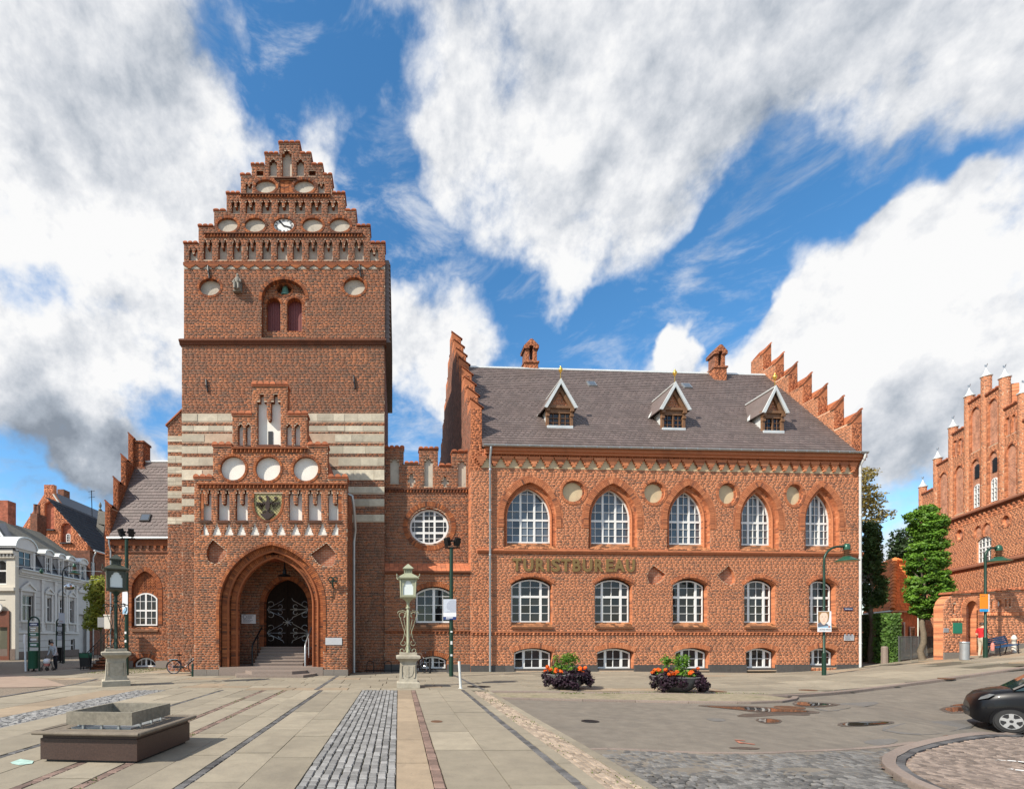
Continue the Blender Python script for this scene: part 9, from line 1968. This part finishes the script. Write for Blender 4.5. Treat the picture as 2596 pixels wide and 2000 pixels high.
# ================================================================ left street furniture
simple('sign_green_l', (0.015, 0.09, 0.05), 0.4, var=0.05)
def totem(px, py, D, w, H, label, rows, binmat):
 x = W(px, 0, D).x; t = thing('sign_totem', (x, D, 0), label, 'sign', 'arched sign frames with bins'); f = Fr((x, D, 0), (1, 0, 0), (0, 0, 1)); m = MB(); r = w/2
 m.tube([(x-r, D, 0), (x-r, D, H-r)]+[(x-r*math.cos(a), D, H-r+r*math.sin(a)) for a in np.linspace(.25, 2.9, 9)]+[(x+r, D, H-r), (x+r, D, 0)], .045, 8); autosmooth(obj('frame', m, 'pole_green', t)); z = H-.32
 for hgt, mt, lines in rows:
  m = MB(); m.box(f, -r+.05, r-.05, z-hgt, z, -.02, .02); pnl = obj('sign_panel', m, mt, t); s = MB(); strokes(s, f, -r+.12, r-.1, z-hgt*.85, z-hgt*.12, lines, .02, .5, int(z*100)) if lines else None
  if s.f: obj('print', s, 'poster_white' if 'white' not in mt else 'ink_grey', pnl)
  z -= hgt+.03
 m = MB(); m.lathe((x, D-.05, .14), [(r*.72, 0), (r*.76, .05), (r*.76, .92), (r*.80, .94), (r*.80, .99), (r*.66, .99), (r*.6, .9)], 16); autosmooth(obj('bin', m, binmat, t)); m = MB(); m.tube([(x, D, .14), (x, D, 0)], .05, 6); m.lathe((x, D, 0), [(.15, 0), (.1, .04)], 8); obj('bin_foot', m, 'iron', t); return t
DT = 27.6; totem(Z('e', 557, 0)[0], 0, DT, .60, 3.02, 'green arched sign frame with bin at the near end of the street', [(.20, 'sign_blue', 1), (.30, 'glass_sky', 2), (.20, 'sign_green_l', 1), (.30, 'glass_sky', 1), (.25, 'sign_green_l', 1)], 'sign_green_l')
totem(Z('e', 990, 0)[0], 0, 36.5, .58, 3.25, 'dark arched sign frame with bin before the white house', [(.25, 'iron', 1), (.30, 'poster_grey', 2), (.30, 'iron', 2), (.30, 'poster_grey', 2)], 'iron')
m = MB(); x = W(Z('e', 405, 0)[0], 0, 27.4).x; m.tube([(x+.06, 27.4, 0), (x, 27.4, 1.95)], .05, 10); m.tube([(x, 27.4, 1.55), (x, 27.4, 2.0), (x, 27.4, 2.06)], [.075, .075, .02], 10); autosmooth(obj('white_post', m, 'sign_white', loc=(x, 27.4, 0), label='slim white post left of the green sign frame', cat='post'))
lx = W(Z('e', 1030, 0)[0], 0, 36.0).x; street_lamp((lx, 36.0, 0), 7.1, .55, 'dark street lamp with white notice before the white house', s=.9)
fpl = Fr((lx, 35.85, 0), (1, 0, 0), (0, 0, 1)); sign('lamp_notice', fpl, R4(fpl, 'e', 965, 1065, 475, 645), 0.0, 'white notice board hung on the street lamp by the white house', 'poster_pale', 'paint_orange', 3, top=.4)
# lamp hung on wires across the street
c = W(*Z('d', 1140, 1590), 36.0); hl = thing('wire_lamp', tuple(c), 'silver oval street light hung on wires over the street', 'street lamp'); m = MB(); m.lathe(c+Vector((0, 0, -.28)), [(.02, 0), (.22, .04), (.33, .16), (.34, .26), (.26, .38), (.08, .46), (.03, .5)], 18, sx=1.0); autosmooth(obj('lamp_bowl', m, 'chrome', hl), 60); m = MB()
wz = c+Vector((0, 0, .22)); m.tube([wz, W(*Z('d', 1640, 1470), 31.0)], .012, 4); m.tube([wz, W(*Z('d', 500, 1440), 41.0)], .012, 4); m.tube([W(*Z('d', 190, 1250), 40), W(*Z('d', 900, 1310), 36), W(*Z('d', 1680, 1350), 31)], .012, 4); obj('wire', m, 'zinc', hl)
m = MB(); p = W(*Z('d', 680, 1340), 37.5); m.lathe(p+Vector((0, 0, -.2)), [(.05, 0), (.14, .1), (.13, .24), (.04, .36)], 10); obj('wire_insulator', m, 'lamp_green', hl)
# brick outside stair with railings beside the wing
stx0, stx1 = W(Z('e', 1470, 0)[0], 0, 29.0).x, W(Z('b', 160, 0)[0], 0, 29.0).x; sr = thing('outside_stair', ((stx0+stx1)/2, 29.5, 0), 'brick and stone stair with iron railing left of the wing', 'stair'); ns = 7
for k in range(ns):
 a = stx0+(stx1-stx0)*k/ns; m = MB(); m.cube(a, stx1+0.4, 29.0+.002*k, 30.6, .19*k, .19*(k+1)-.07); o_ = obj('riser', m, 'brick_far', sr); m = MB(); m.cube(a-.03, a+(stx1-stx0)/ns+.02, 28.95, 30.6, .19*(k+1)-.07, .19*(k+1)); obj('tread', m, 'granite_pink', sr)
 bricks(fac(0, 29.0+.002*k), lay(rect(a, stx1+0.4, .19*k, .19*(k+1)-.07), [], ch=.06), o_, 'brick', rest='stair_bricks')
for yy in (28.98, 30.5):
 m = MB(); P0, P1 = Vector((stx0-.35, yy, .75)), Vector((stx1, yy, .75+.19*ns+.35)); m.tube([Vector((stx0-.35, yy, 0)), P0, P1], .025, 6); m.tube([P0-Vector((0, 0, .25)), P1-Vector((0, 0, .25))], .015, 5)
 for k in range(9): f_ = k/8; a = P0.lerp(P1, f_); m.tube([a, Vector((a.x, a.y, max(0, .19*ns*f_-.15)))], .014, 5)
 obj('railing', m, 'iron', sr)
ab = thing('pavement_sign', (W(Z('e', 1405, 0)[0], 0, 28.6).x, 28.6, 0), 'small black folding pavement sign at the foot of the stair', 'sign'); x = W(Z('e', 1405, 0)[0], 0, 28.6).x
for s_ in (-1, 1): f = Fr((x, 28.6, 0), (1, 0, 0), (0, s_*.18, 1)); m = MB(); m.box(f, -.27, .27, .18, 1.0, -.02, .0); m.tube([f.pt(-.28, 0), f.pt(-.28, 1.04)], .02, 5); m.tube([f.pt(.28, 0), f.pt(.28, 1.04)], .02, 5); bo = obj('sign_board', m, 'black', ab); m = MB(); m.box(f, -.26, .26, .72, .98, -.024, .004); obj('green_header', m, 'sign_green_l', bo)
ut = MB(); a = W(*Z('b', 92, 1045), 28.8); b = W(*Z('b', 150, 920), 28.8); ut.cube(a.x, b.x, 28.8, 29.2, a.z, b.z); ut.cube(a.x-.03, b.x+.03, 28.77, 29.23, b.z, b.z+.08); obj('wall_box', ut, 'render_cream', loc=(a.x, 28.8, a.z), label='cream meter box on the left edge of the wing', cat='box'); m = MB(); a = W(*Z('b', 28, 1030), 29.6); b = W(*Z('b', 100, 935), 29.6); m.cube(a.x, b.x, 29.6, 29.66, a.z, b.z); obj('back_board', m, 'plaque_grey', loc=(a.x, 29.6, a.z), label='grey back of a sign beside the cream box', cat='sign')
# ================================================================ right-hand furniture
p = G(2242.5, 1681); m = MB(); h = 1.02; m.lathe((p.x, p.y, p.z-.05), [(.17, 0), (.165, .2), (.16, h-.06), (.14, h), (.05, h+.03)], 9); obj('stone_bollard', m, 'granite_pink', loc=tuple(p), label='rough granite bollard near the right corner of the hall', cat='bollard')
def Pd(px, py, D): x = W(px, 0, D).x; return Vector((x, D, gz(x, D)))
p = Pd(Z('a', 219, 0)[0], 0, 24.0); simple('bin_grey', (0.33, 0.34, 0.34), 0.45, 0.5, var=0.12, scale=5); bn = thing('litter_bin', tuple(p), 'grey cylindrical litter bin by the blind doorway', 'litter bin'); m = MB(); m.lathe(p, [(.15, 0), (.17, .02), (.17, .80)], 18); autosmooth(obj('bin_body', m, 'bin_grey', bn)); m = MB(); m.lathe(p+Vector((0, 0, .80)), [(.18, 0), (.185, .05), (.17, .08), (.12, .085)], 18); m.lathe(p+Vector((0, 0, .01)), [(.18, 0), (.18, .03)], 18); obj('bin_rim', m, 'zinc', bn)
BD = 24.4; a, b = Pd(Z('a', 425, 0)[0], 0, BD), Pd(Z('a', 600, 0)[0], 0, BD); simple('bench_blue', (0.012, 0.055, 0.13), 0.5, var=0.2, scale=10, tone=0.3); be = thing('park_bench', tuple((a+b)/2), 'blue slatted park bench against the garden wall', 'bench'); L = b-a; zb = a.z; dzr = b.z-a.z
for k in range(5): m = MB(); f = Fr(a+Vector((0, -.02-.09*k, .45)), L, (0, 0, 1)); m.box(f, 0, L.length, 0, .035, -.035, .04, random.random()); obj('seat_slat', m, 'bench_blue', be)
for k in range(4): m = MB(); f = Fr(a+Vector((0, .05+.03*k, .54+.09*k)), L, (0, 0, 1)); m.box(f, 0, L.length, 0, .075, -.02, .015, random.random()); obj('back_slat', m, 'bench_blue', be)
for f_ in (.06, .94):
 c = a+L*f_; m = MB(); m.tube([c+Vector((0, -.42, 0)), c+Vector((0, -.40, .44)), c+Vector((0, 0, .44)), c+Vector((0, .16, .92))], .022, 6); m.tube([c+Vector((0, .02, .44)), c+Vector((0, .12, 0))], .022, 6); m.tube([c+Vector((0, -.42, .45)), c+Vector((0, -.42, .64)), c+Vector((0, .05, .66))], .02, 6); obj('leg', m, 'iron', be)
p = Pd(Z('a', 641, 0)[0], 0, 24.5); m = MB(); m.lathe(p, [(.10, 0), (.085, .04), (.08, .62), (.11, .66), (.11, .72), (.08, .76), (.07, .82), (.03, .86)], 12); autosmooth(obj('white_hydrant', m, 'render_cream', loc=tuple(p), label='cream hydrant post at the end of the blue bench', cat='hydrant'))
# ================================================================ people
simple('shirt_red', (0.50, 0.015, 0.02), 0.8, var=0.15, scale=12); simple('khaki', (0.48, 0.42, 0.32), 0.85, var=0.1, scale=10); simple('jacket_grey', (0.42, 0.44, 0.47), 0.8, var=0.12, scale=10); simple('trouser_dark', (0.015, 0.016, 0.022), 0.85, var=0.2); simple('shoe', (0.02, 0.015, 0.012), 0.5)
def person(fig, sk, loc, rz, s, label, mats, zones, squash=1.0, cap=None):
 """mats: material list, zones(x, y, z) -> material index of a body face"""
 t = thing('person', loc, label, 'person'); v, f = fig; c, n = math.cos(rz), math.sin(rz); tr = lambda p: (loc[0]+(p[0]*c-p[1]*n)*s*squash, loc[1]+(p[0]*n+p[1]*c)*s, loc[2]+p[2]*s); m = MB(); m.v = [tr(p) for p in v]
 for q_ in f: ctr_ = [sum(v[i][k] for i in q_)/len(q_) for k in range(3)]; m.f.append(q_); m.t.append(.5); m.m.append(zones(*ctr_))
 for sd in 'lr':                                    # fingers and thumb, curled
  h = Vector(sk['han'+sd]); w = Vector(sk['wri'+sd]); d = (h-w).normalized(); up = Vector((0, 0, 1)); sdv = d.cross(up).normalized()
  for k, (off, ln) in enumerate(((-.024, .06), (-.008, .07), (.008, .066), (.024, .052))): a = h+sdv*off+d*.01; m.tube([tr(p) for p in (a, a+d*ln*.55-up*.012, a+d*ln*.8-up*.045)], [.010*s, .009*s, .007*s], 5, mi=mats.index('skin'))
  sg = 1 if sd == 'l' else -1; a = h-d*.02+sdv*(-.03*sg); m.tube([tr(p) for p in (a, a+d*.03-sdv*.02*sg, a+d*.055-sdv*.012*sg)], [.011*s, .010*s, .008*s], 5, mi=mats.index('skin'))
 hd = Vector(sk['head']);
 m.tube([tr(p) for p in (hd+Vector((.085, 0, .0)), hd+Vector((.115, 0, -.028)))], [.012*s, .016*s], 6, mi=mats.index('skin'))
 bo = obj('body', m, mats, t, smooth=True)
 e = MB()
 for y in (-.03, .03): e.lathe(tr(hd+Vector((.088, y, .0))), [(.002, -.01*s), (.011*s, 0), (.002, .01*s)], 6)
 e.tube([tr(hd+Vector((.085, -.022, -.062))), tr(hd+Vector((.09, .022, -.062)))], .006*s, 5); obj('face', e, 'shoe', t)
 for y in (-.082, .082): e = MB(); e.lathe(tr(hd+Vector((-.005, y, -.035))), [(.004, 0), (.018*s, .015*s), (.022*s, .045*s), (.006, .06*s)], 6); obj('ear', e, 'skin', t)
 hm = MB(); c0 = hd+Vector((-.012, 0, .0)); P = []
 for r_, z_ in ((.097, -.02), (.107, .02), (.104, .06), (.082, .095), (.045, .112), (.008, .118)): P.append([(c0.x+r_*math.cos(a)*1.08-(.018 if z_ < .03 else 0), c0.y+r_*math.sin(a)*.9, c0.z+z_+(.035 if math.cos(a) > .3 and z_ < .03 else 0)) for a in np.linspace(0, 2*math.pi, 15)[:-1]])
 vv = [tr(p) for r_ in P for p in r_]; nn = 14; hm.add(vv, [(i*nn+j, i*nn+(j+1) % nn, (i+1)*nn+(j+1) % nn, (i+1)*nn+j) for i in range(5) for j in range(nn)]+[tuple(range(5*nn, 6*nn))]); obj('hair' if not cap else 'cap', hm, cap or 'hair', t, smooth=True)
 return t, tr
pp = Pd(Z('a', 366, 0)[0], 0, 24.3)
def z1(x, y, z):
 if z < .085: return 3
 if z < .99: return 1
 if z > 1.475: return 2
 if abs(y) > .15 and (z < 1.22 or x > .06): return 2
 return 0
pt, tr = person(FIG1, SK1, (pp.x, pp.y, pp.z), R(-8), 1.0, 'person in red shirt and khaki trousers standing behind the lamp post', ['shirt_red', 'khaki', 'skin', 'shoe'], z1, squash=.72)
m = MB(); hh = tr(Vector(SK1['hanr'])+Vector((.04, .1, .02))); m.cube(hh[0]-.02, hh[0]+.10, hh[1]-.06, hh[1]+.05, hh[2]-.05, hh[2]+.05); obj('held_camera', m, 'iron', loc=hh, label='small dark camera held by the person in red', cat='camera'); m = MB(); m.lathe((hh[0]+.06, hh[1]-.1, hh[2]-.75), [(.05, 0), (.07, .1), (.065, .3), (.03, .4)], 10); sb = obj('shopping_bag', m, 'lip_print', loc=(hh[0]+.06, hh[1]-.1, hh[2]-.75), label='small dark red bag beside the person in red', cat='bag')
pp = Pd(Z('e', 915, 0)[0], 0, 28.4); pp.y = 28.4
def z2(x, y, z):
 if z < .085: return 3
 if z < .90: return 1
 if z > 1.50: return 2
 if x > .44 and z < 1.0: return 2
 return 0
pt, tr = person(FIG2, SK2, (pp.x, pp.y, 0), R(-100), .93, 'stooped person in light grey jacket and dark cap pushing a wheeled walker', ['jacket_grey', 'trouser_dark', 'skin', 'shoe'], z2, cap='trouser_dark')
wk = thing('wheeled_walker', tuple(tr((.62, .05, 0))), 'small wheeled walker with white bag pushed by the person in grey', 'walker'); W_ = lambda a, b, c: tr((a, b, c))
m = MB()
for y in (-.22, .22): m.tube([W_(.34, y, .93), W_(.46, y, .92), W_(.56, y, .55), W_(.80, y, .12)], .014, 6); m.tube([W_(.56, y, .55), W_(.42, y, .12)], .014, 6)
m.tube([W_(.58, -.22, .5), W_(.58, .22, .5)], .012, 5); obj('walker_frame', m, 'iron', wk)
for x, y in ((.80, -.22), (.80, .22), (.42, -.22), (.42, .22)): m = MB(); c = Vector(W_(x, y, .1)); m.lathe(c+Vector((-.02, 0, 0)), [(.001, 0), (.001, 0)], 3); m.tube([Vector(W_(x+.09*math.cos(a), y, .1+.09*math.sin(a))) for a in np.linspace(0, 2*math.pi, 15)], .02, 6, caps=False); m.tube([Vector(W_(x, y-.02, .1)), Vector(W_(x, y+.02, .1))], .03, 6); obj('wheel', m, 'tyre', wk)
m = MB(); c = W_(.62, 0, .42); m.lathe(c, [(.10, 0), (.17, .05), (.19, .16), (.14, .27), (.04, .30)], 12); autosmooth(obj('bag', m, 'poster_white', wk), 60); m = MB(); c = W_(.62, 0, .28); m.lathe(c, [(.12, 0), (.16, .05), (.16, .14)], 10); obj('basket', m, 'lip_print', wk)
# ================================================================ black hatchback at the right edge
T = newmat('car_black'); finish(T, (0.004, 0.004, 0.005), 0.35, 0.0, None, spec=0.2, extra=lambda b: (setattr(b.inputs['Coat Weight'], 'default_value', 0.2), setattr(b.inputs['Coat Roughness'], 'default_value', 0.03)))
simple('alloy', (0.55, 0.55, 0.54), 0.35, 0.7, var=0.05); simple('trim_black', (0.015, 0.015, 0.016), 0.6, var=0.1); T = newmat('lamp_clear'); finish(T, (0.16, 0.165, 0.165), 0.15, 0.3, None, spec=0.6)
al = R(42); sc_ = 1.0
cp0 = W(2562, 1856, 12.0); CL = Vector((cp0.x, 12.0, gz(cp0.x, 12.0)+RDZ+0.055))        # front near wheel on the ground
dX = Vector((math.cos(al), -math.sin(al), 0)); dY = Vector((math.sin(al), math.cos(al), 0))     # rearwards, and across to the far side
car = thing('parked_car', tuple(CL), 'small black hatchback parked at the right edge, only its front half in view', 'car')
K = lambda x, y, z: CL+dX*((x-0.62)*sc_)+dY*((y-0.06)*sc_)+Vector((0, 0, z*sc_*1.06))      # x from the nose, y from the near side, z up
XS = [0.0, 0.06, 0.18, 0.40, 0.62, 0.90, 1.10, 1.45, 1.9, 2.4, 2.8, 3.15, 3.33, 3.40]
TOP = [0.62, 0.74, 0.86, 0.94, 0.985, 1.02, 1.03, 1.02, 1.03, 1.06, 1.08, 1.08, 1.02, 0.85]      # bonnet, then waistline
BOT = [0.30, 0.24, 0.20, 0.19, 0.19, 0.19, 0.19, 0.18, 0.18, 0.19, 0.19, 0.22, 0.26, 0.35]
IN = [0.34, 0.17, 0.07, 0.025, 0.01, 0.0, 0.0, 0.0, 0.0, 0.0, 0.01, 0.05, 0.12, 0.2]           # narrowing in plan
WD = 1.61; body = MB(); secs = []
for x, t, b, i in zip(XS, TOP, BOT, IN):
 def arc(s): # half section from sill to bonnet centre
  y0 = i
  return [(y0+0.05, b), (y0+0.0, b+0.08), (y0-0.005, b+(t-b)*0.45), (y0+0.01, b+(t-b)*0.72), (y0+0.045, t-0.06), (y0+0.12, t-0.01), (y0+0.35, t+0.02), (WD/2, t+0.03)]
 h = arc(0); sec = [(x, y, z) for y, z in h]+[(x, WD-y, z) for y, z in h[-2::-1]]; secs.append(sec)
n = len(secs[0]); body.v = [tuple(K(*p)) for s in secs for p in s]
for i in range(len(secs)-1):
 for j in range(n-1):
  xm = (XS[i]+XS[i+1])/2; body.f.append((i*n+j, (i+1)*n+j, (i+1)*n+j+1, i*n+j+1)); body.t.append(.5); body.m.append(0)
body.f += [tuple(range(n-1, -1, -1)), tuple(range((len(secs)-1)*n, len(secs)*n))]; body.t += [.5, .5]; body.m += [0, 0]
bo = obj('body_shell', body, 'car_black', car, smooth=True);
try: bo.data.set_sharp_from_angle(angle=R(50))
except Exception: pass
# cabin: glass with pillars and roof
cab = [(0.66, 1.0, .08, .0), (1.12, 1.36, .16, .14), (1.36, 1.45, .19, .18), (2.3, 1.475, .20, .19), (2.9, 1.43, .20, .18), (3.22, 1.30, .18, .12), (3.34, 1.04, .10, .0)]
g = MB(); sv = []
for x, zt, yi, _ in cab:
 zb = float(np.interp(x, XS, TOP))-0.02; sv.append([(x, .045, zb), (x, yi, max(zb+.005, zt-.06)), (x, yi+.09, zt), (x, WD/2, zt+.02), (x, WD-yi-.09, zt), (x, WD-yi, max(zb+.005, zt-.06)), (x, WD-.045, zb)])
nn = 7; g.v = [tuple(K(*p)) for s in sv for p in s]
for i in range(len(sv)-1):
 for j in range(nn-1):
  roofp = j in (1, 2, 3, 4) and 1 <= i <= 4; g.f.append((i*nn+j, (i+1)*nn+j, (i+1)*nn+j+1, i*nn+j+1)); g.t.append(.5); g.m.append(1 if roofp else 0)
glassmat('car_glass', (0.02, 0.035, 0.035), 0.03, 0.6, 0.0); ca_ = obj('cabin', g, ['car_glass', 'car_black'], car, smooth=False)
for (a, b) in (((0.66, .05, 1.0), (1.26, .18, 1.41)), ((0.86, .03, 1.02), (1.34, .17, 1.42)), ((2.02, .03, 1.03), (2.12, .18, 1.44)), ((2.9, .04, 1.07), (2.72, .18, 1.42))): m = MB(); m.tube([K(*a), K((a[0]+b[0])/2, (a[1]+b[1])/2-.015, (a[2]+b[2])/2), K(*b)], .035*sc_, 6); obj('pillar', m, 'car_black', ca_)
# wheels
for x, y, s in ((.62, -.012, 1), (2.96, -.012, 1), (.62, WD+.012, -1), (2.96, WD+.012, -1)):
 r = .28; c = K(x, y, r); f = Fr(c, dX, (0, 0, 1)); f.N = -dY*s if True else f.N; m = MB(); w = .17*sc_
 prof = [(.19, -.0), (.205, .0), (.262, -.005), (.28, -.03), (.28, -.145), (.26, -.165), (.19, -.16)]; na = 28; v = [f.pt(rr*sc_*math.cos(a), rr*sc_*math.sin(a), cc*sc_+.02) for rr, cc in prof for a in np.linspace(0, 2*math.pi, na+1)[:-1]]
 m.add(v, [(i*na+j, i*na+(j+1) % na, (i+1)*na+(j+1) % na, (i+1)*na+j) for i in range(len(prof)-1) for j in range(na)]); tw = obj('wheel', m, 'tyre', car); autosmooth(tw, 40)
 m = MB(); m.prism(f, ellipse(0, 0, .195*sc_, .195*sc_, 28), -.10*sc_, -.05*sc_); obj('brake_disc', m, 'trim_black', tw)
 m = MB(); R_o = [(.198*sc_*math.cos(a), .198*sc_*math.sin(a)) for a in np.linspace(0, 2*math.pi, 29)[:-1]]; holes = []
 for k in range(5):
  a0 = k*2*math.pi/5+.95; holes.append([(rr*sc_*math.cos(a0+da), rr*sc_*math.sin(a0+da)) for rr, da in ((.085, -.22), (.175, -.40), (.182, 0), (.175, .40), (.085, .22))])
 plate(m, f, R_o, holes, -.03*sc_, .012*sc_); obj('rim', m, 'alloy', tw); m = MB(); m.prism(f, ellipse(0, 0, .035*sc_, .035*sc_, 12), .0, .02*sc_); obj('hub_cap', m, 'trim_black', tw)
 m = MB(); fo = Fr(K(x, (0.0 if s > 0 else WD), r), dX, (0, 0, 1)); fo.N = -dY*s; arc_ = [(.345*sc_*math.cos(a), .345*sc_*math.sin(a)) for a in np.linspace(-.25, math.pi+.25, 20)]; arc2 = [(.295*sc_*math.cos(a), .295*sc_*math.sin(a)) for a in np.linspace(math.pi+.25, -.25, 20)]; m.prism(fo, arc_+arc2, -.10, .016); obj('wheel_arch', m, 'car_black', car)
 m = MB(); m.prism(fo, [(.30*sc_*math.cos(a), .30*sc_*math.sin(a)) for a in np.linspace(0, 2*math.pi, 25)[:-1]], -.22*sc_, .004); obj('wheel_well', m, 'black', car)
m = MB(); m.add([K(.12, .12, .72), K(.27, .022, .78), K(.38, .03, .87), K(.30, .09, .875), K(.17, .15, .79)], [(0, 1, 2, 3, 4)]); m.v = [tuple(Vector(p)-dY*.012-dX*.012+Vector((0, 0, .006))) for p in m.v]; obj('headlight', m, 'lamp_clear', car)
m = MB(); c = K(1.02, -.10, 1.07); m.lathe(c+Vector((0, 0, -.05)), [(.02, 0), (.085, .03), (.10, .09), (.08, .15), (.02, .17)], 12, sx=.8); m.tube([c+Vector((0, 0, 0)), K(1.02, .05, 1.02)], .03, 6); mi_ = obj('wing_mirror', m, 'car_black', car, smooth=True); m = MB(); f = Fr(c+dX*.07+Vector((0, 0, .035)), dY, (0, 0, 1)); m.prism(Fr(c-dY*.085+Vector((0, 0, .035)), dX, (0, 0, 1)), ellipse(0, 0, .055, .07, 14), 0, .008); obj('mirror_glass', m, 'chrome', mi_)
m = MB(); fs = Fr(K(0, 0, 0), dX, (0, 0, 1)); fs.N = -dY; m.prism(fs, ellipse(.98*sc_, .80*sc_, .035, .02, 12), 0, .012); obj('side_indicator', m, 'lamp_clear', car)
m = MB(); k = sc_
for a, b in (((1.12, .28), (1.12, 1.0)), ((1.12, .28), (2.05, .26)), ((2.05, .26), (2.10, 1.02))): dx, dz = b[0]-a[0], b[1]-a[1]; l = math.hypot(dx, dz); nx, nz = -dz/l*.006, dx/l*.006; m.prism(fs, [((a[0]+nx)*k, (a[1]+nz)*k), ((a[0]-nx)*k, (a[1]-nz)*k), ((b[0]-nx)*k, (b[1]-nz)*k), ((b[0]+nx)*k, (b[1]+nz)*k)], -.02, .010)
obj('door_seam', m, 'black', car); m = MB(); m.box(fs, 1.0*k, 2.55*k, .20*k, .26*k, -.05, .02); obj('side_sill', m, 'trim_black', car); m = MB(); m.tube([K(1.82, -.02, .86), K(1.98, -.025, .87)], .018, 6); obj('door_handle', m, 'car_black', car)
m = MB(); m.tube([K(-.005, .5, .44), K(-.02, WD/2, .44), K(-.005, WD-.5, .44)], .05, 6); obj('grille', m, 'trim_black', car)
